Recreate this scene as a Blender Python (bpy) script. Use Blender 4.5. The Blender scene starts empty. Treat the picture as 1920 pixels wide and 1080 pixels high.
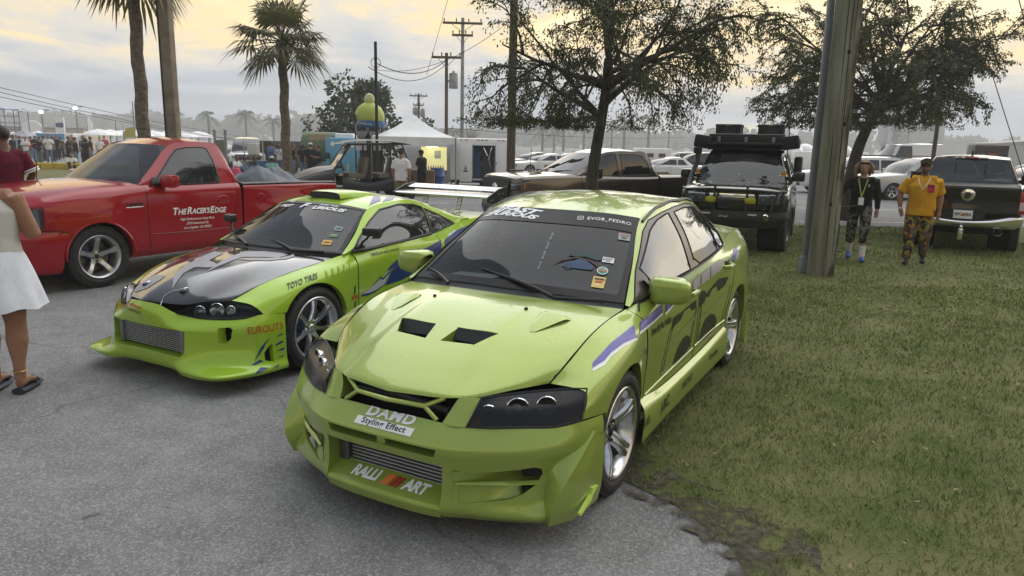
import bpy, bmesh, math, random
import numpy as np
from mathutils import Vector, Matrix
from mathutils.bvhtree import BVHTree
random.seed(7)
SC = bpy.context.scene
COL = SC.collection
R = math.radians
# ------------------------------------------------------------------ camera
cam_d = bpy.data.cameras.new("camera"); CAM = bpy.data.objects.new("camera", cam_d); COL.objects.link(CAM)
F_PX, CAM_H, PITCH, ROLL = 1342.07, 1.7788, 0.197684, -0.0214523
cam_d.sensor_width = 36.0; cam_d.lens = 36.0 * F_PX / 1920.0
cam_d.clip_start = 0.05; cam_d.clip_end = 4000
_r = Vector((1, 0, 0)); _f = Vector((0, math.cos(PITCH), -math.sin(PITCH))); _d = Vector((0, -math.sin(PITCH), -math.cos(PITCH)))
_r2 = math.cos(ROLL) * _r + math.sin(ROLL) * _d; _d2 = -math.sin(ROLL) * _r + math.cos(ROLL) * _d
CAM.matrix_world = Matrix(((_r2.x, -_d2.x, -_f.x, 0), (_r2.y, -_d2.y, -_f.y, 0), (_r2.z, -_d2.z, -_f.z, CAM_H), (0, 0, 0, 1)))
SC.camera = CAM
# ------------------------------------------------------------------ world, sun, exposure
SUN_EL, SUN_AZ = R(48), R(25)            # azimuth measured from +Y towards +X
W = bpy.data.worlds.new("World"); SC.world = W; W.use_nodes = True
nt = W.node_tree; nt.nodes.clear()
def nd(tree, kind, **kw):
 n = tree.nodes.new(kind)
 for k, v in kw.items():
  if k.startswith('i_'): n.inputs[k[2:].replace('_', ' ')].default_value = v
  else: setattr(n, k, v)
 return n
def ln(tree, a, b): tree.links.new(a, b)
def ramp(tree, fac, stops):
 n = tree.nodes.new('ShaderNodeValToRGB'); ln(tree, fac, n.inputs[0])
 e = n.color_ramp.elements
 while len(e) < len(stops): e.new(0.5)
 for el, (p, c) in zip(e, stops): el.position = p; el.color = (c[0], c[1], c[2], 1)
 return n.outputs[0]
def math_n(tree, op, a, b=None, clamp=False):
 n = tree.nodes.new('ShaderNodeMath'); n.operation = op; n.use_clamp = clamp
 for i, v in enumerate((a, b)):
  if v is None: continue
  if isinstance(v, (int, float)): n.inputs[i].default_value = v
  else: ln(tree, v, n.inputs[i])
 return n.outputs[0]
def mixc(tree, fac, a, b, blend='MIX'):
 n = tree.nodes.new('ShaderNodeMix'); n.data_type = 'RGBA'; n.blend_type = blend
 for s, v in ((n.inputs[0], fac), (n.inputs[6], a), (n.inputs[7], b)):
  if isinstance(v, (int, float)): s.default_value = v
  elif isinstance(v, (tuple, list)): s.default_value = (v[0], v[1], v[2], 1)
  else: ln(tree, v, s)
 return n.outputs[2]
def build_world():
 t = nt
 sky = nd(t, 'ShaderNodeTexSky'); sky.sky_type = 'NISHITA'; sky.sun_disc = False
 sky.sun_elevation = SUN_EL; sky.sun_rotation = SUN_AZ; sky.air_density = 1.6; sky.dust_density = 4.0
 tc = nd(t, 'ShaderNodeTexCoord')
 sep = nd(t, 'ShaderNodeSeparateXYZ'); ln(t, tc.outputs['Generated'], sep.inputs[0])
 # project the direction on a flat cloud layer so that clouds shrink towards the horizon
 zz = math_n(t, 'ADD', math_n(t, 'MAXIMUM', sep.outputs[2], 0.0), 0.16)
 cx = math_n(t, 'DIVIDE', sep.outputs[0], zz); cy = math_n(t, 'DIVIDE', sep.outputs[1], zz)
 cmb = nd(t, 'ShaderNodeCombineXYZ'); ln(t, cx, cmb.inputs[0]); ln(t, cy, cmb.inputs[1])
 def cloud(scale, detail, rough, dist, off):
  m = nd(t, 'ShaderNodeMapping'); m.inputs['Location'].default_value = off; ln(t, cmb.outputs[0], m.inputs[0])
  n = nd(t, 'ShaderNodeTexNoise'); n.inputs['Scale'].default_value = scale; n.inputs['Detail'].default_value = detail
  n.inputs['Roughness'].default_value = rough; n.inputs['Distortion'].default_value = dist; ln(t, m.outputs[0], n.inputs['Vector']); return n.outputs[0]
 n1 = cloud(0.55, 7, 0.62, 0.5, (1.5, 0.3, 0)); n2 = cloud(1.3, 8, 0.6, 0.8, (4.1, 2.2, 0))
 # warm side of the sky lies around the hidden sun
 sd = Vector((math.sin(R(17)) * math.cos(R(24)), math.cos(R(17)) * math.cos(R(24)), math.sin(R(24))))
 dt = nd(t, 'ShaderNodeVectorMath', operation='DOT_PRODUCT'); ln(t, tc.outputs['Generated'], dt.inputs[0]); dt.inputs[1].default_value = sd
 mr = lambda v, a0, a1, b0, b1: (lambda n: (ln(t, v, n.inputs[0]), [setattr(n.inputs[i + 1], 'default_value', q) for i, q in enumerate((a0, a1, b0, b1))], n.outputs[0])[2])(nd(t, 'ShaderNodeMapRange', interpolation_type='SMOOTHSTEP'))
 up = mr(sep.outputs[2], 0.02, 0.165, 0.0, 0.65); dn = mr(sep.outputs[2], 0.26, 0.62, 0.0, 0.66)      # warm belt low in the sky, grey cloud overhead
 warm = math_n(t, 'ADD', math_n(t, 'SUBTRACT', up, dn), math_n(t, 'MULTIPLY', math_n(t, 'MAXIMUM', dt.outputs['Value'], 0.0), 0.16))
 warm = math_n(t, 'ADD', warm, math_n(t, 'MULTIPLY', sep.outputs[0], 0.10))
 warm = math_n(t, 'ADD', warm, math_n(t, 'MULTIPLY', math_n(t, 'SUBTRACT', n1, 0.5), 1.9))
 warm = math_n(t, 'ADD', warm, math_n(t, 'MULTIPLY', math_n(t, 'SUBTRACT', n2, 0.5), 1.25))
 cc = ramp(t, warm, [(0.06, (0.30, 0.335, 0.385)), (0.34, (0.40, 0.425, 0.46)), (0.55, (0.58, 0.54, 0.475)), (0.74, (0.82, 0.625, 0.33)), (1.0, (0.96, 0.80, 0.50))])
 # the clear air between the clouds
 skc = mixc(t, 1.0, sky.outputs[0], (0.10, 0.10, 0.10), 'MULTIPLY')
 cov = ramp(t, n2, [(0.30, (0.80,) * 3), (0.55, (0.97,) * 3)])
 fin = mixc(t, cov, skc, cc)
 bg = nd(t, 'ShaderNodeBackground'); ln(t, fin, bg.inputs[0]); bg.inputs[1].default_value = 0.86
 out = nd(t, 'ShaderNodeOutputWorld'); ln(t, bg.outputs[0], out.inputs[0])
build_world()
sun_d = bpy.data.lights.new("sun", 'SUN'); sun_d.energy = 1.5; sun_d.angle = R(90); sun_d.color = (1.0, 0.985, 0.96)
SUN = bpy.data.objects.new("sun", sun_d); COL.objects.link(SUN)
_s = Vector((math.sin(SUN_AZ) * math.cos(SUN_EL), math.cos(SUN_AZ) * math.cos(SUN_EL), math.sin(SUN_EL)))
SUN.rotation_euler = _s.to_track_quat('Z', 'Y').to_euler()
SC.view_settings.view_transform = 'Standard'; SC.view_settings.look = 'None'; SC.view_settings.gamma = 1; SC.view_settings.use_curve_mapping = False
SC.view_settings.exposure = 0.80
SC.render.engine = 'CYCLES'
SC.cycles.max_bounces = 8; SC.cycles.transparent_max_bounces = 16; SC.cycles.volume_bounces = 1
SC.cycles.use_denoising = True
# ------------------------------------------------------------------ materials
MATS = {}
def mat(name, col=(0.5, 0.5, 0.5), rough=0.5, metal=0.0, coat=0.0, col2=None, scale=8.0, bump=0.0, bscale=None, spec=0.5, emit=None, estr=0.0, alpha=1.0, detail=4, coords='Object', stretch=None, trans=0.0, lo=0.35, hi=0.65):
 if name in MATS: return MATS[name]
 m = bpy.data.materials.new(name); m.use_nodes = True; t = m.node_tree
 b = t.nodes['Principled BSDF']
 b.inputs['Base Color'].default_value = (*col, 1); b.inputs['Roughness'].default_value = rough; b.inputs['Metallic'].default_value = metal
 b.inputs['Coat Weight'].default_value = coat; b.inputs['Coat Roughness'].default_value = 0.04; b.inputs['Specular IOR Level'].default_value = spec
 b.inputs['Alpha'].default_value = alpha; b.inputs['Transmission Weight'].default_value = trans
 if emit: b.inputs['Emission Color'].default_value = (*emit, 1); b.inputs['Emission Strength'].default_value = estr
 if col2 or bump:
  tc = t.nodes.new('ShaderNodeTexCoord'); mp = t.nodes.new('ShaderNodeMapping'); ln(t, tc.outputs[coords], mp.inputs[0])
  if stretch: mp.inputs['Scale'].default_value = stretch
  if col2:
   n = t.nodes.new('ShaderNodeTexNoise'); n.inputs['Scale'].default_value = scale; n.inputs['Detail'].default_value = detail; ln(t, mp.outputs[0], n.inputs['Vector'])
   ln(t, ramp(t, n.outputs[0], [(lo, col), (hi, col2)]), b.inputs['Base Color'])
  if bump:
   n2 = t.nodes.new('ShaderNodeTexNoise'); n2.inputs['Scale'].default_value = bscale or scale * 3; n2.inputs['Detail'].default_value = 5; ln(t, mp.outputs[0], n2.inputs['Vector'])
   bp = t.nodes.new('ShaderNodeBump'); bp.inputs['Strength'].default_value = bump; bp.inputs['Distance'].default_value = 0.02; ln(t, n2.outputs[0], bp.inputs['Height']); ln(t, bp.outputs[0], b.inputs['Normal'])
 MATS[name] = m; return m
def paint(name, col, metal=0.35, rough=0.32, drops=False):
 if name in MATS: return MATS[name]
 m = mat(name, col, rough, metal, 1.0, spec=0.08); t = m.node_tree; b = t.nodes['Principled BSDF']
 tc = t.nodes.new('ShaderNodeTexCoord')
 n = t.nodes.new('ShaderNodeTexNoise'); n.inputs['Scale'].default_value = 900; n.inputs['Detail'].default_value = 1; ln(t, tc.outputs['Object'], n.inputs['Vector'])
 c = ramp(t, n.outputs[0], [(0.35, tuple(x * 0.86 for x in col)), (0.65, tuple(min(1, x * 1.12) for x in col))])
 n3 = t.nodes.new('ShaderNodeTexNoise'); n3.inputs['Scale'].default_value = 3.5; n3.inputs['Detail'].default_value = 5; ln(t, tc.outputs['Object'], n3.inputs['Vector'])
 ln(t, mixc(t, math_n(t, 'MULTIPLY', n3.outputs[0], 0.022), c, (0.35, 0.34, 0.32)), b.inputs['Base Color'])
 n2 = t.nodes.new('ShaderNodeTexNoise'); n2.inputs['Scale'].default_value = 2.2; n2.inputs['Detail'].default_value = 3; ln(t, tc.outputs['Object'], n2.inputs['Vector'])
 ln(t, ramp(t, n2.outputs[0], [(0.3, (0.02,) * 3), (0.75, (0.10,) * 3)]), b.inputs['Coat Roughness'])
 if drops:       # rain beads standing on the lacquer
  v = t.nodes.new('ShaderNodeTexVoronoi'); v.inputs['Scale'].default_value = 66; v.inputs['Randomness'].default_value = 1.0; ln(t, tc.outputs['Object'], v.inputs['Vector'])
  gt = t.nodes.new('ShaderNodeTexNoise'); gt.inputs['Scale'].default_value = 5.0; ln(t, tc.outputs['Object'], gt.inputs['Vector'])
  wn = math_n(t, 'GREATER_THAN', nd_white(t, v), 0.72)
  h = math_n(t, 'MULTIPLY', math_n(t, 'SUBTRACT', 0.22, v.outputs['Distance']), wn)
  h = math_n(t, 'MAXIMUM', h, 0.0)
  h = math_n(t, 'MULTIPLY', h, math_n(t, 'GREATER_THAN', gt.outputs[0], 0.46))
  bp = t.nodes.new('ShaderNodeBump'); bp.inputs['Strength'].default_value = 0.9; bp.inputs['Distance'].default_value = 0.012; ln(t, h, bp.inputs['Height'])
  ln(t, bp.outputs[0], b.inputs['Normal']); ln(t, bp.outputs[0], b.inputs['Coat Normal'])
 return m
def nd_white(t, v):
 s = t.nodes.new('ShaderNodeSeparateColor'); ln(t, v.outputs['Color'], s.inputs[0]); return s.outputs[0]
def glass(name, tint=(0.03, 0.035, 0.04), opac=0.6, rough=0.02):
 """tinted car glass: a glossy sheet that lets part of the cabin show"""
 if name in MATS: return MATS[name]
 m = bpy.data.materials.new(name); m.use_nodes = True; t = m.node_tree; t.nodes.clear()
 g = nd(t, 'ShaderNodeBsdfPrincipled'); g.inputs['Base Color'].default_value = (*tint, 1); g.inputs['Roughness'].default_value = rough; g.inputs['Specular IOR Level'].default_value = 0.75
 g.inputs['Coat Weight'].default_value = 0.6; g.inputs['Coat Roughness'].default_value = 0.01
 tr = nd(t, 'ShaderNodeBsdfTransparent'); tr.inputs[0].default_value = (0.62, 0.66, 0.68, 1)
 mx = nd(t, 'ShaderNodeMixShader'); mx.inputs[0].default_value = opac; ln(t, tr.outputs[0], mx.inputs[1]); ln(t, g.outputs[0], mx.inputs[2])
 o = nd(t, 'ShaderNodeOutputMaterial'); ln(t, mx.outputs[0], o.inputs[0]); MATS[name] = m; return m
# ------------------------------------------------------------------ object helpers
def prop(o, label=None, cat=None, group=None, kind=None):
 if label: o['label'] = label
 if cat: o['category'] = cat
 if group: o['group'] = group
 if kind: o['kind'] = kind
 return o
def thing(name, label, cat, loc=(0, 0, 0), rz=0.0, group=None, scale=1.0):
 o = bpy.data.objects.new(name, None); COL.objects.link(o); o.location = loc; o.rotation_euler = (0, 0, rz); o.scale = (scale,) * 3
 o.empty_display_size = 0.2
 return prop(o, label, cat, group)
def copy_tree(o, parent=None):
 c = o.copy(); COL.objects.link(c); c.parent = parent
 for ch in o.children: copy_tree(ch, c)
 return c
def cr(P, n):
 P = np.asarray(P, float); k = len(P)
 if k == 2: t = np.linspace(0, 1, n)[:, None]; return P[0] * (1 - t) + P[1] * t
 Q = np.vstack([2 * P[0] - P[1], P, 2 * P[-1] - P[-2]])
 s = np.linspace(0, k - 1, n); i = np.minimum(s.astype(int), k - 2); t = (s - i)[:, None]
 a, b, c, d = Q[i], Q[i + 1], Q[i + 2], Q[i + 3]
 return 0.5 * (2 * b + (c - a) * t + (2 * a - 5 * b + 4 * c - d) * t * t + (3 * b - a - 3 * c + d) * t ** 3)
def lin(P, n):
 P = np.asarray(P, float); k = len(P); s = np.linspace(0, k - 1, n); i = np.minimum(s.astype(int), k - 2); t = (s - i)[:, None]
 return P[i] * (1 - t) + P[i + 1] * t
def loft(rows, nu=24, nv=8, vlin=False, ulin=False):
 """a surface through rows of points; index (v, u)"""
 A = np.array([(lin if ulin else cr)(r, nu) for r in rows])
 n = (len(rows) - 1) * max(1, nv // max(1, len(rows) - 1)) + 1
 return np.stack([(lin if vlin else cr)(A[:, j], n) for j in range(nu)], 1)
MY = np.array([1, -1, 1.0])
class PB:
 """collects geometry for ONE mesh object"""
 def __init__(s): s.bm = bmesh.new()
 def grid(s, G, mirror=False, weld=False):
  for g in ((G, G * MY) if mirror else (G,)):
   v = [[s.bm.verts.new(p) for p in r] for r in g]
   for a, b in zip(v, v[1:]):
    for i in range(len(a) - 1):
     q = (a[i], a[i + 1], b[i + 1], b[i])
     try: s.bm.faces.new(q if g is G else q[::-1])
     except ValueError: pass
  if mirror or weld: bmesh.ops.remove_doubles(s.bm, verts=s.bm.verts, dist=1e-5)
  return s
 def box(s, c, d, rot=None, bev=0.0, taper=None):
  """centre, full size; taper=(tx,ty): top scale"""
  M = Matrix.Translation(c)
  if rot: M = M @ Matrix.Rotation(rot[2], 4, 'Z') @ Matrix.Rotation(rot[1], 4, 'Y') @ Matrix.Rotation(rot[0], 4, 'X')
  r = bmesh.ops.create_cube(s.bm, size=1.0); vs = r['verts']
  for v in vs:
   if taper and v.co.z > 0: v.co.x *= taper[0]; v.co.y *= taper[1]
   v.co = Vector((v.co.x * d[0], v.co.y * d[1], v.co.z * d[2]))
  if bev > 0:
   es = list({e for v in vs for e in v.link_edges})
   rb = bmesh.ops.bevel(s.bm, geom=es, offset=bev, segments=2, affect='EDGES', profile=0.6); vs = list({v for f in rb['faces'] for v in f.verts} | {v for v in vs if v.is_valid})
  for v in vs: v.co = M @ v.co
  return s
 def tube(s, pts, r, n=8, cap=True):
  P = [Vector(p) for p in pts]; rs = r if isinstance(r, (list, tuple)) else [r] * len(P); rings = []
  up = None
  for i, p in enumerate(P):
   d = (P[min(i + 1, len(P) - 1)] - P[max(i - 1, 0)])
   if d.length < 1e-9: d = Vector((0, 0, 1))
   d.normalize()
   if up is None: up = Vector((0, 0, 1)) if abs(d.z) < 0.9 else Vector((1, 0, 0))
   a = d.cross(up)
   if a.length < 1e-4: a = d.cross(Vector((0, 1, 0)))
   a.normalize(); b = a.cross(d); up = b
   rings.append([s.bm.verts.new(p + (a * math.cos(2 * math.pi * k / n) + b * math.sin(2 * math.pi * k / n)) * rs[i]) for k in range(n)])
  for a, b in zip(rings, rings[1:]):
   for k in range(n): s.bm.faces.new((a[k], a[(k + 1) % n], b[(k + 1) % n], b[k]))
  if cap:
   try: s.bm.faces.new(rings[0][::-1]); s.bm.faces.new(rings[-1])
   except ValueError: pass
  return s
 def lathe(s, prof, n=32, axis='Z', c=(0, 0, 0), ang=None):
  """profile of (radius, height) turned round an axis through c"""
  tot = 2 * math.pi if ang is None else ang; rings = []; M = {'Z': lambda r, a, h: (r * math.cos(a), r * math.sin(a), h), 'Y': lambda r, a, h: (r * math.cos(a), h, r * math.sin(a)), 'X': lambda r, a, h: (h, r * math.cos(a), r * math.sin(a))}[axis]
  for r, h in prof: rings.append([s.bm.verts.new(Vector(M(r, tot * k / n, h)) + Vector(c)) for k in range(n)])
  for a, b in zip(rings, rings[1:]):
   for k in range(n): s.bm.faces.new((a[k], a[(k + 1) % n], b[(k + 1) % n], b[k]))
  bmesh.ops.remove_doubles(s.bm, verts=[v for r in rings for v in r], dist=1e-6)
  return s
 def prism(s, poly, a, b, ax='y'):
  """2D outline extruded from a to b along an axis (x: (y,z), y: (x,z), z: (x,y))"""
  f = {'x': lambda p, h: (h, p[0], p[1]), 'y': lambda p, h: (p[0], h, p[1]), 'z': lambda p, h: (p[0], p[1], h)}[ax]
  A = [s.bm.verts.new(f(p, a)) for p in poly]; B = [s.bm.verts.new(f(p, b)) for p in poly]; n = len(poly)
  s.bm.faces.new(A); s.bm.faces.new(B[::-1])
  for i in range(n): s.bm.faces.new((A[i], B[i], B[(i + 1) % n], A[(i + 1) % n]))
  return s
 def ball(s, c, r, u=12, v=8):
  r = r if isinstance(r, (tuple, list)) else (r,) * 3
  bmesh.ops.create_uvsphere(s.bm, u_segments=u, v_segments=v, radius=1.0, matrix=Matrix.Translation(c) @ Matrix.Diagonal((*r, 1))); return s
 def xf(s, M): bmesh.ops.transform(s.bm, matrix=M, verts=s.bm.verts); return s
 def done(s, name, m, parent=None, smooth=True, ang=38, label=None, keep=False):
  me = bpy.data.meshes.new(name); bmesh.ops.recalc_face_normals(s.bm, faces=s.bm.faces) if not keep else None
  s.bm.to_mesh(me); s.bm.free()
  me.materials.append(m)
  if smooth:
   me.polygons.foreach_set('use_smooth', [True] * len(me.polygons)); me.set_sharp_from_angle(angle=R(ang))
  o = bpy.data.objects.new(name, me); COL.objects.link(o); o.parent = parent
  if label: o['label'] = label
  return o
AX = {'x': (1, 2), 'y': (0, 2), 'z': (0, 1)}
def inside(p, poly):
 x, y = p; c = False; n = len(poly); j = n - 1
 for i in range(n):
  xi, yi = poly[i]; xj, yj = poly[j]
  if (yi > y) != (yj > y) and x < (xj - xi) * (y - yi) / (yj - yi) + xi: c = not c
  j = i
 return c
def cutpoly(bm, poly, ax, flt=None):
 i, j = AX[ax]; k = 3 - i - j; n = len(poly)
 for a, b in zip(poly, list(poly[1:]) + [poly[0]]):
  x0, x1 = min(a[0], b[0]) - 1e-4, max(a[0], b[0]) + 1e-4; y0, y1 = min(a[1], b[1]) - 1e-4, max(a[1], b[1]) + 1e-4
  fs = []
  for f in bm.faces:
   if flt and not flt(f.calc_center_median()): continue
   xs = [v.co[i] for v in f.verts]; ys = [v.co[j] for v in f.verts]
   if max(xs) < x0 or min(xs) > x1 or max(ys) < y0 or min(ys) > y1: continue
   fs.append(f)
  if not fs: continue
  co = [0, 0, 0]; co[i], co[j] = a; no = [0, 0, 0]; no[i], no[j] = -(b[1] - a[1]), b[0] - a[0]
  g = set(fs)
  for f in fs: g.update(f.edges); g.update(f.verts)
  bmesh.ops.bisect_plane(bm, geom=list(g), dist=1e-6, plane_co=co, plane_no=no)
 return [f for f in bm.faces if (not flt or flt(f.calc_center_median())) and inside((f.calc_center_median()[i], f.calc_center_median()[j]), poly)]
def hole(pb, poly, ax, flt=None, wall=None):
 """open the outline in the sheet; wall=(dx,dy,dz) pulls the rim inwards"""
 fs = cutpoly(pb.bm, poly, ax, flt)
 if not fs: return pb
 S = set(fs); rim = [e for e in {e for f in fs for e in f.edges} if any(f not in S for f in e.link_faces) and any(f in S for f in e.link_faces)]
 bmesh.ops.delete(pb.bm, geom=fs, context='FACES')
 if wall:
  rim = [e for e in rim if e.is_valid]
  r = bmesh.ops.extrude_edge_only(pb.bm, edges=rim)
  vs = [g for g in r['geom'] if isinstance(g, bmesh.types.BMVert)]
  bmesh.ops.translate(pb.bm, verts=vs, vec=wall)
 return pb
def split(pb, poly, ax, flt=None):
 """take the part of the sheet inside the outline off into its own builder"""
 fs = cutpoly(pb.bm, poly, ax, flt); q = PB()
 vm = {}
 for f in fs:
  vs = []
  for v in f.verts:
   if v not in vm: vm[v] = q.bm.verts.new(v.co)
   vs.append(vm[v])
  q.bm.faces.new(vs)
 bmesh.ops.delete(pb.bm, geom=fs, context='FACES')
 return q
def bvh(*objs):
 vs, fs = [], []
 for o in objs:
  b = len(vs); vs += [v.co.copy() for v in o.data.vertices]; fs += [[b + i for i in p.vertices] for p in o.data.polygons]
 return BVHTree.FromPolygons(vs, fs)
def drop(tree, p, d, off=0.003, reach=0.6):
 """the point where p lands on the surface when it is pushed along d"""
 d = Vector(d).normalized(); p = Vector(p); h = tree.ray_cast(p - d * reach, d, reach * 2.5)
 if h[0] is None:
  h = tree.find_nearest(p)
  if h[0] is None: return p
 n = h[1]
 if n.dot(d) > 0: n = -n
 return h[0] + n * off
def seam(name, tree, pts, d, m, parent, r=0.0028, off=0.0, n=None, closed=False):
 P = [Vector(p) for p in pts]
 if closed: P.append(P[0])
 Q = []
 for a, b in zip(P, P[1:]):
  k = max(1, int((b - a).length / 0.05))
  Q += [a.lerp(b, i / k) for i in range(k)]
 Q.append(P[-1]); Q = [drop(tree, p, d, off) for p in Q]
 return PB().tube(Q, r, 5).done(name, m, parent)
_TMP = bpy.data.scenes.new('tmp')
def evaled(o):
 """the mesh of an object with its modifiers, worked out in a scene of its own"""
 _TMP.collection.objects.link(o); vl = _TMP.view_layers[0]; vl.update(); dg = vl.depsgraph; dg.update(); me = bpy.data.meshes.new_from_object(o.evaluated_get(dg), depsgraph=dg); _TMP.collection.objects.unlink(o); return me
_TX = {}
def text_mesh(txt, size, shear=0.0, bold=0.0, space=1.0, align='CENTER'):
 key = (txt, size, shear, bold, space, align)
 if key in _TX: return _TX[key]
 c = bpy.data.curves.new('t', 'FONT'); c.body = txt; c.size = size; c.shear = shear; c.offset = bold * size; c.space_character = space; c.align_x = align; c.align_y = 'CENTER'; c.resolution_u = 3
 o = bpy.data.objects.new('t', c); me = evaled(o)
 r = ([(v.co.x, v.co.y) for v in me.vertices], [tuple(p.vertices) for p in me.polygons])
 bpy.data.meshes.remove(me); bpy.data.objects.remove(o); bpy.data.curves.remove(c); _TX[key] = r
 return r
def poly_mesh(poly, maxlen=0.07):
 bm = bmesh.new(); f = bm.faces.new([bm.verts.new((p[0], p[1], 0)) for p in poly]); bmesh.ops.triangulate(bm, faces=[f])
 for _ in range(5):
  es = [e for e in bm.edges if e.calc_length() > maxlen]
  if not es: break
  bmesh.ops.subdivide_edges(bm, edges=es, cuts=1); bmesh.ops.triangulate(bm, faces=[f for f in bm.faces if len(f.verts) > 3])
 bm.verts.index_update(); r = ([(v.co.x, v.co.y) for v in bm.verts], [tuple(v.index for v in f.verts) for f in bm.faces]); bm.free(); return r
def decal(name, meshes, tree, org, u, v, m, parent, off=0.003, sx=1.0, label=None, eye=None):
 """flat print laid on a surface: 2D meshes placed at org with axes u, v and pushed along -(u x v)"""
 u = Vector(u).normalized(); v = Vector(v); v = (v - u * v.dot(u)).normalized(); d = -u.cross(v); org = Vector(org); bm = bmesh.new()
 for vs, fs in (meshes if isinstance(meshes, list) else [meshes]):
  q = [bm.verts.new(drop(tree, org + u * (x * sx) + v * y, d if eye is None else org + u * (x * sx) + v * y - Vector(eye), off) if tree else org + u * (x * sx) + v * y - d * off) for x, y in vs]
  for f in fs:
   try: bm.faces.new([q[i] for i in f])
   except ValueError: pass
 me = bpy.data.meshes.new(name); bm.to_mesh(me); bm.free(); me.materials.append(m)
 o = bpy.data.objects.new(name, me); COL.objects.link(o); o.parent = parent
 if label: o['label'] = label
 return o
def arc(cx, cy, r, a0, a1, n):
 return [(cx + r * math.cos(R(a0 + (a1 - a0) * i / (n - 1))), cy + r * math.sin(R(a0 + (a1 - a0) * i / (n - 1)))) for i in range(n)]
def px(u, v, **k):
 """the place on a world plane (z=, or a distance Y=) that a pixel of the photograph's survey points at"""
 d = _r2 * ((u - 960) / F_PX) + _d2 * ((v - 540) / F_PX) + _f
 if 'Y' in k: t = k['Y'] / d.y
 elif 'D' in k: t = k['D']
 else: t = (k.get('z', 0.0) - CAM_H) / d.z
 return Vector((0, 0, CAM_H)) + d * t
# common materials
BLACK = mat('black_trim', (0.012, 0.012, 0.013), 0.45); GAP = mat('panel_gap', (0.004, 0.004, 0.004), 0.9); RUBBER = mat('tyre_rubber', (0.016, 0.016, 0.017), 0.75, bump=0.15, bscale=120, col2=(0.028, 0.027, 0.026), scale=14)
CHROME = mat('chrome', (0.75, 0.76, 0.78), 0.08, 1.0); ALLOY = mat('bright_alloy', (0.62, 0.63, 0.65), 0.24, 1.0, col2=(0.48, 0.49, 0.51), scale=30); DARKMETAL = mat('dark_metal', (0.06, 0.06, 0.065), 0.4, 0.8)
WHITE = mat('white_vinyl', (0.82, 0.83, 0.84), 0.4); INTERIOR = mat('cabin_plastic', (0.022, 0.022, 0.024), 0.7, bump=0.1, bscale=200); DARK = mat('underbody', (0.006, 0.006, 0.006), 0.9)
DECALBLACK = mat('black_vinyl', (0.012, 0.012, 0.013), 0.35); NAVY = mat('navy_vinyl', (0.012, 0.035, 0.17), 0.3); RED = mat('red_vinyl', (0.5, 0.045, 0.02), 0.35); SILVERV = mat('silver_vinyl', (0.55, 0.58, 0.62), 0.35, 0.3)
AMBER = mat('amber_lens', (0.6, 0.16, 0.015), 0.15, 0, 0.6); REDLENS = mat('red_lens', (0.35, 0.01, 0.008), 0.12, 0, 0.6); CLEAR = glass('clear_lens', (0.35, 0.36, 0.37), 0.22); SMOKED = glass('smoked_lens', (0.010, 0.010, 0.012), 0.80, 0.22); SMOKED.node_tree.nodes['Principled BSDF'].inputs['Coat Weight'].default_value = 0.0; SMOKED.node_tree.nodes['Principled BSDF'].inputs['Specular IOR Level'].default_value = 0.35
def local_eye(loc, rz):
 c, q = math.cos(rz), math.sin(rz); x, y = -loc[0], -loc[1]
 return Vector((c * x + q * y, -q * x + c * y, CAM_H))
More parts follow.
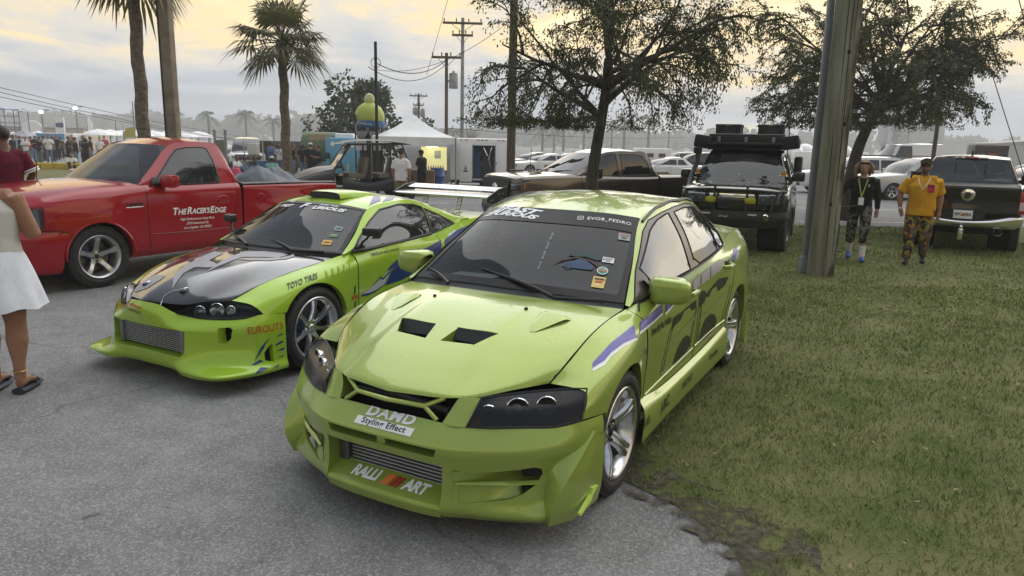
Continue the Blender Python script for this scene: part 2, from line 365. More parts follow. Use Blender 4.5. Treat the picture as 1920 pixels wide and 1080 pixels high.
# ------------------------------------------------------------------ wheels
def make_wheel(parent, rt, wd, rr, n, ws, ys, groove, m, style='plain', lugs=5, hubm=None, rot=0.0, tread=True, discm=None):
 """one wheel at its own centre, outer face towards +y: wheel (rim) > tyre, spoke, hub_cap, lug_nut, brake_disc"""
 h = wd / 2
 rim = PB().lathe([(rr - 0.035, -h * 0.8), (rr - 0.045, -h * 0.2), (rr - 0.05, h * 0.35), (rr - 0.022, h * 0.78), (rr - 0.012, h * 0.93), (rr + 0.002, h * 0.985), (rr + 0.008, h * 0.95), (rr + 0.006, h * 0.86)], 48, 'Y').done('wheel', m, parent)
 sw = rt - rr
 prof = [(rr + 0.004, -h * 0.8), (rr + sw * 0.45, -h), (rt - 0.02, -h * 0.94), (rt - 0.004, -h * 0.8), (rt, -h * 0.5), (rt, h * 0.5), (rt - 0.004, h * 0.78), (rt - 0.016, h * 0.93), (rr + sw * 0.62, h * 1.0), (rr + sw * 0.60, h * 1.012), (rr + sw * 0.36, h * 1.01), (rr + sw * 0.33, h * 0.99), (rr + 0.012, h * 0.94), (rr + 0.004, h * 0.86)]
 tb = PB().lathe(prof, 64, 'Y')
 if tread:       # tread blocks at the shoulder
  for k in range(44):
   a = 2 * math.pi * k / 44
   tb.box((math.cos(a) * (rt - 0.004), h * 0.66, math.sin(a) * (rt - 0.004)), (0.012, h * 0.42, rt * 0.1), rot=(0, -a, 0))
   tb.box((math.cos(a) * (rt - 0.004), -h * 0.1, math.sin(a) * (rt - 0.004)), (0.012, h * 0.7, rt * 0.1), rot=(0, -a, 0))
 tb.done('tyre', RUBBER, rim)
 first = None
 for k in range(n):
  a = 2 * math.pi * (k + rot) / n
  if first is None:
   rs = np.linspace(0.045, rr - 0.018, len(ws)); rows = []
   for r_, w, y in zip(rs, ws, ys):
    y = y * h; g = groove * h
    rows.append([(-w / 2 - 0.006, y - 0.035, r_), (-w / 2, y - 0.008, r_), (-w * 0.40, y, r_), (-w * 0.16, y, r_), (-w * 0.10, y - g, r_), (w * 0.10, y - g, r_), (w * 0.16, y, r_), (w * 0.40, y, r_), (w / 2, y - 0.008, r_), (w / 2 + 0.006, y - 0.035, r_)])
   A = np.array([lin(r_, 10) for r_ in rows]); G = np.stack([cr(A[:, j], 14) for j in range(10)], 1)
   first = PB().grid(G).done('spoke', m, rim, ang=30); o = first
  else:
   o = first.copy(); COL.objects.link(o); o.parent = rim
  o.rotation_euler = (0, a, 0)
 yc = ys[0] * h
 PB().lathe([(0.0, yc + 0.004), (0.05, yc + 0.004), (0.068, yc - 0.004), (0.075, yc - 0.04)], 24, 'Y').done('hub', m, rim)
 PB().lathe([(0.0, yc + 0.016), (0.022, yc + 0.014), (0.029, yc + 0.008), (0.031, yc + 0.002)], 20, 'Y').done('hub_cap', hubm or BLACK, rim)
 if lugs:
  lug = None
  for k in range(lugs):
   a = 2 * math.pi * (k + 0.5 + rot) / lugs
   if lug is None: lug = PB().lathe([(0, 0.012), (0.009, 0.012), (0.011, 0), (0.011, -0.01)], 8, 'Y').done('lug_nut', DARKMETAL, rim); o = lug
   else: o = lug.copy(); COL.objects.link(o); o.parent = rim
   o.location = (math.sin(a) * 0.054, yc + 0.004, math.cos(a) * 0.054)
 PB().lathe([(0.06, -0.01), (rr * 0.74, -0.01), (rr * 0.74, -0.035), (0.06, -0.035)], 32, 'Y').done('brake_disc', discm or mat('brake_disc', (0.16, 0.155, 0.15), 0.4, 0.9), rim)
 PB().box((rr * 0.48, 0.0, rr * 0.30), (0.09, 0.06, 0.17), rot=(0, 0.55, 0), bev=0.012).done('brake_caliper', mat('caliper_blue', (0.01, 0.03, 0.13), 0.4), rim)
 PB().lathe([(0.0, -h * 0.7), (rr - 0.03, -h * 0.7)], 24, 'Y').done('wheel_back', DARK, rim)
 return rim
def place_wheels(root, w0, spots, steer=0.0):
 """spots: (x, y, z, side)"""
 for i, (x, y, z, sd) in enumerate(spots):
  w = w0 if i == 0 else copy_tree(w0, root)
  w.parent = root; w.location = (x, y, z); w.rotation_euler = (0, 0.35 * i, (0 if sd > 0 else math.pi) + (steer if i < 2 else 0))
def wiper(parent, a, b, tree=None, lift=0.012):
 a, b = Vector(a), Vector(b); m = (a + b) / 2 + Vector((0, 0, 0.01))
 w = PB().tube([a, a.lerp(b, 0.25) + Vector((0.0, 0, 0.012)), a.lerp(b, 0.55) + Vector((0, 0, 0.014))], [0.012, 0.009, 0.007], 6).done('wiper', BLACK, parent)
 PB().tube([a.lerp(b, 0.18), m, b], [0.006, 0.011, 0.005], 6).done('blade', mat('wiper_blade', (0.006,) * 3, 0.6), w)
 return w
def seat(parent, x, y, z, m=None):
 PB().box((x, y, z), (0.5, 0.46, 0.14), bev=0.05).box((x - 0.27, y, z + 0.32), (0.16, 0.46, 0.62), rot=(0, -0.25, 0), bev=0.05).box((x - 0.36, y, z + 0.70), (0.11, 0.26, 0.18), bev=0.04).done('seat', m or INTERIOR, parent)
def steering(parent, x, y, z, r=0.18):
 PB().tube([(x + 0.10 * math.sin(a) * 0.5, y + r * math.cos(a), z + r * math.sin(a)) for a in np.linspace(0, 2 * math.pi, 25)], 0.014, 6).tube([(x, y - r, z), (x, y + r, z)], 0.02, 6).tube([(x, y, z), (x + 0.25, y, z - 0.08)], 0.03, 6).done('steering_wheel', BLACK, parent)
# ------------------------------------------------------------------ pale metallic green sedan with big front bumper
LIME = paint('pear_green_paint', (0.312, 0.405, 0.075), 0.34, 0.30, drops=True)
PURPLE = mat('purple_vinyl', (0.10, 0.085, 0.36), 0.3)
def tx(*a, **k): return text_mesh(*a, **k)
def build_sedan():
 root = thing('green_sedan', 'pale metallic green sport sedan with two hood vents and deep lipped body kit', 'car', (-0.16485, 3.90368, 0), -2.07071)
 P = LIME
 left = lambda c: c.y > 0
 # hood
 hr = [[(-.175, 0, .935), (.04, 0, .920), (.30, 0, .864), (.55, 0, .784), (.72, 0, .712), (.818, 0, .664), (.840, 0, .645)],
   [(-.19, .25, .933), (.04, .25, .920), (.30, .25, .866), (.54, .25, .783), (.69, .25, .716), (.786, .25, .669), (.808, .25, .652)],
   [(-.196, .335, .931), (.035, .335, .9135), (.29, .335, .855), (.52, .335, .7755), (.66, .335, .711), (.752, .335, .668), (.774, .335, .655)],
   [(-.205, .44, .928), (.03, .44, .907), (.28, .435, .848), (.49, .43, .772), (.62, .425, .718), (.71, .42, .676), (.730, .42, .660)],
   [(-.235, .57, .921), (.03, .57, .893), (.26, .565, .830), (.41, .56, .772), (.51, .55, .728), (.575, .54, .698), (.60, .535, .678)],
   [(-.305, .722, .908), (-.1, .716, .892), (.087, .71, .864), (.25, .695, .808), (.36, .68, .757), (.43, .66, .715), (.455, .648, .690)]]
 hood = PB().grid(loft(hr, 40, 28), mirror=True)
 vent = [(.350, .070), (.478, .045), (.462, .235), (.335, .30)]
 for s in (1, -1): hole(hood, [(x, y * s) for x, y in vent], 'z', wall=(0.0, 0, -.06))
 scoop = [(.055, .415), (.075, .54), (.09, .535), (.075, .415)]
 hoodo = hood.done('hood', P, root)
 T = bvh(hoodo)
 for s in (1, -1):
  PB().box((.405, .165 * s, .755), (.26, .32, .02)).done('vent_floor', DARK, hoodo)
  PB().grid(loft([[(.352, .068 * s, .855), (.335, .30 * s, .848)], [(.395, .07 * s, .80), (.385, .27 * s, .79)]], 4, 3)).done('vent_vane', BLACK, hoodo)
  # raised blister with a small outlet on each flank of the hood
  b = [(.02, .40), (.06, .39), (.20, .405), (.245, .43), (.235, .455), (.10, .53), (.04, .56), (.02, .555)]
  vs, fs = poly_mesh([(x, y * s) for x, y in b], .03)
  pb = PB(); vv = []
  for (x, y) in vs:
   q = drop(T, (x, y, .9), (0, 0, -1), 0.0); e = min(1.0, max(0.0, (0.25 - x) / 0.2)); edge = min(abs(x - .02), abs(x - .245), abs(abs(y) - .39) , abs(abs(y) - .56))
   q.z += 0.002 + 0.016 * e * min(1, edge / 0.02); vv.append(pb.bm.verts.new(q))
  for f in fs: pb.bm.faces.new([vv[i] for i in f])
  pb.done('hood_blister', P, hoodo)
  PB().lathe([(0, .012), (.006, .011), (.011, .004), (.012, -.01)], 10, 'Z', c=drop(T, (.036, .296 * s, .9), (0, 0, -1), 0)).done('washer_nozzle', BLACK, hoodo)
 pr = lambda n, u: hr[n][u]
 seam('panel_gap', T, [hr[5][i] for i in range(7)], (0, 0, -1), GAP, hoodo, .0035, -.001); seam('panel_gap', T, [(a, -b, c) for a, b, c in hr[5]], (0, 0, -1), GAP, hoodo, .0035, -.001)
 # side sheet: fender, doors, quarter panel
 rows = [
  [(.36, .80, .22), (.25, .80, .22), (.087, .80, .22), (-.1, .80, .22), (-.305, .80, .22), (-.6, .80, .22), (-1.3, .80, .22), (-1.9, .80, .22), (-2.35, .81, .22), (-2.75, .82, .24), (-3.2, .80, .26), (-3.48, .74, .28)],
  [(.38, .862, .36), (.27, .872, .36), (.087, .875, .35), (-.1, .868, .34), (-.305, .832, .32), (-.6, .822, .31), (-1.3, .824, .31), (-1.9, .832, .31), (-2.35, .865, .34), (-2.75, .874, .36), (-3.2, .845, .38), (-3.5, .77, .38)],
  [(.515, .846, .564), (.31, .88, .56), (.087, .888, .56), (-.1, .877, .54), (-.305, .842, .50), (-.6, .834, .48), (-1.3, .836, .48), (-1.9, .845, .48), (-2.35, .877, .52), (-2.75, .886, .54), (-3.2, .85, .54), (-3.51, .775, .54)],
  [(.466, .843, .630), (.31, .872, .67), (.087, .886, .705), (-.1, .882, .71), (-.305, .858, .70), (-.6, .846, .70), (-1.3, .848, .70), (-1.9, .852, .70), (-2.35, .880, .715), (-2.75, .888, .72), (-3.2, .848, .73), (-3.5, .772, .73)],
  [(.436, .812, .678), (.30, .828, .735), (.087, .842, .79), (-.1, .843, .82), (-.305, .838, .845), (-.6, .836, .865), (-1.3, .840, .895), (-1.9, .845, .92), (-2.35, .855, .935), (-2.75, .842, .955), (-3.2, .80, .955), (-3.48, .74, .945)],
  [(.457, .655, .690), (.34, .690, .766), (.15, .712, .848), (-.06, .720, .889), (-.305, .735, .909), (-.6, .795, .95), (-1.3, .815, .985), (-1.9, .810, 1.01), (-2.35, .785, 1.035), (-2.80, .715, 1.075), (-3.2, .69, 1.07), (-3.45, .67, 1.06)]]
 G = loft(rows, 66, 40)
 tyreR = .326
 for s in (1, -1):
  g = G * np.array([1, s, 1.0]); sheet = PB().grid(g); sg = (lambda v: (v[0], v[1] * s, v[2]))
  arch = lambda cx, r_: [(cx + .36, .1), (cx + .36, .30)] + arc(cx, .335, r_, -4, 184, 30) + [(cx - .345, .30), (cx - .345, .1)]
  hole(sheet, [(.31, .1), (.6, .1), (.6, .562), (.515, .570), (.31, .546)], 'y')
  hole(sheet, [(.36, .05), (.36, .33)] + arc(0, .335, .362, 0, 166, 30) + [(-.338, .40), (-.338, .05)], 'y', wall=(0, -.05 * s, 0))
  hole(sheet, [(-2.625 + .35, .05), (-2.625 + .35, .33)] + arc(-2.625, .335, .36, 0, 180, 30) + [(-2.625 - .36, .05)], 'y', wall=(0, -.05 * s, 0))
  fd = [(-.395, .1), (-.375, .60), (-.335, .80), (-.315, .912), (-.318, .96), (-.60, .965), (-1.40, 1.02), (-1.43, .95), (-1.45, .6), (-1.44, .1)]
  rd = [(-1.44, .1), (-1.45, .6), (-1.43, .95), (-1.40, 1.02), (-2.38, 1.06), (-2.42, .97), (-2.43, .82), (-2.33, .68), (-2.25, .52), (-2.2, .1)]
  qf = split(sheet, fd, 'y'); qr = split(sheet, rd, 'y')
  fen = split(sheet, [(.9, 0), (.9, 1.2), (-.5, 1.2), (-.31, .95), (-.32, .8), (-.36, .6), (-.6, 0)], 'y')
  fo = fen.done('front_fender', P, root); do = qf.done('front_door', P, root); ro = qr.done('rear_door', P, root); bmesh.ops.delete(sheet.bm, geom=[f for f in sheet.bm.faces if f.calc_center_median().x > -1.6], context='FACES'); qo = sheet.done('quarter_panel', P, root)
  t2 = bvh(fo, do, ro, qo); dr = (0, -s, 0)
  seam('panel_gap', t2, [(x, .85 * s, z) for x, z in fd[0:4]], dr, GAP, do, .003, -.0005)
  seam('panel_gap', t2, [(x, .85 * s, z) for x, z in rd[0:3]], dr, GAP, do, .003, -.0005)
  seam('panel_gap', t2, [(x, .85 * s, z) for x, z in rd[5:]], dr, GAP, ro, .003, -.0005)
  seam('belt_trim', t2, [(x, .8 * s, z + .002) for x, z in ((-.36, .915), (-.6, .945), (-1.3, .981), (-1.9, 1.006), (-2.35, 1.031))], dr, BLACK, do, .006, .002)
  # lower crease of the doors
  for nm, pts, par in (('door_crease', [(-.42, .40), (-.9, .415), (-1.42, .435)], do), ('door_crease', [(-1.47, .437), (-2.22, .47)], ro)): seam(nm, t2, [(x, .85 * s, z) for x, z in pts], dr, P, par, .007, -.001)
  for hx, hz, par in ((-1.24, .855, do), (-2.22, .90, ro)):
   hp = drop(t2, (hx, .85 * s, hz), dr, 0.0)
   h = PB().tube([hp + Vector((.085, -.005 * s, 0)), hp + Vector((.07, .032 * s, .002)), hp + Vector((-.05, .036 * s, .004)), hp + Vector((-.085, -.005 * s, .006))], [.013, .017, .016, .012], 8).done('handle', P, par)
   PB().box(hp + Vector((0, -.004 * s, .026)), (.10, .018, .035), bev=.008).done('handle_recess', BLACK, h)
  # sill skirt
  sk = [[(-.33, .83 * s, .40), (-.8, .832 * s, .355), (-1.6, .838 * s, .36), (-2.22, .868 * s, .42)], [(-.285, .882 * s, .345), (-.8, .872 * s, .318), (-1.6, .872 * s, .325), (-2.25, .895 * s, .37)], [(-.24, .892 * s, .24), (-.8, .876 * s, .22), (-1.6, .876 * s, .22), (-2.26, .895 * s, .235)], [(-.24, .875 * s, .165), (-.8, .86 * s, .155), (-1.6, .86 * s, .155), (-2.26, .875 * s, .17)], [(-.24, .78 * s, .16), (-.8, .77 * s, .15), (-1.6, .77 * s, .15), (-2.26, .78 * s, .165)]]
  so = PB().grid(loft(sk, 30, 16)).done('side_skirt', P, root); ts = bvh(so)
  # greenhouse: pillars, frames, panes
  belt = [(-.312, .735, .909), (-.6, .796, .948), (-1.0, .806, .968), (-1.4, .812, .989), (-1.8, .810, 1.006), (-2.1, .80, 1.02), (-2.45, .775, 1.042), (-2.80, .715, 1.075)]
  rail = [(-.325, .722, .926), (-.60, .655, 1.10), (-1.0, .552, 1.337), (-1.40, .562, 1.397), (-1.8, .555, 1.420), (-2.12, .555, 1.400), (-2.47, .60, 1.245), (-2.82, .665, 1.088)]
  mid = [tuple((np.array(a) + np.array(b)) / 2 + np.array([0, .02, .004])) for a, b in zip(belt, rail)]
  cab = PB().grid(loft([belt, mid, rail], 60, 20) * np.array([1, s, 1.0]))
  dlo = [(-.36, .928), (-.585, 1.075), (-.93, 1.268), (-1.08, 1.323), (-1.33, 1.357), (-1.60, 1.377), (-1.9, 1.382), (-2.07, 1.365), (-2.22, 1.30), (-2.345, 1.215), (-2.40, 1.13), (-2.41, 1.045), (-1.9, 1.013), (-1.3, .988), (-.6, .950)]
  sur = split(cab, dlo, 'y')
  panes = [[(-.63, .972), (-.63, 1.085), (-1.03, 1.272), (-1.2, 1.318), (-1.37, 1.342), (-1.43, 1.345), (-1.33, .992)],
     [(-1.455, 1.0), (-1.545, 1.345), (-1.8, 1.358), (-2.0, 1.353), (-2.10, 1.335), (-2.13, 1.30), (-2.155, 1.03)],
     [(-2.185, 1.034), (-2.165, 1.29), (-2.31, 1.20), (-2.365, 1.12), (-2.375, 1.045)]]
  gs = [split(sur, p, 'y') for p in panes]
  co = cab.done('side_pillars', P, root)
  su = sur.done('window_surround', mat('window_frame_taupe', (0.10, 0.088, 0.075), 0.32), root)
  for g_, nm in zip(gs, ('front_side_window', 'rear_side_window', 'quarter_window')):
   w_ = g_.done(nm, glass('side_glass', (0.02, 0.02, 0.02), 0.88), root)
  tp = bvh(su, co)
  for p in panes: seam('window_rubber', tp, [(x, .7 * s, z) for x, z in p], dr, GAP, su, .006, 0, closed=True)
  seam('window_rubber', tp, [(x, .7 * s, z) for x, z in dlo], dr, GAP, su, .0045, 0, closed=True)
  seam('roof_ditch', tp, [(x, .3 * s + .25 * s, z + .03) for x, y, z in rail[2:6]], (0, s * .35, -1), BLACK, co, .013, .001)
  # mirror
  mb = PB(); bmesh.ops.create_cube(mb.bm, size=1.0); bmesh.ops.subdivide_edges(mb.bm, edges=mb.bm.edges, cuts=4, use_grid_fill=True)
  for v in mb.bm.verts:
   x, y, z = v.co * 2; k = (1 - abs(x) ** 3 * .18) ; q = (x * x + y * y * .7 + z * z) ** .5
   f = 1.0 / max(1.0, (abs(x) ** 4 + abs(y) ** 5 + abs(z) ** 5) ** .22)
   v.co = Vector((x * f * .075 + (.035 if x > 0 else 0) * (1 - y * y * .5), y * f * .118, z * f * .074 * (1 - .10 * (y * s))))
  mb.xf(Matrix.Translation((-.605, .89 * s, .985)) @ Matrix.Rotation(.16 * s, 4, 'Z'))
  mo = mb.done('wing_mirror', P, root, ang=60)
  PB().box((-.66, .89 * s, .985), (.03, .19, .10), bev=.012).done('mirror_glass', CHROME, mo)
  PB().grid(loft([[(-.42, .765 * s, .955), (-.62, .80 * s, .955)], [(-.50, .80 * s, .97), (-.62, .86 * s, .965)], [(-.52, .78 * s, 1.02), (-.64, .86 * s, .99)], [(-.54, .73 * s, 1.05), (-.64, .75 * s, 1.0)]], 6, 9)).done('mirror_arm', BLACK, mo)
  PB().ball(drop(t2, (-.305, .86 * s, .69), dr, 0), (.02, .01, .02), 10, 6).done('side_marker', CLEAR, fo)
  # headlight: smoked lens over lamp bowls
  top = [(.718, .438, .658), (.63, .525, .665), (.54, .63, .673), (.45, .745, .679), (.418, .822, .684)]
  bot = [(.812, .415, .546), (.77, .53, .551), (.699, .64, .552), (.61, .755, .549), (.515, .843, .568)]
  mdl = [tuple((np.array(a) + np.array(b)) / 2 + np.array([.018, .009, .002])) for a, b in zip(top, bot)]
  sv = np.array([1, s, 1.0])
  lens = PB().grid(loft([top, mdl, bot], 24, 10) * sv).done('headlight', SMOKED, root)
  bk = np.array([-.075, -.03, 0])
  PB().grid(loft([np.array(top) , np.array(mdl) + bk * 1.6, np.array(bot)], 16, 8) * sv).done('lamp_housing', mat('lamp_housing', (0.03, 0.03, 0.033), 0.3), lens)
  for (lx, ly, lz, lr) in ((.735, .475, .588, .045), (.66, .585, .612, .052), (.58, .69, .622, .046)):
   PB().lathe([(lr, 0), (lr * 1.06, .004), (lr, .008), (lr * .8, -.02), (lr * .45, -.04), (0, -.045)], 24, 'X').xf(Matrix.Translation((lx - .012, ly * s, lz)) @ Matrix.Rotation(.55 * s, 4, 'Z')).done('lamp_bowl', CHROME, lens)
  PB().ball((.655, .583 * s, .612), (.02, .028, .028)).done('projector', CLEAR, lens)
  PB().grid(loft([[(.50, .735, .662), (.435, .812, .672)], [(.585, .765, .565), (.50, .835, .58)]], 5, 4) * sv + np.array([-.010, -.005 * s, 0])).done('turn_lamp', mat('dim_amber', (0.38, 0.07, 0.04), 0.35), lens)
  tl = bvh(lens); seam('lens_rubber', tl, [(a, b * s, c) for a, b, c in top + bot[::-1]], (-.8, -.4 * s, 0), BLACK, lens, .006, 0, closed=True)
  # grille post between grille and headlight
  PB().grid(loft([[(.765, .345 * s, .655), (.79, .318 * s, .60), (.834, .300 * s, .546)], [(.758, .39 * s, .661), (.80, .37 * s, .60), (.836, .357 * s, .545)], [(.722, .437 * s, .659), (.77, .425 * s, .60), (.814, .414 * s, .545)]], 10, 8)).done('grille_post', P, root)
  PB().grid(loft([[(.765, .345 * s, .655), (.79, .318 * s, .60), (.835, .300 * s, .548)], [(.68, .35 * s, .65), (.70, .32 * s, .60), (.74, .30 * s, .548)]], 8, 3)).done('grille_side', P, root)
  if s == 1: side = (fo, do, ro, qo, so); tside = bvh(fo, do, ro, qo)
 # windshield, cowl, roof, rear
 wsr = [[(-.25, 0, .952), (-.262, .2, .951), (-.285, .45, .944), (-.345, .705, .930)], [(-.55, 0, 1.175), (-.56, .19, 1.173), (-.60, .42, 1.162), (-.665, .632, 1.135)], [(-.872, 0, 1.372), (-.88, .18, 1.371), (-.92, .38, 1.363), (-1.0, .546, 1.340)]]
 ws = PB().grid(loft(wsr, 18, 14), mirror=True).done('windshield', glass('windshield_glass', (0.02, 0.023, 0.026), 0.42), root); tw = bvh(ws)
 out = lambda v: Vector((.6, 0, .8))
 wd_ = (-.6, 0, -.8)
 # black ceramic border and the sun strip with lettering
 def onws(y, t):   # t 0 at the cowl, 1 at the roof
  a = np.array(wsr); yy = abs(y); c = [cr(r_, 60) for r_ in a]; col = np.array([np.array([np.interp(yy / r_[-1][1], r_[:, 1] / r_[-1][1], r_[:, k]) for k in range(3)]) for r_ in c]); q = cr(col, 41)[int(round(t * 40))]; return Vector((q[0], y if True else 0, q[2]))
 def wsq(y, t):
  a = np.array(wsr); c = np.array([cr(r_, 61) for r_ in a]); g = np.stack([cr(c[:, j], 41) for j in range(61)], 1); j = min(60, int(round(abs(y) * 60))); q = g[int(round(t * 40)), j]; return Vector((q[0], math.copysign(q[1], y), q[2]))
 grid_ = lambda y0, y1, t0, t1, n, k: np.array([[wsq(y, t) + Vector((.0024, 0, .0032)) for y in np.linspace(y0, y1, n)] for t in np.linspace(t0, t1, k)])
 STRIP = mat('sun_strip', (0.008, 0.008, 0.009), 0.3, spec=.25)
 PB().grid(grid_(-1, 1, .80, 1.0, 41, 9)).done('sun_strip', STRIP, ws)
 PB().grid(grid_(-1, -.955, 0, 1, 4, 21)).grid(grid_(.955, 1, 0, 1, 4, 21)).grid(grid_(-1, 1, 0, .07, 41, 4)).done('black_border', STRIP, ws)
 tw2 = bvh(ws)
 base = wsq(-.60, .925); uu = (wsq(-.3, .925) - wsq(-.9, .925)); vv = wsq(-.5, 1.0) - wsq(-.5, .8)
 decal('windshield_lettering', [tx('2FAST', .070, .35, .055, 1.0, 'LEFT')], tw, wsq(-.80, .950), uu, vv, WHITE, ws, .006, 1.95)
 decal('windshield_lettering', [tx('2FURIOUS', .058, .35, .05, 1.0, 'LEFT')], tw, wsq(-.90, .878), uu, vv, WHITE, ws, .006, 1.72)
 decal('windshield_lettering', [tx('EVO8_PEDRO', .040, 0, .012, 1.1, 'LEFT')], tw, wsq(.46, .905), wsq(.9, .905) - wsq(.45, .905), vv, WHITE, ws, .006, 1.05)
 lg = wsq(.40, .905)
 ring = lambda r0, r1, n=20: ([(math.cos(2 * math.pi * i / n) * r, math.sin(2 * math.pi * i / n) * r) for i in range(n) for r in (r0, r1)], [(2 * i, 2 * i + 1, (2 * i + 3) % (2 * n), (2 * i + 2) % (2 * n)) for i in range(n)])
 sq = lambda w, h: ([(-w, -h), (w, -h), (w, h), (-w, h)], [(0, 1, 2, 3)])
 def rsq(r0, r1):
  o_ = [(math.copysign(abs(math.cos(a)) ** .35, math.cos(a)), math.copysign(abs(math.sin(a)) ** .35, math.sin(a))) for a in np.linspace(0, 2 * math.pi, 33)[:-1]]; n = 32
  return ([(x * r, y * r) for x, y in o_ for r in (r0, r1)], [(2 * i, 2 * i + 1, (2 * i + 3) % 64, (2 * i + 2) % 64) for i in range(n)])
 decal('camera_glyph', [rsq(.016, .0195), ring(.007, .010)], tw, lg, wsq(.9, .905) - wsq(.45, .905), vv, WHITE, ws, .006)
 def sticker(y, t, w, h, cols, roundish=False):
  p_ = wsq(y, t); u_ = wsq(min(1, y + .1), t) - wsq(y - .1, t); v_ = wsq(y, min(1, t + .05)) - wsq(y, t - .05)
  base_ = decal('window_sticker', ring(0, w) if roundish else sq(w, h), tw, p_, u_, v_, cols[0], ws, .006)
  if roundish:
   decal('sticker_print', ring(w * .80, w * .93), tw, p_, u_, v_, cols[1], base_, .0072); decal('sticker_print', sq(w * .62, h * .16), tw, p_, u_, v_, cols[2], base_, .0072); decal('sticker_print', tx('TOY RIDE', w * .36, 0, .03), tw, p_ + v_.normalized() * w * .38, u_, v_, WHITE, base_, .0078)
  else:
   for k in range(3): decal('sticker_print', sq(w * (.8 - .2 * k), h * .16), tw, p_ + v_.normalized() * h * (.55 - .5 * k), u_, v_, cols[1 + k % (len(cols) - 1)], base_, .0072)
 yl = mat('yellow_print', (0.75, 0.55, 0.12), .5); tl_ = mat('teal_print', (0.03, 0.28, 0.24), .5); og = mat('orange_print', (.7, .2, .04), .5)
 sticker(.885, .735, .035, .032, (mat('grey_print', (.35, .33, .36), .5), RED, tl_, DECALBLACK)); sticker(.80, .42, .034, .022, (WHITE, mat('grey_print', ), mat('grey_print')))
 sticker(.79, .31, .034, .034, (tl_, WHITE, og), True); sticker(.79, .175, .036, .044, (yl, DECALBLACK, RED, mat('cream_print', (.75, .68, .5), .5)))
 # etched car picture and small vertical script on the glass
 pp, uu2, vv2 = wsq(.56, .33), wsq(.7, .33) - wsq(.45, .33), wsq(.56, .5) - wsq(.56, .2)
 blu = mat('blue_print', (.015, .05, .13), .5); dt_ = mat('dim_teal_print', (.028, .05, .055), .6); dr_ = mat('dim_rust_print', (.055, .025, .018), .6)
 art = decal('glass_art', poly_mesh([(-.09, -.02), (-.07, .015), (-.03, .03), (.0, .05), (.05, .045), (.08, .02), (.1, .0), (.095, -.025), (.04, -.03), (-.05, -.03)]), tw, pp, uu2, vv2, blu, ws, .006)
 decal('glass_art_line', [ring(.016, .024)], tw, pp + uu2.normalized() * -.045 - vv2.normalized() * .02, uu2, vv2, dt_, art, .007)
 decal('glass_art_line', poly_mesh([(-.16, -.03), (-.1, .03), (-.02, .065), (.06, .06), (.13, .02), (.16, -.04), (.13, .0), (.06, .045), (-.02, .052), (-.09, .02)]), tw, pp, uu2, vv2, dr_, art, .0065)
 decal('glass_art_line', poly_mesh([(-.07, .07), (-.05, .10), (.0, .12), (.06, .12), (.12, .10), (.15, .075), (.10, .06), (.03, .075), (-.02, .066)]), tw, pp, uu2, vv2, dt_, art, .006)
 decal('windshield_lettering', [tx('dmsX  dmsX  dmsX  dmsX', .022, 0, 0)], tw, wsq(.24, .46), wsq(.20, .72) - wsq(.275, .2), -(wsq(.9, .5) - wsq(.1, .5)), mat('faint_white', (.45, .47, .48), .5), ws, .006, 1.35)
 cw = PB().grid(loft([[(-.170, 0, .930), (-.19, .25, .927), (-.215, .48, .920), (-.30, .715, .902)], [(-.21, 0, .925), (-.225, .25, .923), (-.25, .46, .917), (-.32, .71, .905)], [(-.252, 0, .952), (-.264, .2, .951), (-.287, .45, .944), (-.347, .708, .930)]], 20, 6), mirror=True).done('cowl_panel', mat('cowl_black', (0.014, 0.014, 0.015), 0.5, bump=.3, bscale=260), root)
 wiper(root, (-.215, .33, .945), (-.36, -.22, 1.03)); wiper(root, (-.225, -.38, .942), (-.37, -.64, 1.0)) ; PB().tube([(-.215, .33, .94), (-.245, .62, .952)], .011, 6).done('wiper_arm', BLACK, root)
 roof = [[(-.874, 0, 1.374), (-1.1, 0, 1.422), (-1.4, 0, 1.452), (-1.75, 0, 1.457), (-2.05, 0, 1.434), (-2.25, 0, 1.385)], [(-.895, .24, 1.368), (-1.12, .24, 1.408), (-1.4, .24, 1.444), (-1.75, .24, 1.449), (-2.05, .24, 1.42), (-2.24, .24, 1.38)], [(-.95, .44, 1.357), (-1.15, .44, 1.392), (-1.41, .44, 1.418), (-1.76, .44, 1.428), (-2.03, .44, 1.412), (-2.2, .44, 1.376)], [(-1.0, .55, 1.338), (-1.2, .556, 1.370), (-1.42, .562, 1.399), (-1.78, .556, 1.420), (-2.0, .555, 1.411), (-2.13, .556, 1.398)]]
 PB().grid(loft(roof, 30, 15), mirror=True).done('roof', P, root)
 PB().grid(loft([[(-2.25, 0, 1.385), (-2.24, .24, 1.38), (-2.2, .44, 1.376), (-2.13, .556, 1.398)], [(-2.55, 0, 1.25), (-2.54, .26, 1.245), (-2.5, .48, 1.24), (-2.47, .60, 1.245)], [(-2.88, 0, 1.10), (-2.87, .3, 1.098), (-2.85, .52, 1.094), (-2.82, .665, 1.088)]], 14, 10), mirror=True).done('rear_window', glass('side_glass'), root)
 PB().grid(loft([[(-2.88, 0, 1.10), (-2.87, .3, 1.098), (-2.85, .52, 1.094), (-2.80, .70, 1.078)], [(-3.2, 0, 1.105), (-3.2, .3, 1.10), (-3.2, .52, 1.09), (-3.2, .69, 1.07)], [(-3.47, 0, 1.10), (-3.47, .3, 1.095), (-3.46, .52, 1.08), (-3.45, .67, 1.06)]], 14, 10), mirror=True).done('trunk_lid', P, root)
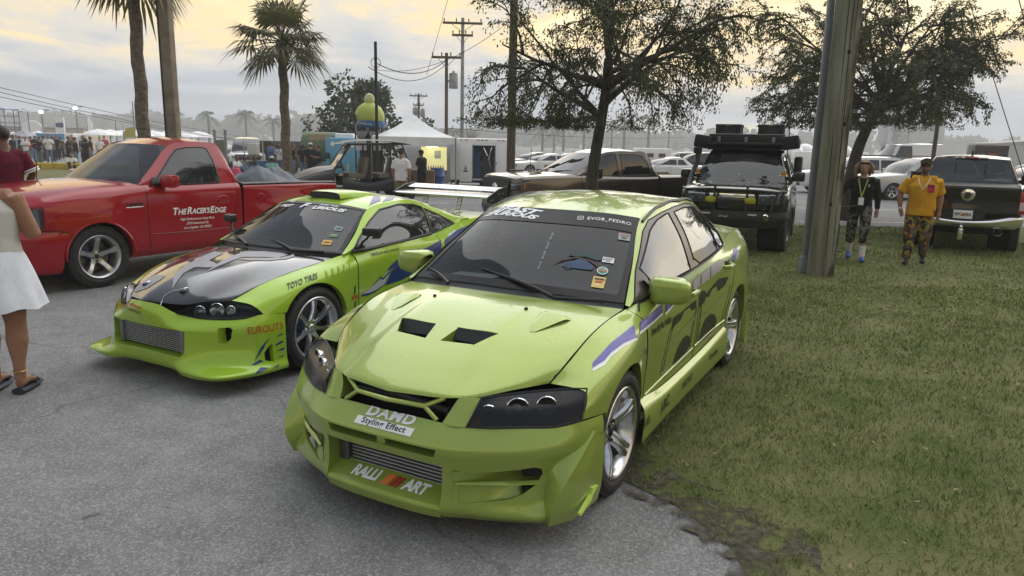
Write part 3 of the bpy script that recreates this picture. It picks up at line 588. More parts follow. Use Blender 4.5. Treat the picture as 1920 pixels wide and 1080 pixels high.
 PB().grid(loft([[(-3.47, 0, 1.10), (-3.47, .3, 1.095), (-3.46, .52, 1.08), (-3.45, .67, 1.06)], [(-3.55, 0, .95), (-3.54, .3, .95), (-3.52, .6, .945), (-3.48, .74, .945)], [(-3.58, 0, .72), (-3.57, .35, .72), (-3.55, .62, .73), (-3.5, .772, .73)], [(-3.62, 0, .52), (-3.61, .35, .52), (-3.58, .65, .53), (-3.51, .775, .54)], [(-3.58, 0, .26), (-3.57, .35, .26), (-3.54, .62, .27), (-3.48, .74, .28)]], 16, 16), mirror=True).done('rear_fascia', P, root)
 for s in (1, -1):
  PB().grid(loft([[(-3.535, .45 * s, .90), (-3.50, .72 * s, .90), (-3.40, .775 * s, .895)], [(-3.56, .45 * s, .77), (-3.525, .74 * s, .77), (-3.40, .80 * s, .77)]], 8, 4) + np.array([-.006, .006 * s, 0])).done('tail_lamp', REDLENS, root)
  PB().prism([(-2.96, .12), (-3.10, .10), (-3.05, .34), (-3.0, .42), (-2.97, .36)], .86 * s, .90 * s, 'y').done('rear_spat', P, root)
 # front bumper
 br = [[(.835, 0, .547), (.832, .2, .548), (.832, .31, .548), (.812, .415, .543), (.768, .53, .548), (.699, .645, .549), (.61, .76, .546), (.515, .850, .565), (.35, .878, .548)],
   [(.905, 0, .470), (.902, .2, .471), (.892, .33, .473), (.868, .42, .474), (.815, .54, .472), (.737, .67, .472), (.625, .795, .485), (.50, .866, .52), (.355, .888, .50)],
   [(.915, 0, .435), (.912, .2, .435), (.902, .33, .436), (.878, .42, .437), (.822, .54, .435), (.740, .67, .435), (.625, .795, .44), (.50, .872, .46), (.355, .888, .45)],
   [(.905, 0, .395), (.903, .2, .395), (.894, .33, .395), (.868, .42, .392), (.810, .54, .386), (.722, .67, .38), (.60, .79, .385), (.49, .868, .40), (.355, .886, .38)],
   [(.895, 0, .33), (.894, .2, .33), (.884, .33, .33), (.855, .42, .325), (.795, .54, .315), (.70, .67, .31), (.59, .785, .31), (.48, .86, .31), (.355, .884, .31)],
   [(.90, 0, .235), (.898, .2, .235), (.888, .33, .235), (.855, .42, .23), (.79, .54, .22), (.715, .67, .215), (.61, .785, .215), (.48, .86, .215), (.355, .884, .215)],
   [(.912, 0, .16), (.91, .2, .162), (.902, .33, .165), (.862, .42, .16), (.81, .54, .15), (.75, .66, .145), (.68, .765, .145), (.50, .855, .15), (.355, .88, .15)],
   [(.90, 0, .118), (.897, .2, .12), (.885, .325, .125), (.835, .42, .118), (.775, .54, .11), (.715, .66, .106), (.655, .755, .108), (.49, .84, .112), (.345, .858, .115)]]
 bp = PB().grid(loft(br, 64, 42), mirror=True)
 hole(bp, [(-.315, .447), (.315, .447), (.30, .408), (-.30, .408)], 'x', flt=lambda c: c.x > .7, wall=(-.06, 0, 0))
 hole(bp, [(-.335, .372), (.335, .372), (.332, .05), (-.332, .05)], 'x', flt=lambda c: c.x > .7, wall=(-.10, 0, 0))
 scp = [(.40, .345), (.55, .358), (.70, .376), (.722, .365), (.724, .34), (.70, .285), (.655, .245), (.60, .22), (.50, .205), (.41, .20)]
 for s in (1, -1): hole(bp, [(y * s, z) for y, z in scp], 'x', flt=lambda c: c.x > .45, wall=(-.02, 0, 0))
 bo = bp.done('front_bumper', P, root)
 for s in (1, -1):
  sv = np.array([1, s, 1.0])
  PB().grid(loft([[(.885, .385, .352), (.80, .50, .362), (.70, .60, .372), (.62, .735, .385)], [(.872, .385, .275), (.775, .50, .28), (.66, .60, .285), (.56, .735, .29)], [(.876, .385, .195), (.80, .50, .198), (.71, .60, .208), (.60, .735, .22)]], 14, 9) * sv).done('scoop_liner', P, bo)
  PB().grid(loft([[(.868, .40, .300), (.80, .50, .305), (.745, .60, .306), (.66, .715, .306)], [(.878, .40, .294), (.818, .50, .294), (.760, .60, .292), (.675, .718, .290)], [(.862, .40, .288), (.78, .50, .279), (.70, .60, .272), (.60, .715, .265)]], 14, 4) * sv).done('scoop_fin', P, bo)
  for zz, hh in ((.345, .05), (.255, .036)):
   PB().box((.655, .675 * s, zz), (.05, .10, hh), rot=(0, 0, .6 * s), bev=.008).done('scoop_duct', DARK, bo)
  fin = [[(.50, .84, .515), (.60, .775, .415), (.64, .74, .31), (.66, .73, .20), (.645, .735, .106)], [(.455, .888, .505), (.585, .868, .405), (.68, .838, .31), (.715, .805, .20), (.69, .775, .106)], [(.405, .893, .47), (.50, .892, .40), (.575, .882, .30), (.595, .868, .20), (.575, .845, .108)], [(.352, .893, .47), (.352, .893, .39), (.352, .893, .30), (.352, .888, .20), (.345, .868, .108)]]
  PB().grid(loft(fin, 26, 9, vlin=True) * sv).done('bumper_fin', P, bo)
  gl = mat('lime_reflector', (.55, .75, .12), .25)
  PB().prism([(.40, .215), (.46, .195), (.475, .175), (.60, .15), (.605, .165), (.48, .205), (.47, .23)], .878 * s, .893 * s, 'y').xf(Matrix.Translation((0, 0, 0))).done('side_reflector', gl, bo)
 lip = PB().grid(loft([[(.775, 0, .240), (.775, .2, .240), (.775, .333, .240)], [(.900, 0, .172), (.899, .2, .173), (.893, .333, .178)], [(.908, 0, .152), (.907, .2, .154), (.900, .333, .160)], [(.900, 0, .112), (.897, .2, .113), (.886, .333, .118)]], 22, 9, vlin=True), mirror=True).done('front_lip', P, bo)
 tlip = bvh(lip)
 PB().box((.862, 0, .428), (.07, .05, .042), bev=.006).done('slot_strut', P, bo)
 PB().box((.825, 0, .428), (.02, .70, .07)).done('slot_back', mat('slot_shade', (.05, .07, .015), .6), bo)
 # intercooler with its ribs, grille bars
 ic = PB().box((.765, .02, .30), (.05, .58, .17)).done('intercooler', mat('cooler_core', (.05, .05, .055), .5, .6), root)
 fin_m = mat('cooler_fin', (.42, .43, .45), .35, .9); rib = None
 for k in range(9):
  if rib is None: rib = PB().box((.793, .02, 0), (.012, .56, .0085), bev=.002).done('cooler_rib', fin_m, ic); o = rib
  else: o = rib.copy(); COL.objects.link(o); o.parent = ic
  o.location = (0, 0, .228 + k * .0178)
 for y in (-.305, .345): PB().box((.78, y, .30), (.06, .06, .18), bev=.01).done('end_tank', mat('cast_tank', (.13, .135, .145), .45, .7), ic)
 PB().box((.74, 0, .28), (.02, .70, .26)).done('duct_back', DARK, root)
 PB().box((.66, 0, .60), (.02, .80, .16)).done('grille_back', DARK, root)
 bar = PB().tube([(.79, -.262, .648), (.818, -.205, .606), (.845, 0, .610), (.818, .205, .606), (.79, .335, .650)], .011, 8).tube([(.818, -.205, .606), (.825, -.275, .552)], .011, 8).tube([(.818, .205, .606), (.79, .262, .648)], .011, 8).tube([(.818, .205, .606), (.825, .275, .552)], .011, 8)
 bar = PB().tube([(.822, -.195, .604), (.848, 0, .607), (.822, .195, .604)], .012, 8)
 for s in (1, -1): bar.tube([(.822, .195 * s, .604), (.785, .285 * s, .648)], .011, 8).tube([(.822, .195 * s, .604), (.826, .268 * s, .551)], .011, 8)
 bar.done('grille_bar', P, root)
 PB().tube([(.74, -.29, .63), (.72, 0, .585), (.74, .28, .57)], .02, 8).tube([(.70, -.3, .57), (.70, .3, .56)], .012, 6).done('radiator_hose', mat('engine_grey', (.04, .042, .05), .5), root)
 # bumper lettering
 tb = bvh(bo)
 decal('bumper_lettering', tx('DAMD', .070, .18, .045, 1.12), tb, (.852, .022, .5335), (0, 1, 0), (-.5, 0, .6), WHITE, bo, .003, 1.25)
 pl = decal('white_plate_sticker', poly_mesh([(-.165, -.019), (.165, -.019), (.172, .019), (-.158, .019)]), tb, (.885, .008, .491), (0, 1, 0), (-.35, 0, .8), WHITE, bo, .003)
 decal('plate_lettering', tx('Styling Effect', .038, .12, .02, 1.1), tb, (.885, .008, .493), (0, 1, 0), (-.35, 0, .8), DECALBLACK, pl, .0045, 1.15)
 lv = (-.85, 0, .46)
 decal('lip_lettering', tx('RALLI', .084, .18, .045, .95, 'LEFT'), tlip, (.845, -.215, .203), (0, 1, 0), lv, WHITE, bo, .003, .78)
 decal('lip_lettering', tx('ART', .084, .18, .045, .95, 'LEFT'), tlip, (.845, .095, .203), (0, 1, 0), lv, WHITE, bo, .003, .85)
 para = lambda x0, x1: poly_mesh([(x0 - .010, -.031), (x1 - .010, -.031), (x1 + .012, .031), (x0 + .012, .031)])
 decal('lip_flash', para(-.022, .020), tlip, (.845, 0, .203), (0, 1, 0), lv, og, bo, .003)
 for k in range(4): decal('lip_flash', para(.026 + .014 * k, .036 + .014 * k), tlip, (.845, 0, .203), (0, 1, 0), lv, RED if k % 2 == 0 else mat('dark_red_print', (.28, .02, .012), .4), bo, .003)
 # side graphics, car left: outlines in (x, z) of the side
 fo, do, ro, qo, so = side
 EYE = local_eye((-.16485, 3.90368), -2.07071)
 def sd(name, poly, m, par, off=.003): return decal(name, poly_mesh([(-x, z) for x, z in poly], .035), tside, (0, .85, 0), (-1, 0, 0), (0, 0, 1), m, par, off, eye=EYE)
 SEDAN_SIDE(sd, tside, fo, do, ro, qo, so, tx)
 # cabin
 PB().box((-1.55, 0, .30), (2.6, 1.5, .06)).box((-.55, 0, .82), (.45, 1.40, .22), bev=.06).done('dashboard', INTERIOR, root)
 PB().grid(loft([[(-.30, .0, .935), (-.30, .6, .925)], [(-.75, 0, .945), (-.75, .62, .93)]], 6, 4), mirror=True).done('dash_top', INTERIOR, root)
 PB().box((-.50, -.36, .952), (.20, .30, .006), rot=(0, -.04, .1)).done('paper_sheet', mat('paper', (.55, .55, .50), .8), root)
 seat(root, -1.25, .36, .48); seat(root, -1.25, -.36, .48); steering(root, -.85, .36, .92)
 PB().box((-2.15, 0, .55), (.6, 1.3, .2), bev=.05).box((-2.4, 0, .85), (.14, 1.3, .6), bev=.05).done('rear_bench', INTERIOR, root)
 PB().box((-.84, 0, 1.315), (.03, .22, .06), bev=.01).done('rear_view_mirror', BLACK, root)
 PB().box((-1.3, 0, .20), (3.7, 1.50, .10)).box((-1.3, 0, .45), (1.9, 1.45, .4)).box((.45, 0, .42), (.4, 1.2, .3)).done('underbody', DARK, root)
 for wx in (0, -2.625):
  for s in (1, -1): PB().lathe([(.38, -.02), (.38, .30)], 24, 'Y', c=(wx, .50 * s - .14, .34)).done('wheel_well', DARK, root)
 w0 = make_wheel(root, .326, .235, .236, 5, [.060, .062, .058, .062, .085], [.42, .60, .76, .86, .90], .10, ALLOY, lugs=5, rot=.12)
 place_wheels(root, w0, [(0, .738, .324, 1), (0, -.738, .324, -1), (-2.625, .738, .324, 1), (-2.625, -.738, .324, -1)])
 return root
def SEDAN_SIDE(sd, T, fo, do, ro, qo, so, tx):
 LIL = mat('lilac_vinyl', (.40, .36, .42), .3); TAN = mat('grey_green_vinyl', (.22, .26, .10), .35)
 # the coloured belt that steps along fender and doors, white below
 sd('stripe_edge', [(.432, .776), (.435, .80), (.216, .845), (-.104, .872), (-.14, .812), (-.182, .782), (.039, .795), (.209, .787), (.287, .766), (.414, .772)], WHITE, fo, .002)
 sd('fender_stripe', [(.432, .791), (.435, .816), (.216, .857), (-.104, .878), (-.14, .820), (-.176, .799), (.039, .814), (.209, .808), (.287, .790), (.40, .792)], PURPLE, fo, .005)
 sd('stripe_edge', [(-.209, .803), (-.208, .825), (-.60, .855), (-.60, .832), (-.435, .817)], WHITE, fo, .002)
 sd('fender_stripe', [(-.209, .820), (-.208, .873), (-.318, .878), (-.325, .826)], PURPLE, fo, .005)
 sd('door_stripe', [(-.335, .828), (-.33, .879), (-.585, .90), (-.597, .848), (-.435, .833)], PURPLE, do, .005)
 sd('stripe_edge', [(-.662, .818), (-.664, .842), (-.889, .858), (-.70, .824)], WHITE, do, .002)
 sd('door_stripe', [(-.662, .836), (-.665, .895), (-.889, .865), (-.693, .842)], PURPLE, do, .005)
 sd('door_stripe', [(-1.25, .862), (-1.25, .93), (-1.41, .945), (-1.425, .868)], LIL, do)
 sd('door_stripe', [(-1.47, .868), (-1.455, .948), (-1.686, .962), (-1.688, .880)], LIL, ro)
 sd('door_stripe', [(-1.735, .883), (-1.715, .965), (-2.05, .972), (-2.08, .895)], LIL, ro)
 sd('quarter_stripe', [(-2.44, .90), (-2.43, 1.0), (-2.52, 1.015), (-2.66, .945), (-2.60, .90)], PURPLE, qo)
 sd('quarter_stripe', [(-2.52, .91), (-2.60, .965), (-2.67, .94), (-2.62, .905)], LIL, qo, .004)
 K = DECALBLACK
 sd('door_graphic', [(-.803, .690), (-.835, .768), (-.96, .772), (-1.0, .720), (-.90, .715)], K, do)
 sd('door_graphic', [(-.96, .752), (-1.0, .770), (-1.369, .786), (-1.385, .735), (-1.28, .728), (-1.22, .765), (-1.08, .762), (-1.0, .72)], K, do)
 sd('door_graphic', [(-1.46, .713), (-1.455, .80), (-1.50, .825), (-1.60, .81), (-1.635, .765), (-1.60, .728)], K, ro)
 sd('door_graphic', [(-1.625, .775), (-1.80, .805), (-2.003, .832), (-2.33, .795), (-2.22, .745), (-2.006, .736), (-1.93, .79), (-1.80, .785), (-1.70, .739)], K, ro)
 sd('door_graphic', [(-.89, .455), (-.99, .540), (-1.09, .578), (-1.19, .582), (-1.27, .545), (-1.29, .495), (-1.20, .465)], K, do)
 sd('door_graphic', [(-1.497, .448), (-1.56, .530), (-1.66, .588), (-1.80, .600), (-1.93, .575), (-2.03, .51), (-2.0, .455), (-1.8, .445)], K, ro)
 for a, b, pr in (((-.70, .60), (-1.42, .655), do), ((-1.47, .60), (-2.2, .655), ro)):
  sd('door_graphic', [(a[0], a[1]), (b[0], b[1]), (b[0], b[1] + .028), (a[0], a[1] + .018)], TAN, pr, .0022)
 for pts, pr in (([(-.803, .70), (-.72, .53), (-.70, .44), (-1.05, .425), (-1.42, .44)], do), ([(-.85, .69), (-.77, .53), (-.755, .45)], do), ([(-1.365, .73), (-1.30, .47)], do), ([(-1.40, .73), (-1.34, .46)], do), ([(-1.475, .45), (-1.62, .43), (-1.9, .42), (-2.16, .44), (-2.24, .55), (-2.36, .74)], ro), ([(-1.50, .71), (-1.49, .45)], ro), ([(-1.54, .71), (-1.53, .45)], ro), ([(-2.13, .45), (-2.19, .58), (-2.29, .74)], ro)):
  seam('graphic_line', T, [(x, .85, z) for x, z in pts], (0, -1, 0), K, pr, .0026, .0008)
 decal('door_lettering', tx('Driver By: Paul Walker', .058, .2, .03, .95), T, (-.615, .85, .765), (-1, 0, .0), (0, 0, 1), K, do, .003, .78)
 ts = bvh(so); dk = mat('dull_ink', (.03, .035, .02), .5)
 for t_, x, z, h in (('HKS', -.31, .285, .06), ('ARC', -.68, .27, .095), ('RECARO', -1.19, .27, .062), ('brembo', -1.86, .29, .07)):
  decal('skirt_lettering', tx(t_, h, .1, .02), ts, (x, .90, z), (-1, 0, .02), (0, 0, 1), dk, so, .003, 1.0)
# ------------------------------------------------------------------ lime sport coupe with black hood and tall rear wing
LIME2 = paint('bright_lime_paint', (0.34, 0.53, 0.035), 0.12, 0.3)
CARBON = mat('carbon_hood', (0.012, 0.012, 0.013), 0.16, 0.0, 1.0, col2=(0.024, 0.024, 0.026), scale=160)
def build_coupe():
 root = thing('lime_coupe', 'bright lime sport coupe with black hood, blue flame side and silver rear wing', 'car', (-2.2602, 5.8566, 0), -2.07548)
 P = LIME2; W3 = np.array([1, 1, 1.0])
 hr = [[(-.235, 0, .847), (.05, 0, .832), (.35, 0, .795), (.58, 0, .745), (.76, 0, .682), (.86, 0, .632), (.886, 0, .612)],
   [(-.275, .3, .845), (.03, .3, .827), (.32, .3, .785), (.52, .3, .732), (.67, .3, .672), (.755, .3, .625), (.782, .3, .598)],
   [(-.35, .52, .84), (0, .5, .808), (.26, .48, .757), (.44, .46, .70), (.56, .44, .655), (.635, .42, .628), (.66, .415, .612)],
   [(-.42, .70, .834), (.0, .664, .780), (.18, .645, .748), (.33, .62, .712), (.45, .59, .672), (.53, .565, .636), (.558, .555, .618)]]
 ho = PB().grid(loft(hr, 34, 20), mirror=True).done('hood', CARBON, root, label='glossy black hood with silver swirls'); T = bvh(ho)
 for s in (1, -1):
  seam('panel_gap', T, [(a, b * s, c) for a, b, c in hr[3]], (0, 0, -1), GAP, ho, .0035, -.001)
  p = drop(T, (.70, .215 * s, .7), (0, 0, -1), 0)
  pin = PB().lathe([(0, .006), (.026, .006), (.03, 0), (.03, -.01)], 16, 'Z', c=p).done('hood_pin', BLACK, ho)
  PB().tube([p + Vector((.03 * math.cos(a), .03 * math.sin(a), .012 + .012 * math.sin(a))) for a in np.linspace(0, 6.28, 17)], .004, 5).tube([p + Vector((0, -.03, .012)), p + Vector((0, .03, .012))], .004, 5).done('pin_clip', CHROME, pin)
  PB().tube([p + Vector((0, .01, .01)), p + Vector((.04, -.06, .004)), p + Vector((.10, -.085, -.03)), p + Vector((.16, -.05, -.085))], .0028, 5).done('pin_cable', CHROME, pin)
 SW = mat('hood_swirl', (.27, .27, .30), .4)
 sw = [[(.62, -.30), (.60, -.42), (.50, -.50), (.34, -.52), (.20, -.47), (.30, -.45), (.42, -.43), (.50, -.38)], [(.60, -.25), (.56, -.18), (.40, -.10), (.26, -.06), (.16, -.10), (.30, -.13), (.44, -.19)], [(.50, -.02), (.46, .02), (.34, .02), (.20, -.02), (.05, -.07), (.18, .0), (.36, .05), (.47, .045)], [(.36, .08), (.28, .16), (.14, .20), (.05, .17), (.17, .14), (.26, .10)],
   [(.12, .10), (.10, .24), (.02, .36), (-.10, .43), (-.20, .42), (-.26, .34), (-.20, .37), (-.10, .36), (-.02, .28), (.03, .18)], [(.08, -.30), (.0, -.20), (-.12, -.12), (-.22, -.10), (-.12, -.20), (-.02, -.30)], [(.22, .26), (.14, .33), (.04, .40), (.0, .41), (.08, .34), (.16, .27)], [(-.06, -.02), (-.12, .10), (-.20, .16), (-.19, .06), (-.12, -.04)]]
 sw += [[(.79, -.243), (.689, -.348), (.566, -.321), (.584, -.15), (.65, -.12), (.76, -.123)], [(.72, .12), (.578, -.055), (.398, -.164), (.187, -.259), (-.022, -.336), (.01, -.18), (.232, -.087), (.294, .10), (.37, .09), (.411, -.036), (.538, .001)], [(.45, .15), (.201, .031), (-.12, -.08), (-.20, .05), (-.23, .25), (-.20, .342), (-.089, .351), (-.003, .187), (.046, .09)]]
 for q in sw[-3:] + sw[4:5]: decal('hood_graphic', poly_mesh(q, .03), T, (0, 0, .8), (1, 0, 0), (0, 1, 0), SW, ho, .0035)
 rows = [
  [(.40, .80, .20), (.28, .80, .2), (.06, .80, .2), (-.22, .80, .2), (-.5, .80, .2), (-.9, .79, .19), (-1.4, .79, .19), (-1.8, .80, .2), (-2.1, .81, .2), (-2.4, .81, .22), (-2.8, .78, .25), (-3.2, .70, .28)],
  [(.42, .825, .42), (.3, .84, .42), (.06, .852, .42), (-.22, .845, .40), (-.5, .825, .38), (-.9, .815, .36), (-1.4, .815, .36), (-1.8, .83, .38), (-2.1, .855, .42), (-2.4, .86, .44), (-2.8, .83, .46), (-3.2, .74, .46)],
  [(.485, .785, .54), (.30, .828, .60), (.06, .850, .66), (-.22, .848, .66), (-.5, .832, .64), (-.9, .826, .62), (-1.4, .828, .62), (-1.8, .845, .64), (-2.1, .86, .67), (-2.4, .865, .69), (-2.8, .83, .70), (-3.2, .74, .70)],
  [(.515, .70, .60), (.30, .762, .675), (.06, .795, .735), (-.22, .812, .768), (-.5, .822, .782), (-.9, .826, .788), (-1.4, .824, .802), (-1.8, .824, .82), (-2.1, .825, .84), (-2.4, .815, .86), (-2.8, .77, .87), (-3.2, .69, .86)],
  [(.56, .558, .619), (.33, .623, .713), (.06, .660, .771), (-.22, .686, .810), (-.46, .745, .856), (-.9, .80, .880), (-1.4, .788, .897), (-1.8, .765, .925), (-2.1, .735, .968), (-2.4, .68, .985), (-2.8, .64, .98), (-3.2, .60, .96)]]
 G = loft(rows, 64, 36)
 for s in (1, -1):
  sv = np.array([1, s, 1.0]); sheet = PB().grid(G * sv); dr = (0, -s, 0)
  hole(sheet, [(.28, .1), (.7, .1), (.7, .536), (.50, .533), (.28, .518)], 'y')
  hole(sheet, [(.352, .05), (.352, .33)] + arc(0, .335, .358, 0, 168, 28) + [(-.338, .40), (-.338, .05)], 'y', wall=(0, -.05 * s, 0))
  hole(sheet, [(-2.51 + .35, .05), (-2.51 + .35, .33)] + arc(-2.51, .335, .355, 0, 180, 28) + [(-2.51 - .355, .05)], 'y', wall=(0, -.05 * s, 0))
  fd = [(-.50, .1), (-.506, .45), (-.507, .70), (-.51, .865), (-.52, .92), (-1.66, .96), (-1.70, .90), (-1.76, .7), (-1.74, .1)]
  qd = split(sheet, fd, 'y'); fen = split(sheet, [(.9, 0), (.9, 1.2), (-.5, 1.2), (-.5, 0)], 'y')
  fo = fen.done('front_fender', P, root); do = qd.done('door', P, root); bmesh.ops.delete(sheet.bm, geom=[f for f in sheet.bm.faces if f.calc_center_median().x > -1.6], context='FACES'); qo = sheet.done('quarter_panel', P, root); t2 = bvh(fo, do, qo)
  seam('panel_gap', t2, [(x, .83 * s, z) for x, z in fd[0:4]], dr, GAP, do, .0035, -.0005); seam('panel_gap', t2, [(x, .83 * s, z) for x, z in fd[6:]], dr, GAP, do, .0035, -.0005)
  for k in range(5):      # shallow louvres behind the wheel arch
   x = -.12 - .068 * k; a = drop(t2, (x, .81 * s, .715 + .006 * k), dr, 0); b = drop(t2, (x - .028, .80 * s, .765 + .007 * k), dr, 0)
   PB().tube([a, a.lerp(b, .5) + Vector((0, .004 * s, 0)), b], [.010, .013, .008], 6).done('fender_louvre', P, fo)
  belt = [(-.43, .742, .854), (-.65, .798, .873), (-.96, .80, .880), (-1.3, .793, .891), (-1.65, .776, .914), (-1.95, .750, .945), (-2.2, .718, .974), (-2.47, .66, .988)]
  rail = [(-.415, .735, .856), (-.66, .662, .995), (-.96, .552, 1.180), (-1.28, .548, 1.232), (-1.62, .54, 1.228), (-1.93, .565, 1.150), (-2.22, .61, 1.055), (-2.48, .645, .992)]
  mid = [tuple((np.array(a) + np.array(b)) / 2 + np.array([0, .022, .006])) for a, b in zip(belt, rail)]
  cab = PB().grid(loft([belt, mid, rail], 56, 18) * sv)
  d1 = [(-.50, .872), (-.64, .955), (-.88, 1.085), (-1.09, 1.172), (-1.36, 1.202), (-1.58, 1.19), (-1.70, 1.158), (-1.67, 1.05), (-1.625, .913), (-1.08, .889)]
  d2 = [(-1.65, .916), (-1.70, 1.05), (-1.73, 1.145), (-1.90, 1.075), (-2.03, 1.01), (-2.10, .972), (-1.9, .95)]
  g1 = split(cab, d1, 'y'); g2 = split(cab, d2, 'y'); co = cab.done('side_pillars', P, root)
  w1 = g1.done('door_window', glass('coupe_glass', (.02, .022, .024), .80), root); w2 = g2.done('quarter_window', glass('coupe_glass'), root); tp = bvh(co, w1, w2)
  for p, w_, r_ in ((d1, w1, .011), (d2, w2, .008)): seam('window_rubber', tp, [(x, .7 * s, z) for x, z in p], dr, BLACK, w_, r_, 0, closed=True)
  seam('door_sill_trim', tp, [(x, .7 * s, z) for x, z in ((-.50, .875), (-1.08, .892), (-1.62, .918))], dr, BLACK, w1, .016, .002)
  # thin racing mirror on a stalk
  mo = PB().box((-.64, .865 * s, 1.035), (.075, .155, .075), rot=(0, .1, .22 * s), bev=.026).done('wing_mirror', BLACK, root)
  PB().tube([(-.60, .775 * s, .90), (-.60, .80 * s, .945), (-.62, .83 * s, .975), (-.63, .85 * s, 1.005)], [.016, .011, .010, .011], 8).box((-.60, .775 * s, .897), (.11, .02, .035), bev=.008).done('mirror_stalk', BLACK, mo)
  # headlight
  top = [(.828, .292, .549), (.735, .41, .606), (.63, .55, .626), (.535, .675, .602), (.488, .768, .546)]; bot = [(.832, .296, .542), (.76, .45, .512), (.668, .60, .504), (.578, .72, .513), (.50, .778, .534)]
  mdl = [tuple((np.array(a) + np.array(b)) / 2 + np.array([.02, .012, .006])) for a, b in zip(top, bot)]
  lens = PB().grid(loft([top, mdl, bot], 24, 10) * sv).done('headlight', glass('coupe_lens', (.03, .032, .036), .06), root)
  PB().grid(loft([np.array(top), np.array(mdl) + np.array([-.10, -.045, 0]), np.array(bot)], 16, 8) * sv).done('lamp_housing', mat('grey_housing', (.14, .145, .155), .25, .6), lens)
  for lx, ly, lz, lr in ((.735, .43, .556, .040), (.668, .53, .566, .050), (.615, .61, .564, .034)):
   PB().lathe([(lr, 0), (lr * 1.06, .004), (lr, .008), (lr * .8, -.02), (lr * .45, -.04), (0, -.045)], 20, 'X').xf(Matrix.Translation((lx, ly * s, lz)) @ Matrix.Rotation(.6 * s, 4, 'Z')).ball((lx - .005, ly * s, lz), (.012, .016, .016)).done('lamp_bowl', CHROME, lens)
  tl = bvh(lens); seam('lens_rubber', tl, [(a, b * s, c) for a, b, c in top + bot[::-1]], (-.8, -.4 * s, 0), GAP, lens, .004, 0, closed=True)
  if s == 1: L = (fo, do, qo); TS = t2; TW = tp; QW = w2
 # front bumper
 br = [[(.889, 0, .608), (.868, .16, .596), (.83, .29, .543), (.757, .45, .509), (.666, .60, .501), (.576, .72, .510), (.498, .785, .532), (.33, .846, .518)],
   [(.912, 0, .545), (.90, .16, .535), (.87, .29, .495), (.81, .45, .472), (.715, .60, .465), (.62, .73, .468), (.52, .802, .475), (.335, .850, .465)],
   [(.905, 0, .475), (.90, .16, .472), (.89, .30, .455), (.855, .42, .44), (.735, .60, .425), (.63, .735, .42), (.52, .812, .42), (.335, .853, .41)],
   [(.895, 0, .43), (.893, .16, .43), (.888, .30, .425), (.855, .42, .41), (.73, .60, .37), (.625, .735, .365), (.52, .815, .36), (.335, .853, .36)],
   [(.885, 0, .30), (.885, .16, .30), (.885, .30, .30), (.86, .42, .30), (.73, .60, .285), (.63, .74, .28), (.525, .82, .275), (.335, .853, .28)],
   [(.885, 0, .225), (.885, .16, .225), (.89, .30, .225), (.88, .42, .22), (.79, .60, .20), (.695, .75, .19), (.55, .835, .185), (.335, .856, .185)],
   [(.875, 0, .165), (.877, .16, .165), (.892, .30, .165), (.915, .42, .16), (.895, .60, .148), (.845, .765, .150), (.62, .86, .140), (.34, .875, .130)],
   [(.86, 0, .130), (.86, .16, .130), (.875, .30, .130), (.90, .42, .115), (.88, .60, .108), (.83, .755, .118), (.61, .85, .112), (.34, .865, .105)]]
 bp = PB().grid(loft(br, 60, 42), mirror=True)
 hole(bp, [(-.41, .425), (-.37, .435), (.37, .435), (.41, .425), (.405, .27), (.375, .238), (-.375, .238), (-.405, .27)], 'x', flt=lambda c: c.x > .7, wall=(-.09, 0, 0))
 for s in (1, -1):
  hole(bp, [(y * s, z) for y, z in ((.60, .452), (.665, .458), (.685, .44), (.672, .375), (.64, .338), (.60, .345))], 'x', flt=lambda c: c.x > .5, wall=(-.07, 0, 0))
  hole(bp, [(.525, .20), (.52, .26), (.475, .305), (.45, .31), (.452, .178)], 'y', flt=lambda c, s=s: c.y * s > .5, wall=(0, -.04 * s, 0))
 bo = bp.done('front_bumper', P, root); tb = bvh(bo)
 for s in (1, -1):
  PB().box((.60, .645 * s, .40), (.03, .15, .16)).done('duct_back', DARK, bo); PB().box((.485, .77 * s, .24), (.12, .03, .18)).done('duct_back', DARK, bo)
  for q in ([(.60, .20), (.52, .29), (.50, .33), (.53, .31)], [(.56, .27), (.49, .345), (.46, .36), (.51, .33)], [(.66, .13), (.58, .165), (.52, .15), (.58, .14)], [(.63, .185), (.56, .215), (.54, .20), (.60, .185)], [(.43, .30), (.37, .32), (.36, .305), (.42, .29)], [(.43, .25), (.355, .265), (.36, .245)], [(.43, .35), (.37, .375), (.36, .365)], [(.50, .14), (.42, .155), (.44, .14)], [(.43, .20), (.36, .205), (.38, .195)]):
   decal('blue_splash', poly_mesh([(-x * s, z) for x, z in q], .05), tb, (0, .84 * s, 0), (-s, 0, 0), (0, 0, 1), NAVY, bo, .003) if s == 1 else None
 ic = PB().box((.80, .0, .34), (.05, .72, .17)).done('intercooler', mat('cooler_core'), root); rib = None
 for k in range(11):
  if rib is None: rib = PB().box((.828, 0, 0), (.012, .66, .0075), bev=.002).done('cooler_rib', mat('cooler_fin'), ic); o = rib
  else: o = rib.copy(); COL.objects.link(o); o.parent = ic
  o.location = (0, 0, .262 + .0152 * k)
 for y in (-.355, .355): PB().box((.815, y, .338), (.06, .05, .185), bev=.01).done('end_tank', mat('cooler_tank', (.25, .255, .265), .4, .8), ic)
 PB().box((.76, 0, .33), (.02, .9, .26)).done('duct_back', DARK, root)
 # lettering on nose and fender
 fo, do, qo = L
 decal('nose_lettering', tx('R', .085, .5, .02), tb, (.90, -.215, .575), (0, 1, -.05), (-.3, 0, .8), RED, bo, .003, 1.3)
 decal('nose_lettering', tx('obocar', .045, .45, .02), tb, (.90, -.075, .565), (0, 1, -.1), (-.3, 0, .8), RED, bo, .003, 1.35)
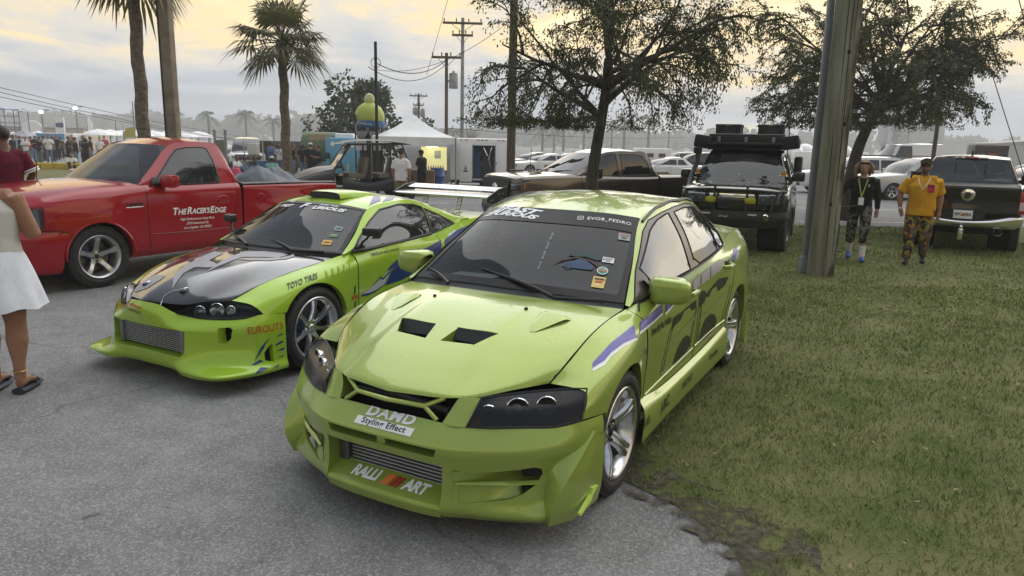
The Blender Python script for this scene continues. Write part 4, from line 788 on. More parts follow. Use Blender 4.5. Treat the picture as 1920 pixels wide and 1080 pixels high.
 decal('nose_lettering', tx('MOTORSPORT', .034, .2, .0), tb, (.905, -.11, .528), (0, 1, -.1), (-.3, 0, .8), DECALBLACK, bo, .003, 1.1)
 decal('bumper_lettering', tx('EUROLIT3', .072, .0, .008), tb, (.50, .83, .428), (-.82, .57, .0), (0, 0, 1), RED, bo, .003, .80)
 decal('fender_lettering', tx('TOYO TIRES', .064, .12, .022, 1.06), bvh(fo), (.13, .83, .722), (-1, 0, .12), (0, 0, 1), DECALBLACK, fo, .006, .85, eye=local_eye((-2.2602, 5.8566), -2.07548))
 decal('fender_lettering', tx('APR', .05, .1, .03), TS, (-.445, .83, .497), (-1, 0, 0), (0, 0, 1), RED, fo, .003)
 for z in (.56, .43): decal('fender_graphic', poly_mesh([(-.012, -.04), (.012, -.02), (.016, .04), (-.004, .03)]), TS, (-.45, .83, z), (-1, 0, 0), (0, 0, 1), mat('dark_green_vinyl', (.02, .09, .02), .4), fo, .003)
 decal('door_lettering', tx('DRIVEN BY PAUL WALKER', .034, .1, .01), TS, (-.88, .82, .828), (-1, 0, .03), (0, 0, 1), DECALBLACK, do, .003, .95)
 EYE = local_eye((-2.2602, 5.8566), -2.07548)
 def sd(n, q, m, par, off=.003): return decal(n, poly_mesh([(-x, z) for x, z in q], .04), TS, (0, .84, 0), (-1, 0, 0), (0, 0, 1), m, par, off, eye=EYE)
 fl = [(-.506, .497), (-.59, .526), (-.702, .582), (-.779, .628), (-.816, .604), (-.925, .672), (-.835, .548), (-.713, .505), (-.614, .488)]
 sd('flame_edge', fl, NAVY, do, .0024); cx, cz = np.mean([p[0] for p in fl]), np.mean([p[1] for p in fl])
 sd('silver_flame', [(cx + (x - cx) * .90, cz + (z - cz) * .72) for x, z in fl], SILVERV, do, .0034)
 sd('blue_flame', [(-.838, .537), (-.935, .662), (-1.10, .70), (-1.35, .745), (-1.70, .80), (-1.72, .62), (-1.3, .60), (-1.081, .552)], NAVY, do)
 sd('blue_flame', [(-.855, .664), (-.95, .722), (-1.06, .765), (-1.20, .785), (-1.45, .80), (-1.70, .855), (-1.70, .80), (-1.45, .765), (-1.33, .735), (-1.10, .69)], mat('mid_blue_vinyl', (.04, .06, .24), .3), do, .0034)
 sd('silver_flame', [(-.79, .618), (-.86, .66), (-.905, .69), (-.90, .675), (-.86, .64)], SILVERV, do)
 sd('blue_flame', [(-1.76, .78), (-1.76, .85), (-2.0, .925), (-2.2, .955), (-2.45, .94), (-2.2, .88), (-2.0, .83)], NAVY, qo)
 sd('silver_flame', [(-1.80, .875), (-1.85, .91), (-1.88, .90), (-1.92, .935), (-1.95, .92), (-1.88, .885)], SILVERV, qo)
 # windshield, cowl, roof, hatch
 wsr = [[(-.275, 0, .868), (-.29, .2, .867), (-.335, .45, .862), (-.425, .725, .858)], [(-.55, 0, 1.055), (-.56, .18, 1.053), (-.61, .41, 1.04), (-.69, .64, 1.012)], [(-.85, 0, 1.222), (-.86, .17, 1.22), (-.90, .37, 1.207), (-.962, .548, 1.178)]]
 ws = PB().grid(loft(wsr, 18, 14), mirror=True).done('windshield', glass('coupe_windshield', (.05, .055, .06), .50), root); tw = bvh(ws)
 c_ = np.array([cr(r_, 61) for r_ in np.array(wsr)]); g_ = np.stack([cr(c_[:, j], 41) for j in range(61)], 1)
 def wsq(y, t): q = g_[int(round(t * 40)), min(60, int(round(abs(y) * 60)))]; return Vector((q[0], math.copysign(q[1], y), q[2]))
 gr = lambda y0, y1, t0, t1, n, k: np.array([[wsq(y, t) + Vector((.002, 0, .003)) for y in np.linspace(y0, y1, n)] for t in np.linspace(t0, t1, k)])
 PB().grid(gr(-1, -.95, 0, 1, 4, 21)).grid(gr(.95, 1, 0, 1, 4, 21)).grid(gr(-1, 1, 0, .06, 41, 4)).grid(gr(-1, 1, .95, 1, 41, 4)).done('black_border', mat('sun_strip'), ws)
 uu = wsq(.5, .9) - wsq(-.5, .9); vv = wsq(0, 1) - wsq(0, .8)
 for t_, sz, y, t, sh, bd, sx in (('THE', .030, -.50, .965, .3, .03, 1.5), ('FAST', .058, -.52, .885, .35, .05, 1.35), ('F', .105, -.10, .905, .35, .05, 1.3), ('AND THE', .030, .40, .955, .3, .03, 1.5), ('URIOUS', .060, .44, .872, .35, .05, 1.55)):
  a = wsq(y - .2, t); b = wsq(min(1, y + .2), t); decal('windshield_lettering', tx(t_, sz, sh, bd), tw, wsq(y, t), b - a, vv, WHITE, ws, .006, sx)
 def sq(w, h): return ([(-w, -h), (w, -h), (w, h), (-w, h)], [(0, 1, 2, 3)])
 for y, t, w, h, m1, m2 in ((.80, .50, .035, .030, 'grey_print', 'teal_print'), (.80, .345, .036, .020, 'teal_print', 'yellow_print'), (.78, .21, .04, .03, 'yellow_print', 'orange_print')):
  b_ = decal('window_sticker', sq(w, h), tw, wsq(y, t), wsq(y + .1, t) - wsq(y - .1, t), vv, MATS[m1], ws, .006)
  for k in (-1, 0, 1): decal('sticker_print', sq(w * .7, h * .14), tw, wsq(y, t) + Vector((-.5, 0, .8)) * (h * .5 * k), wsq(y + .1, t) - wsq(y - .1, t), vv, MATS[m2] if k else DECALBLACK, b_, .0075)
 PB().grid(loft([[(-.232, 0, .842), (-.272, .3, .84), (-.347, .52, .835), (-.42, .70, .829)], [(-.278, 0, .867), (-.292, .2, .866), (-.337, .45, .861), (-.428, .728, .857)]], 16, 4), mirror=True).done('cowl_panel', MATS['cowl_black'], root)
 wiper(root, (-.285, .30, .872), (-.40, -.16, .935)); wiper(root, (-.29, -.25, .872), (-.44, -.62, .92)); PB().tube([(-.285, .30, .868), (-.345, .60, .875)], .010, 6).done('wiper_arm', BLACK, root)
 roof = [[(-.852, 0, 1.224), (-1.1, 0, 1.262), (-1.4, 0, 1.278), (-1.7, 0, 1.262), (-1.95, 0, 1.215)], [(-.875, .24, 1.214), (-1.1, .25, 1.252), (-1.4, .25, 1.27), (-1.7, .25, 1.254), (-1.95, .25, 1.205)], [(-.92, .43, 1.197), (-1.12, .44, 1.23), (-1.4, .44, 1.252), (-1.68, .44, 1.236), (-1.94, .45, 1.182)], [(-.962, .55, 1.178), (-1.13, .552, 1.208), (-1.35, .548, 1.232), (-1.62, .54, 1.228), (-1.93, .565, 1.150)]]
 ro = PB().grid(loft(roof, 26, 14), mirror=True).done('roof', P, root); tr = bvh(ro)
 scp = PB().grid(loft([[(-1.0, -.20, 1.252), (-1.08, -.215, 1.26), (-1.3, -.23, 1.268), (-1.55, -.22, 1.265)], [(-1.0, -.17, 1.302), (-1.08, -.18, 1.312), (-1.3, -.19, 1.308), (-1.55, -.20, 1.272)], [(-1.01, 0, 1.312), (-1.08, 0, 1.325), (-1.3, 0, 1.32), (-1.58, 0, 1.276)], [(-1.0, .17, 1.302), (-1.08, .18, 1.312), (-1.3, .19, 1.308), (-1.55, .20, 1.272)], [(-1.0, .20, 1.252), (-1.08, .215, 1.26), (-1.3, .23, 1.268), (-1.55, .22, 1.265)]], 14, 16)).done('roof_scoop', P, root)
 PB().box((-1.02, 0, 1.278), (.02, .36, .05)).done('scoop_mesh', BLACK, scp)
 for q in ([(-1.05, .50), (-1.35, .30), (-1.55, .18), (-1.45, .30), (-1.25, .47)], [(-1.22, .51), (-1.5, .36), (-1.72, .26), (-1.55, .40), (-1.38, .51)], [(-1.5, .50), (-1.7, .42), (-1.8, .36), (-1.7, .48)]):
  decal('roof_flame', poly_mesh([(x, y) for x, y in q], .06), tr, (0, 0, 1.25), (1, 0, 0), (0, 1, 0), MATS['mid_blue_vinyl'], ro, .003)
 PB().grid(loft([[(-1.95, 0, 1.215), (-1.95, .25, 1.205), (-1.94, .45, 1.182), (-1.93, .565, 1.150)], [(-2.3, 0, 1.13), (-2.3, .25, 1.12), (-2.28, .46, 1.09), (-2.22, .61, 1.055)], [(-2.65, 0, 1.01), (-2.63, .28, 1.006), (-2.58, .48, .998), (-2.48, .645, .992)]], 14, 10), mirror=True).done('hatch_glass', glass('coupe_glass'), root)
 PB().grid(loft([[(-2.65, 0, 1.01), (-2.63, .28, 1.006), (-2.58, .48, .998), (-2.42, .68, .986)], [(-2.95, 0, 1.0), (-2.95, .28, .995), (-2.9, .48, .988), (-2.8, .64, .98)], [(-3.3, 0, .985), (-3.29, .3, .98), (-3.27, .48, .972), (-3.2, .60, .96)]], 14, 8), mirror=True).done('trunk_lid', P, root)
 PB().grid(loft([[(-3.3, 0, .985), (-3.29, .3, .98), (-3.27, .48, .972), (-3.2, .60, .96)], [(-3.36, 0, .86), (-3.35, .35, .86), (-3.32, .56, .86), (-3.2, .69, .86)], [(-3.40, 0, .70), (-3.39, .38, .70), (-3.35, .6, .70), (-3.2, .74, .70)], [(-3.40, 0, .46), (-3.39, .38, .46), (-3.35, .6, .46), (-3.2, .74, .46)], [(-3.36, 0, .28), (-3.35, .36, .28), (-3.3, .58, .28), (-3.2, .70, .28)]], 14, 12), mirror=True).done('rear_fascia', P, root)
 # tall double wing
 wing = PB().grid(loft([[(-2.88, -.66, 1.190), (-2.88, .66, 1.190)], [(-2.92, -.66, 1.205), (-2.92, .66, 1.205)], [(-3.06, -.66, 1.212), (-3.06, .66, 1.212)], [(-3.16, -.66, 1.222), (-3.16, .66, 1.222)], [(-3.06, -.66, 1.182), (-3.06, .66, 1.182)], [(-2.92, -.66, 1.172), (-2.92, .66, 1.172)], [(-2.88, -.66, 1.188), (-2.88, .66, 1.188)]], 8, 24)).done('rear_wing', mat('wing_silver', (.55, .57, .58), .25, .8), root)
 PB().grid(loft([[(-3.12, -.66, 1.246), (-3.12, .66, 1.246)], [(-3.16, -.66, 1.262), (-3.16, .66, 1.262)], [(-3.27, -.66, 1.285), (-3.27, .66, 1.285)], [(-3.16, -.66, 1.248), (-3.16, .66, 1.248)], [(-3.12, -.66, 1.244), (-3.12, .66, 1.244)]], 8, 12)).done('wing_flap', MATS['wing_silver'], wing)
 for s in (1, -1):
  ep = PB().prism([(-2.86, 1.135), (-2.86, 1.195), (-3.10, 1.275), (-3.29, 1.30), (-3.27, 1.13), (-2.95, 1.11)], .66 * s, .672 * s, 'y').done('end_plate', DECALBLACK, wing)
  for k, (x, z) in enumerate(((-2.92, 1.15), (-2.98, 1.155), (-3.16, 1.16), (-3.2, 1.22), (-3.1, 1.22))): PB().lathe([(0, .003), (.008, .003), (.009, 0)], 8, 'Y', c=(x, .674 * s, z)).done('bolt', CHROME, ep)
  st = PB().tube([(-2.80, .24 * s, 1.0), (-2.93, .24 * s, 1.175)], .009, 6).tube([(-2.93, .24 * s, 1.0), (-3.0, .24 * s, 1.18)], .009, 6)
  for k in range(4): st.tube([(-2.82 - .033 * k, .24 * s, 1.025 + .043 * k), (-2.945 - .018 * k, .24 * s, 1.04 + .046 * k)], .005, 5)
  st.box((-2.87, .24 * s, 1.0), (.2, .03, .012)).done('wing_stand', mat('pale_gold_metal', (.65, .60, .50), .3, .8), wing)
 # cabin and running gear
 PB().box((-.62, 0, .76), (.40, 1.3, .18), bev=.05).box((-1.3, 0, .28), (2.4, 1.45, .06)).done('dashboard', INTERIOR, root)
 seat(root, -1.3, .34, .40); seat(root, -1.3, -.34, .40); steering(root, -.88, .34, .80)
 PB().tube([(-1.75, -.5, .5), (-1.72, -.5, 1.05), (-1.70, -.35, 1.14), (-1.70, .35, 1.14), (-1.72, .5, 1.05), (-1.75, .5, .5)], .022, 8).done('roll_bar', mat('blue_metal', (.03, .10, .25), .35, .3), root)
 PB().box((-.82, 0, 1.165), (.03, .22, .05), bev=.01).done('rear_view_mirror', BLACK, root)
 PB().box((-1.25, 0, .20), (3.6, 1.45, .10)).box((-1.25, 0, .42), (1.85, 1.4, .36)).box((.50, 0, .40), (.3, 1.0, .3)).done('underbody', DARK, root)
 for wx in (0, -2.51):
  for s in (1, -1): PB().lathe([(.375, -.02), (.375, .30)], 24, 'Y', c=(wx, .48 * s - .14, .34)).done('wheel_well', DARK, root)
 w0 = make_wheel(root, .328, .225, .245, 7, [.036, .034, .032, .034, .044], [.40, .62, .76, .84, .90], .09, mat('silver_alloy', (.56, .57, .59), .22, 1.0), lugs=0, hubm=CHROME, rot=.0)
 place_wheels(root, w0, [(0, .73, .328, 1), (0, -.73, .328, -1), (-2.51, .73, .328, 1), (-2.51, -.73, .328, -1)], steer=.05)
 return root
# ------------------------------------------------------------------ general vehicle body
def car_body(root, P, st, sill, hood_n, bow_f, bow_r, wheels, ra, flare=0.03, crown=.05, deck_from=None, cabin=None, fascia='front_fascia', splits=(), zr=None, deck_crown=.03, rail_row=None):
 """st: stations (x, y_top, z_top, half_width) front to rear. Returns the parts by name."""
 out = {}
 def fl(x): return sum(flare * math.exp(-((x - wx) / .42) ** 2) for wx in wheels)
 R_ = [[], [], [], [], [], []]
 for (x, yt, zt, w) in st:
  f = fl(x); zm = sill + (zt - sill) * .48
  R_[0].append((x, w - .07, sill)); R_[1].append((x, w - .015 + f * .8, sill + .12)); R_[2].append((x, w + f, zm)); R_[3].append((x, w + f * .6, zt - (zt - sill) * .24)); R_[4].append((x, yt + (w - yt) * .80, zt - (zt - sill) * .08)); R_[5].append((x, yt, zt))
 G = loft(R_, max(30, len(st) * 6), 30)
 zr = zr or ra
 parts = {}
 for s in (1, -1):
  sheet = PB().grid(G * np.array([1, s, 1.0]))
  for wx in wheels: hole(sheet, [(wx + ra, sill - .3), (wx + ra, zr)] + arc(wx, zr, ra, 2, 178, 22) + [(wx - ra, zr), (wx - ra, sill - .3)], 'y', wall=(0, -.06 * s, 0))
  ps = []
  for nm, poly in splits: ps.append((nm, split(sheet, poly, 'y')))
  xs = [x for _, p in splits for x, _z in p]; q2 = split(sheet, [(sum(xs) / len(xs), -1), (-9, -1), (-9, 3), (sum(xs) / len(xs), 3)], 'y') if splits else None
  o = sheet.done('body_side', P, root); lst = [o]
  if q2 and q2.bm.faces: q2.done('rear_body_side', P, root)
  for nm, q in ps: lst.append(q.done(nm, P, root))
  parts[s] = lst; out['side', s] = lst; out['tree', s] = bvh(*lst)
 def top_sheet(idx, name, cr_, bow0=0.0, bow1=0.0, m=None):
  rows = []
  for fy, fz in ((1, 0), (.82, .45), (.5, .85), (0, 1)):
   row = []
   for k, i in enumerate(idx):
    x, yt, zt, w = st[i]; b = (bow0 if k == 0 else bow1 if k == len(idx) - 1 else (bow0 * max(0, 1 - k / 2) + bow1 * max(0, (k - len(idx) + 3) / 2) * (k > len(idx) / 2)))
    row.append((x + b * (1 - fy * fy), yt * fy, zt + cr_ * fz))
   rows.append(row)
  o = PB().grid(loft(rows, 24, 12), mirror=True).done(name, m or P, root); out[name] = o; return o
 top_sheet(list(range(hood_n)), 'hood', crown, bow_f, .16)
 if deck_from is not None: top_sheet(list(range(deck_from, len(st))), 'trunk_lid', deck_crown, -.1, -bow_r)
 def fascia_sheet(i, bow, name, sgn, c):
  rows = []
  for k in (5, 4, 3, 2, 1, 0):
   x, y, z = R_[k][i]; pr = (1, .99, 1.04, 1.05, 1.04, .9)[5 - k]; r = []
   for fy in (1, .88, .6, 0): r.append((x + sgn * bow * pr * (1 - fy ** 2.6) , y * fy, z + (c * (1 - fy * fy) if k == 5 else 0)))
   rows.append(r)
  o = PB().grid(loft(rows, 20, 20), mirror=True).done(name, P, root); out[name] = o; return o
 fascia_sheet(0, bow_f, 'front_fascia', 1, crown); fascia_sheet(len(st) - 1, bow_r, 'rear_fascia', -1, deck_crown if deck_from is not None else 0)
 return out
def cabin(root, P, belt, rail, a, b, panes, wbow=.18, rbow=.12, crown=.06, gl=None, bulge=.02, frame=None, rear=True, back_glass=None):
 """glasshouse over a belt: side pillars with panes cut out, windshield, roof, rear window"""
 gl = gl or glass('side_glass'); out = {}
 mid = [tuple((np.array(p) + np.array(q)) / 2 + np.array([0, bulge, 0])) for p, q in zip(belt, rail)]
 G = loft([belt, mid, rail], 50, 14)
 for s in (1, -1):
  sh = PB().grid(G * np.array([1, s, 1.0])); gs = [(p, split(sh, p, 'y')) for p in panes]; po = sh.done('side_pillars', P, root); out['pillar', s] = po
  for p, g in gs:
   if not g.bm.faces: g.bm.free(); continue
   w = g.done('side_window', gl, root); t = bvh(w, po)
   seam('window_rubber', t, [(x, rail[a][1] * s, z) for x, z in p], (0, -s, 0), BLACK, w, .010, 0, closed=True)
 def sheet(p0, p1, b0, b1, c0, c1, name, m, sg=1):
  rows = []
  for fy in (1, .85, .5, 0):
   q0 = (p0[0] + sg * b0 * (1 - fy * fy), p0[1] * fy, p0[2] + c0 * (1 - fy ** 2)); q1 = (p1[0] + sg * b1 * (1 - fy * fy), p1[1] * fy, p1[2] + c1 * (1 - fy ** 2))
   mm = tuple((np.array(q0) + np.array(q1)) / 2 + np.array([sg * .02, 0, .015])); rows.append([q0, mm, q1])
  o = PB().grid(loft(rows, 14, 12), mirror=True).done(name, m, root); out[name] = o; return o
 # windshield follows the front pillar points
 def follow(idx, b0, b1, c0, c1, name, m, sg):
  rows = []
  for fy in (1, .85, .5, 0):
   r = []
   for k, i in enumerate(idx):
    t = k / (len(idx) - 1); p = rail[i]; bb = b0 * (1 - t) + b1 * t; cc = c0 * (1 - t) + c1 * t; r.append((p[0] + sg * bb * (1 - fy * fy), p[1] * fy, p[2] + cc * (1 - fy ** 2)))
   rows.append(r)
  o = PB().grid(loft(rows, 16, 12), mirror=True).done(name, m, root); out[name] = o; return o
 follow(list(range(0, a + 1)), wbow, wbow * .5, .02, crown * .5, 'windshield', glass('truck_windshield', (.03, .033, .036), .55), 1)
 rows = []
 for fy, fz in ((1, 0), (.85, .45), (.5, .85), (0, 1)):
  r = []
  for k, i in enumerate(range(a, b + 1)):
   p = rail[i]; e = wbow * .5 if i == a else (-rbow * .5 if i == b else 0); c = crown * (.5 if i == a else .6 if i == b else 1)
   r.append((p[0] + e * (1 - fy * fy), p[1] * fy, p[2] + c * (1 - fy ** 2)))
  rows.append(r)
 out['roof'] = PB().grid(loft(rows, 24, 12), mirror=True).done('roof', P, root)
 if rear: follow(list(range(b, len(rail))), rbow * .5, rbow, crown * .6, .0, 'rear_window', back_glass or gl, -1)
 return out
def truck_wheels(root, spots, rt, wd, rr, n=5, ws=None, ys=None, m=None, lugs=5, groove=.05, tread=True):
 w0 = make_wheel(root, rt, wd, rr, n, ws or [.06, .055, .05, .055, .07], ys or [.4, .55, .66, .74, .82], groove, m or ALLOY, lugs=lugs, tread=tread)
 place_wheels(root, w0, spots)
def under(root, x0, x1, w, z0, z1, wheels, rw, y):
 PB().box(((x0 + x1) / 2, 0, (z0 + z1) / 2), (abs(x1 - x0), w * 2, z1 - z0)).done('underbody', DARK, root)
 for wx in wheels:
  for s in (1, -1): PB().lathe([(rw, -.02), (rw, .34)], 20, 'Y', c=(wx, (y - .30) * s - .16, rw)).done('wheel_well', DARK, root)
def mirror_box(root, P, x, y, z, s, w=.20, h=.16, d=.10, arm=.12):
 o = PB().box((x, (y + w / 2) * s, z), (d, w, h), rot=(0, 0, .15 * s), bev=min(w, h, d) * .3).done('wing_mirror', P, root)
 PB().box((x, (y - arm / 2) * s, z - h * .2), (d * .6, arm + .06, h * .35), bev=.01).done('mirror_arm', BLACK, o)
 return o
# ------------------------------------------------------------------ red street pickup
def build_red_pickup():
 root = thing('red_pickup', 'glossy red street pickup with white door lettering and silver five spoke wheels', 'truck', (-5.70205, 8.85387, 0), -2.09249)
 P = paint('deep_red_paint', (0.30, 0.002, 0.010), 0.0, 0.3, drops=False)
 st = [(.66, .70, 1.045, .86), (.50, .79, 1.09, .925), (.25, .83, 1.14, .955), (-.05, .845, 1.172, .965), (-.35, .85, 1.185, .955), (-.64, .865, 1.19, .95), (-1.0, .885, 1.165, .95), (-1.5, .885, 1.165, .95), (-2.06, .88, 1.17, .95)]
 fd = [(-.655, .1), (-.635, .55), (-.625, .85), (-.645, 1.3), (-1.99, 1.3), (-1.98, .95), (-1.90, .62), (-1.90, .1)]
 b = car_body(root, P, st, .30, 6, .16, .0, [0], .405, flare=.035, crown=.055, splits=[('door', fd)], zr=.375)
 belt = [(-.60, .86, 1.185), (-.80, .885, 1.17), (-1.05, .885, 1.165), (-1.35, .885, 1.165), (-1.65, .885, 1.168), (-1.92, .88, 1.17), (-2.06, .88, 1.17)]
 rail = [(-.59, .845, 1.195), (-.86, .755, 1.42), (-1.17, .648, 1.665), (-1.45, .655, 1.722), (-1.72, .655, 1.722), (-1.93, .67, 1.66), (-2.06, .85, 1.20)]
 pane = [[(-.80, 1.185), (-.82, 1.24), (-1.0, 1.40), (-1.15, 1.535), (-1.26, 1.622), (-1.42, 1.65), (-1.66, 1.652), (-1.72, 1.63), (-1.745, 1.5), (-1.775, 1.22), (-1.75, 1.185), (-1.2, 1.178)]]
 c = cabin(root, P, belt, rail, 2, 5, pane, .20, .05, .05, glass('pickup_glass', (.03, .032, .034), .62))
 for s in (1, -1):
  t = b['tree', s]; do = b['side', s][1]; dr = (0, -s, 0)
  seam('panel_gap', t, [(x, .95 * s, z) for x, z in ((-.655, .3), (-.635, .55), (-.625, .85), (-.64, 1.17))], dr, GAP, do, .005, -.001)
  seam('panel_gap', t, [(x, .95 * s, z) for x, z in ((-1.985, 1.16), (-1.98, .95), (-1.90, .62), (-1.90, .3))], dr, GAP, do, .005, -.001)
  seam('door_crease', t, [(x, .95 * s, z) for x, z in ((-.67, .575), (-1.3, .56), (-1.9, .555))], dr, mat('crease_red', (.16, .004, .008), .4), do, .007, -.002)
  hp = drop(t, (-1.75, .95 * s, .95), dr, 0)
  h = PB().lathe([(0, .002), (.06, .002), (.075, .006), (.085, -.004)], 24, 'Y', c=(0, 0, 0)).xf(Matrix.Translation(hp) @ Matrix.Diagonal((1.35, s, .75, 1))).done('door_handle', P, do); PB().box(hp + Vector((0, .012 * s, -.005)), (.15, .02, .03), bev=.008).done('handle_lever', P, h)
  mirror_box(root, P, -.90, .94, 1.235, s, .20, .165, .15)
  PB().grid(loft([[(-.72, .885 * s, 1.18), (-.86, .89 * s, 1.18)], [(-.73, .90 * s, 1.20), (-.88, .96 * s, 1.21)], [(-.78, .86 * s, 1.28), (-.88, .90 * s, 1.27)]], 5, 7)).done('mirror_base', BLACK, root)
  # headlight and marker
  hl = PB().box((.64, .81 * s, .87), (.18, .24, .235), rot=(0, .10, .5 * s), bev=.03).done('headlight', glass('coupe_lens'), root); PB().box((.62, .805 * s, .87), (.15, .21, .20), rot=(0, .1, .5 * s)).done('lamp_housing', ALLOY, hl)
  PB().lathe([(.055, 0), (.05, -.015), (.025, -.03), (0, -.03)], 20, 'X').xf(Matrix.Translation((.715, .80 * s, .895)) @ Matrix.Rotation(.5 * s, 4, 'Z')).done('lamp_bowl', CHROME, hl); PB().box((.69, .805 * s, .785), (.05, .20, .05), rot=(0, .1, .5 * s), bev=.01).done('turn_lamp', AMBER, hl)
  # wheel arch lip
  PB().tube([(x, (.985 if 0 else .982) * s, z) for x, z in arc(0, .375, .415, 0, 180, 22)], .012, 6).done('arch_lip', P, b['side', s][0])
 # bumper
 bm = PB().grid(loft([[(.36, .975, .70), (.50, .965, .715), (.70, .88, .73), (.80, .6, .735), (.84, 0, .735)], [(.355, .98, .62), (.52, .975, .63), (.74, .89, .64), (.85, .6, .645), (.89, 0, .645)], [(.40, .972, .5), (.53, .965, .5), (.74, .88, .5), (.85, .6, .5), (.89, 0, .5)], [(.44, .955, .30), (.53, .94, .29), (.72, .86, .28), (.82, .6, .28), (.86, 0, .28)], [(.45, .92, .235), (.53, .90, .23), (.68, .83, .23), (.78, .58, .23), (.82, 0, .23)]], 26, 16), mirror=True).done('front_bumper', P, root)
 for s in (1, -1): seam('bumper_gap', bvh(bm), [(.36, .975 * s, .70), (.50, .965 * s, .715), (.70, .88 * s, .73)], (0, -s, 0), GAP, bm, .007, 0)
 PB().box((.80, 0, .90), (.05, 1.1, .22), bev=.02).done('grille', BLACK, root)
 # bed with flared rear fenders
 bed = thing_part('bed', root)
 for s in (1, -1):
  rows = [[(-2.12, .87, .30), (-2.5, .88, .30), (-3.05, .90, .32), (-3.6, .88, .34), (-3.99, .84, .40)], [(-2.12, .905, .60), (-2.5, .95, .62), (-3.05, 1.0, .66), (-3.6, .95, .66), (-3.99, .89, .66)], [(-2.12, .915, .90), (-2.5, .935, .90), (-3.05, .95, .92), (-3.6, .93, .90), (-3.99, .90, .88)], [(-2.12, .925, 1.09), (-2.6, .925, 1.09), (-3.05, .925, 1.085), (-3.6, .92, 1.075), (-3.99, .91, 1.06)], [(-2.12, .90, 1.135), (-2.6, .90, 1.13), (-3.05, .90, 1.125), (-3.6, .90, 1.115), (-3.99, .89, 1.10)]]
  q = PB().grid(loft(rows, 30, 16) * np.array([1, s, 1.0])); hole(q, [(-3.05 + .40, .1)] + arc(-3.05, .375, .40, 2, 178, 22) + [(-3.45, .1)], 'y', wall=(0, -.05 * s, 0)); q.done('bed_side', P, root)
  PB().grid(loft([[(-2.12, .905, 1.132), (-3.05, .905, 1.122), (-3.99, .895, 1.097)], [(-2.12, .90, 1.16), (-3.05, .90, 1.15), (-3.99, .89, 1.125)], [(-2.12, .80, 1.165), (-3.05, .80, 1.155), (-3.99, .79, 1.13)], [(-2.12, .79, 1.10), (-3.05, .79, 1.09), (-3.99, .78, 1.07)], [(-2.12, .79, .70), (-3.05, .79, .70), (-3.99, .78, .70)]], 12, 12) * np.array([1, s, 1.0])).done('bed_rail', mat('rail_black', (.022, .022, .024), .5), root)
  PB().lathe([(0, .004), (.075, .004), (.08, 0), (.08, -.006)], 24, 'Y').xf(Matrix.Translation(Vector((-2.42, .932 * s, .93))) @ Matrix.Diagonal((1, s, 1, 1))).done('fuel_flap', P, root)
 PB().box((-3.05, 0, .68), (1.9, 1.58, .04)).box((-2.13, 0, .92), (.04, 1.6, .46)).done('bed_floor', mat('bed_liner', (.018, .018, .019), .8), root)
 PB().box((-3.99, 0, .88), (.06, 1.72, .46), bev=.015).done('tailgate', P, root)
 PB().box((-2.085, 0, .75), (.05, 1.74, .80)).done('bed_gap', DARK, root)
 # lettering
 T = b['tree', 1]; do = b['side', 1][1]; fo = b['side', 1][0]; EYE = local_eye((-5.70205, 8.85387), -2.09249)
 def tline(t_, sz, x, z, sh, bd, sx, al='LEFT'): decal('door_lettering', tx(t_, sz, sh, bd, 1.0, al), T, (x, .96, z), (-1, 0, -.02), (0, 0, 1), WHITE, do, .005, sx, eye=EYE)
 tline('T', .125, -.955, .838, .25, .03, .95); tline('HE', .098, -1.035, .828, .25, .03, .95); tline('R', .125, -1.165, .835, .25, .03, .95); tline('ACER\'S', .098, -1.245, .825, .25, .03, .86); tline('E', .125, -1.515, .825, .25, .03, .95); tline('DGE', .098, -1.585, .815, .25, .03, .93)
 tline('High Performance Auto Parts', .044, -1.06, .732, .3, .012, .98); tline('2710 Hammond St.', .044, -1.15, .672, .3, .012, .98); tline('Los Angeles, CA 90023', .044, -1.11, .618, .3, .012, .98)
 decal('fender_badge', tx('Lightning', .062, .35, .03), T, (-.455, .96, .968), (-1, 0, .01), (0, 0, 1), DECALBLACK, fo, .007, .95, eye=EYE); decal('fender_badge', poly_mesh([(-.115, -.012), (.105, -.012), (.12, .0), (-.10, .0)]), T, (-.455, .96, .938), (-1, 0, .01), (0, 0, 1), WHITE, fo, .006, eye=EYE)
 for a_, b_ in (((-.42, -.1, 1.225), (-.72, .45, 1.275)), ((-.43, .35, 1.215), (-.62, .70, 1.25))): wiper(root, a_, b_)
 PB().tube([(-.16, -.62, 1.205), (-.18, -.62, 1.45)], .006, 5).done('antenna', BLACK, root)
 PB().box((-.75, 0, 1.08), (.4, 1.6, .2), bev=.05).done('dashboard', INTERIOR, root); PB().box((-1.55, 0, .85), (.5, 1.4, .2), bev=.05).box((-1.82, 0, 1.15), (.16, 1.4, .6), bev=.05).done('bench_seat', mat('grey_cloth', (.05, .05, .055), .9), root); steering(root, -1.05, .38, 1.15)
 under(root, .5, -3.9, .62, .28, .66, [0, -3.05], .42, .95)
 truck_wheels(root, [(0, .795, .37, 1), (0, -.795, .37, -1), (-3.05, .80, .37, 1), (-3.05, -.80, .37, -1)], .37, .29, .250, 5, [.085, .062, .056, .060, .066], [.40, .46, .62, .78, .86], mat('satin_alloy', (.58, .58, .59), .3, 1.0, col2=(.48, .48, .49), scale=20), 5, 0.0)
 return root
def thing_part(name, root): return root
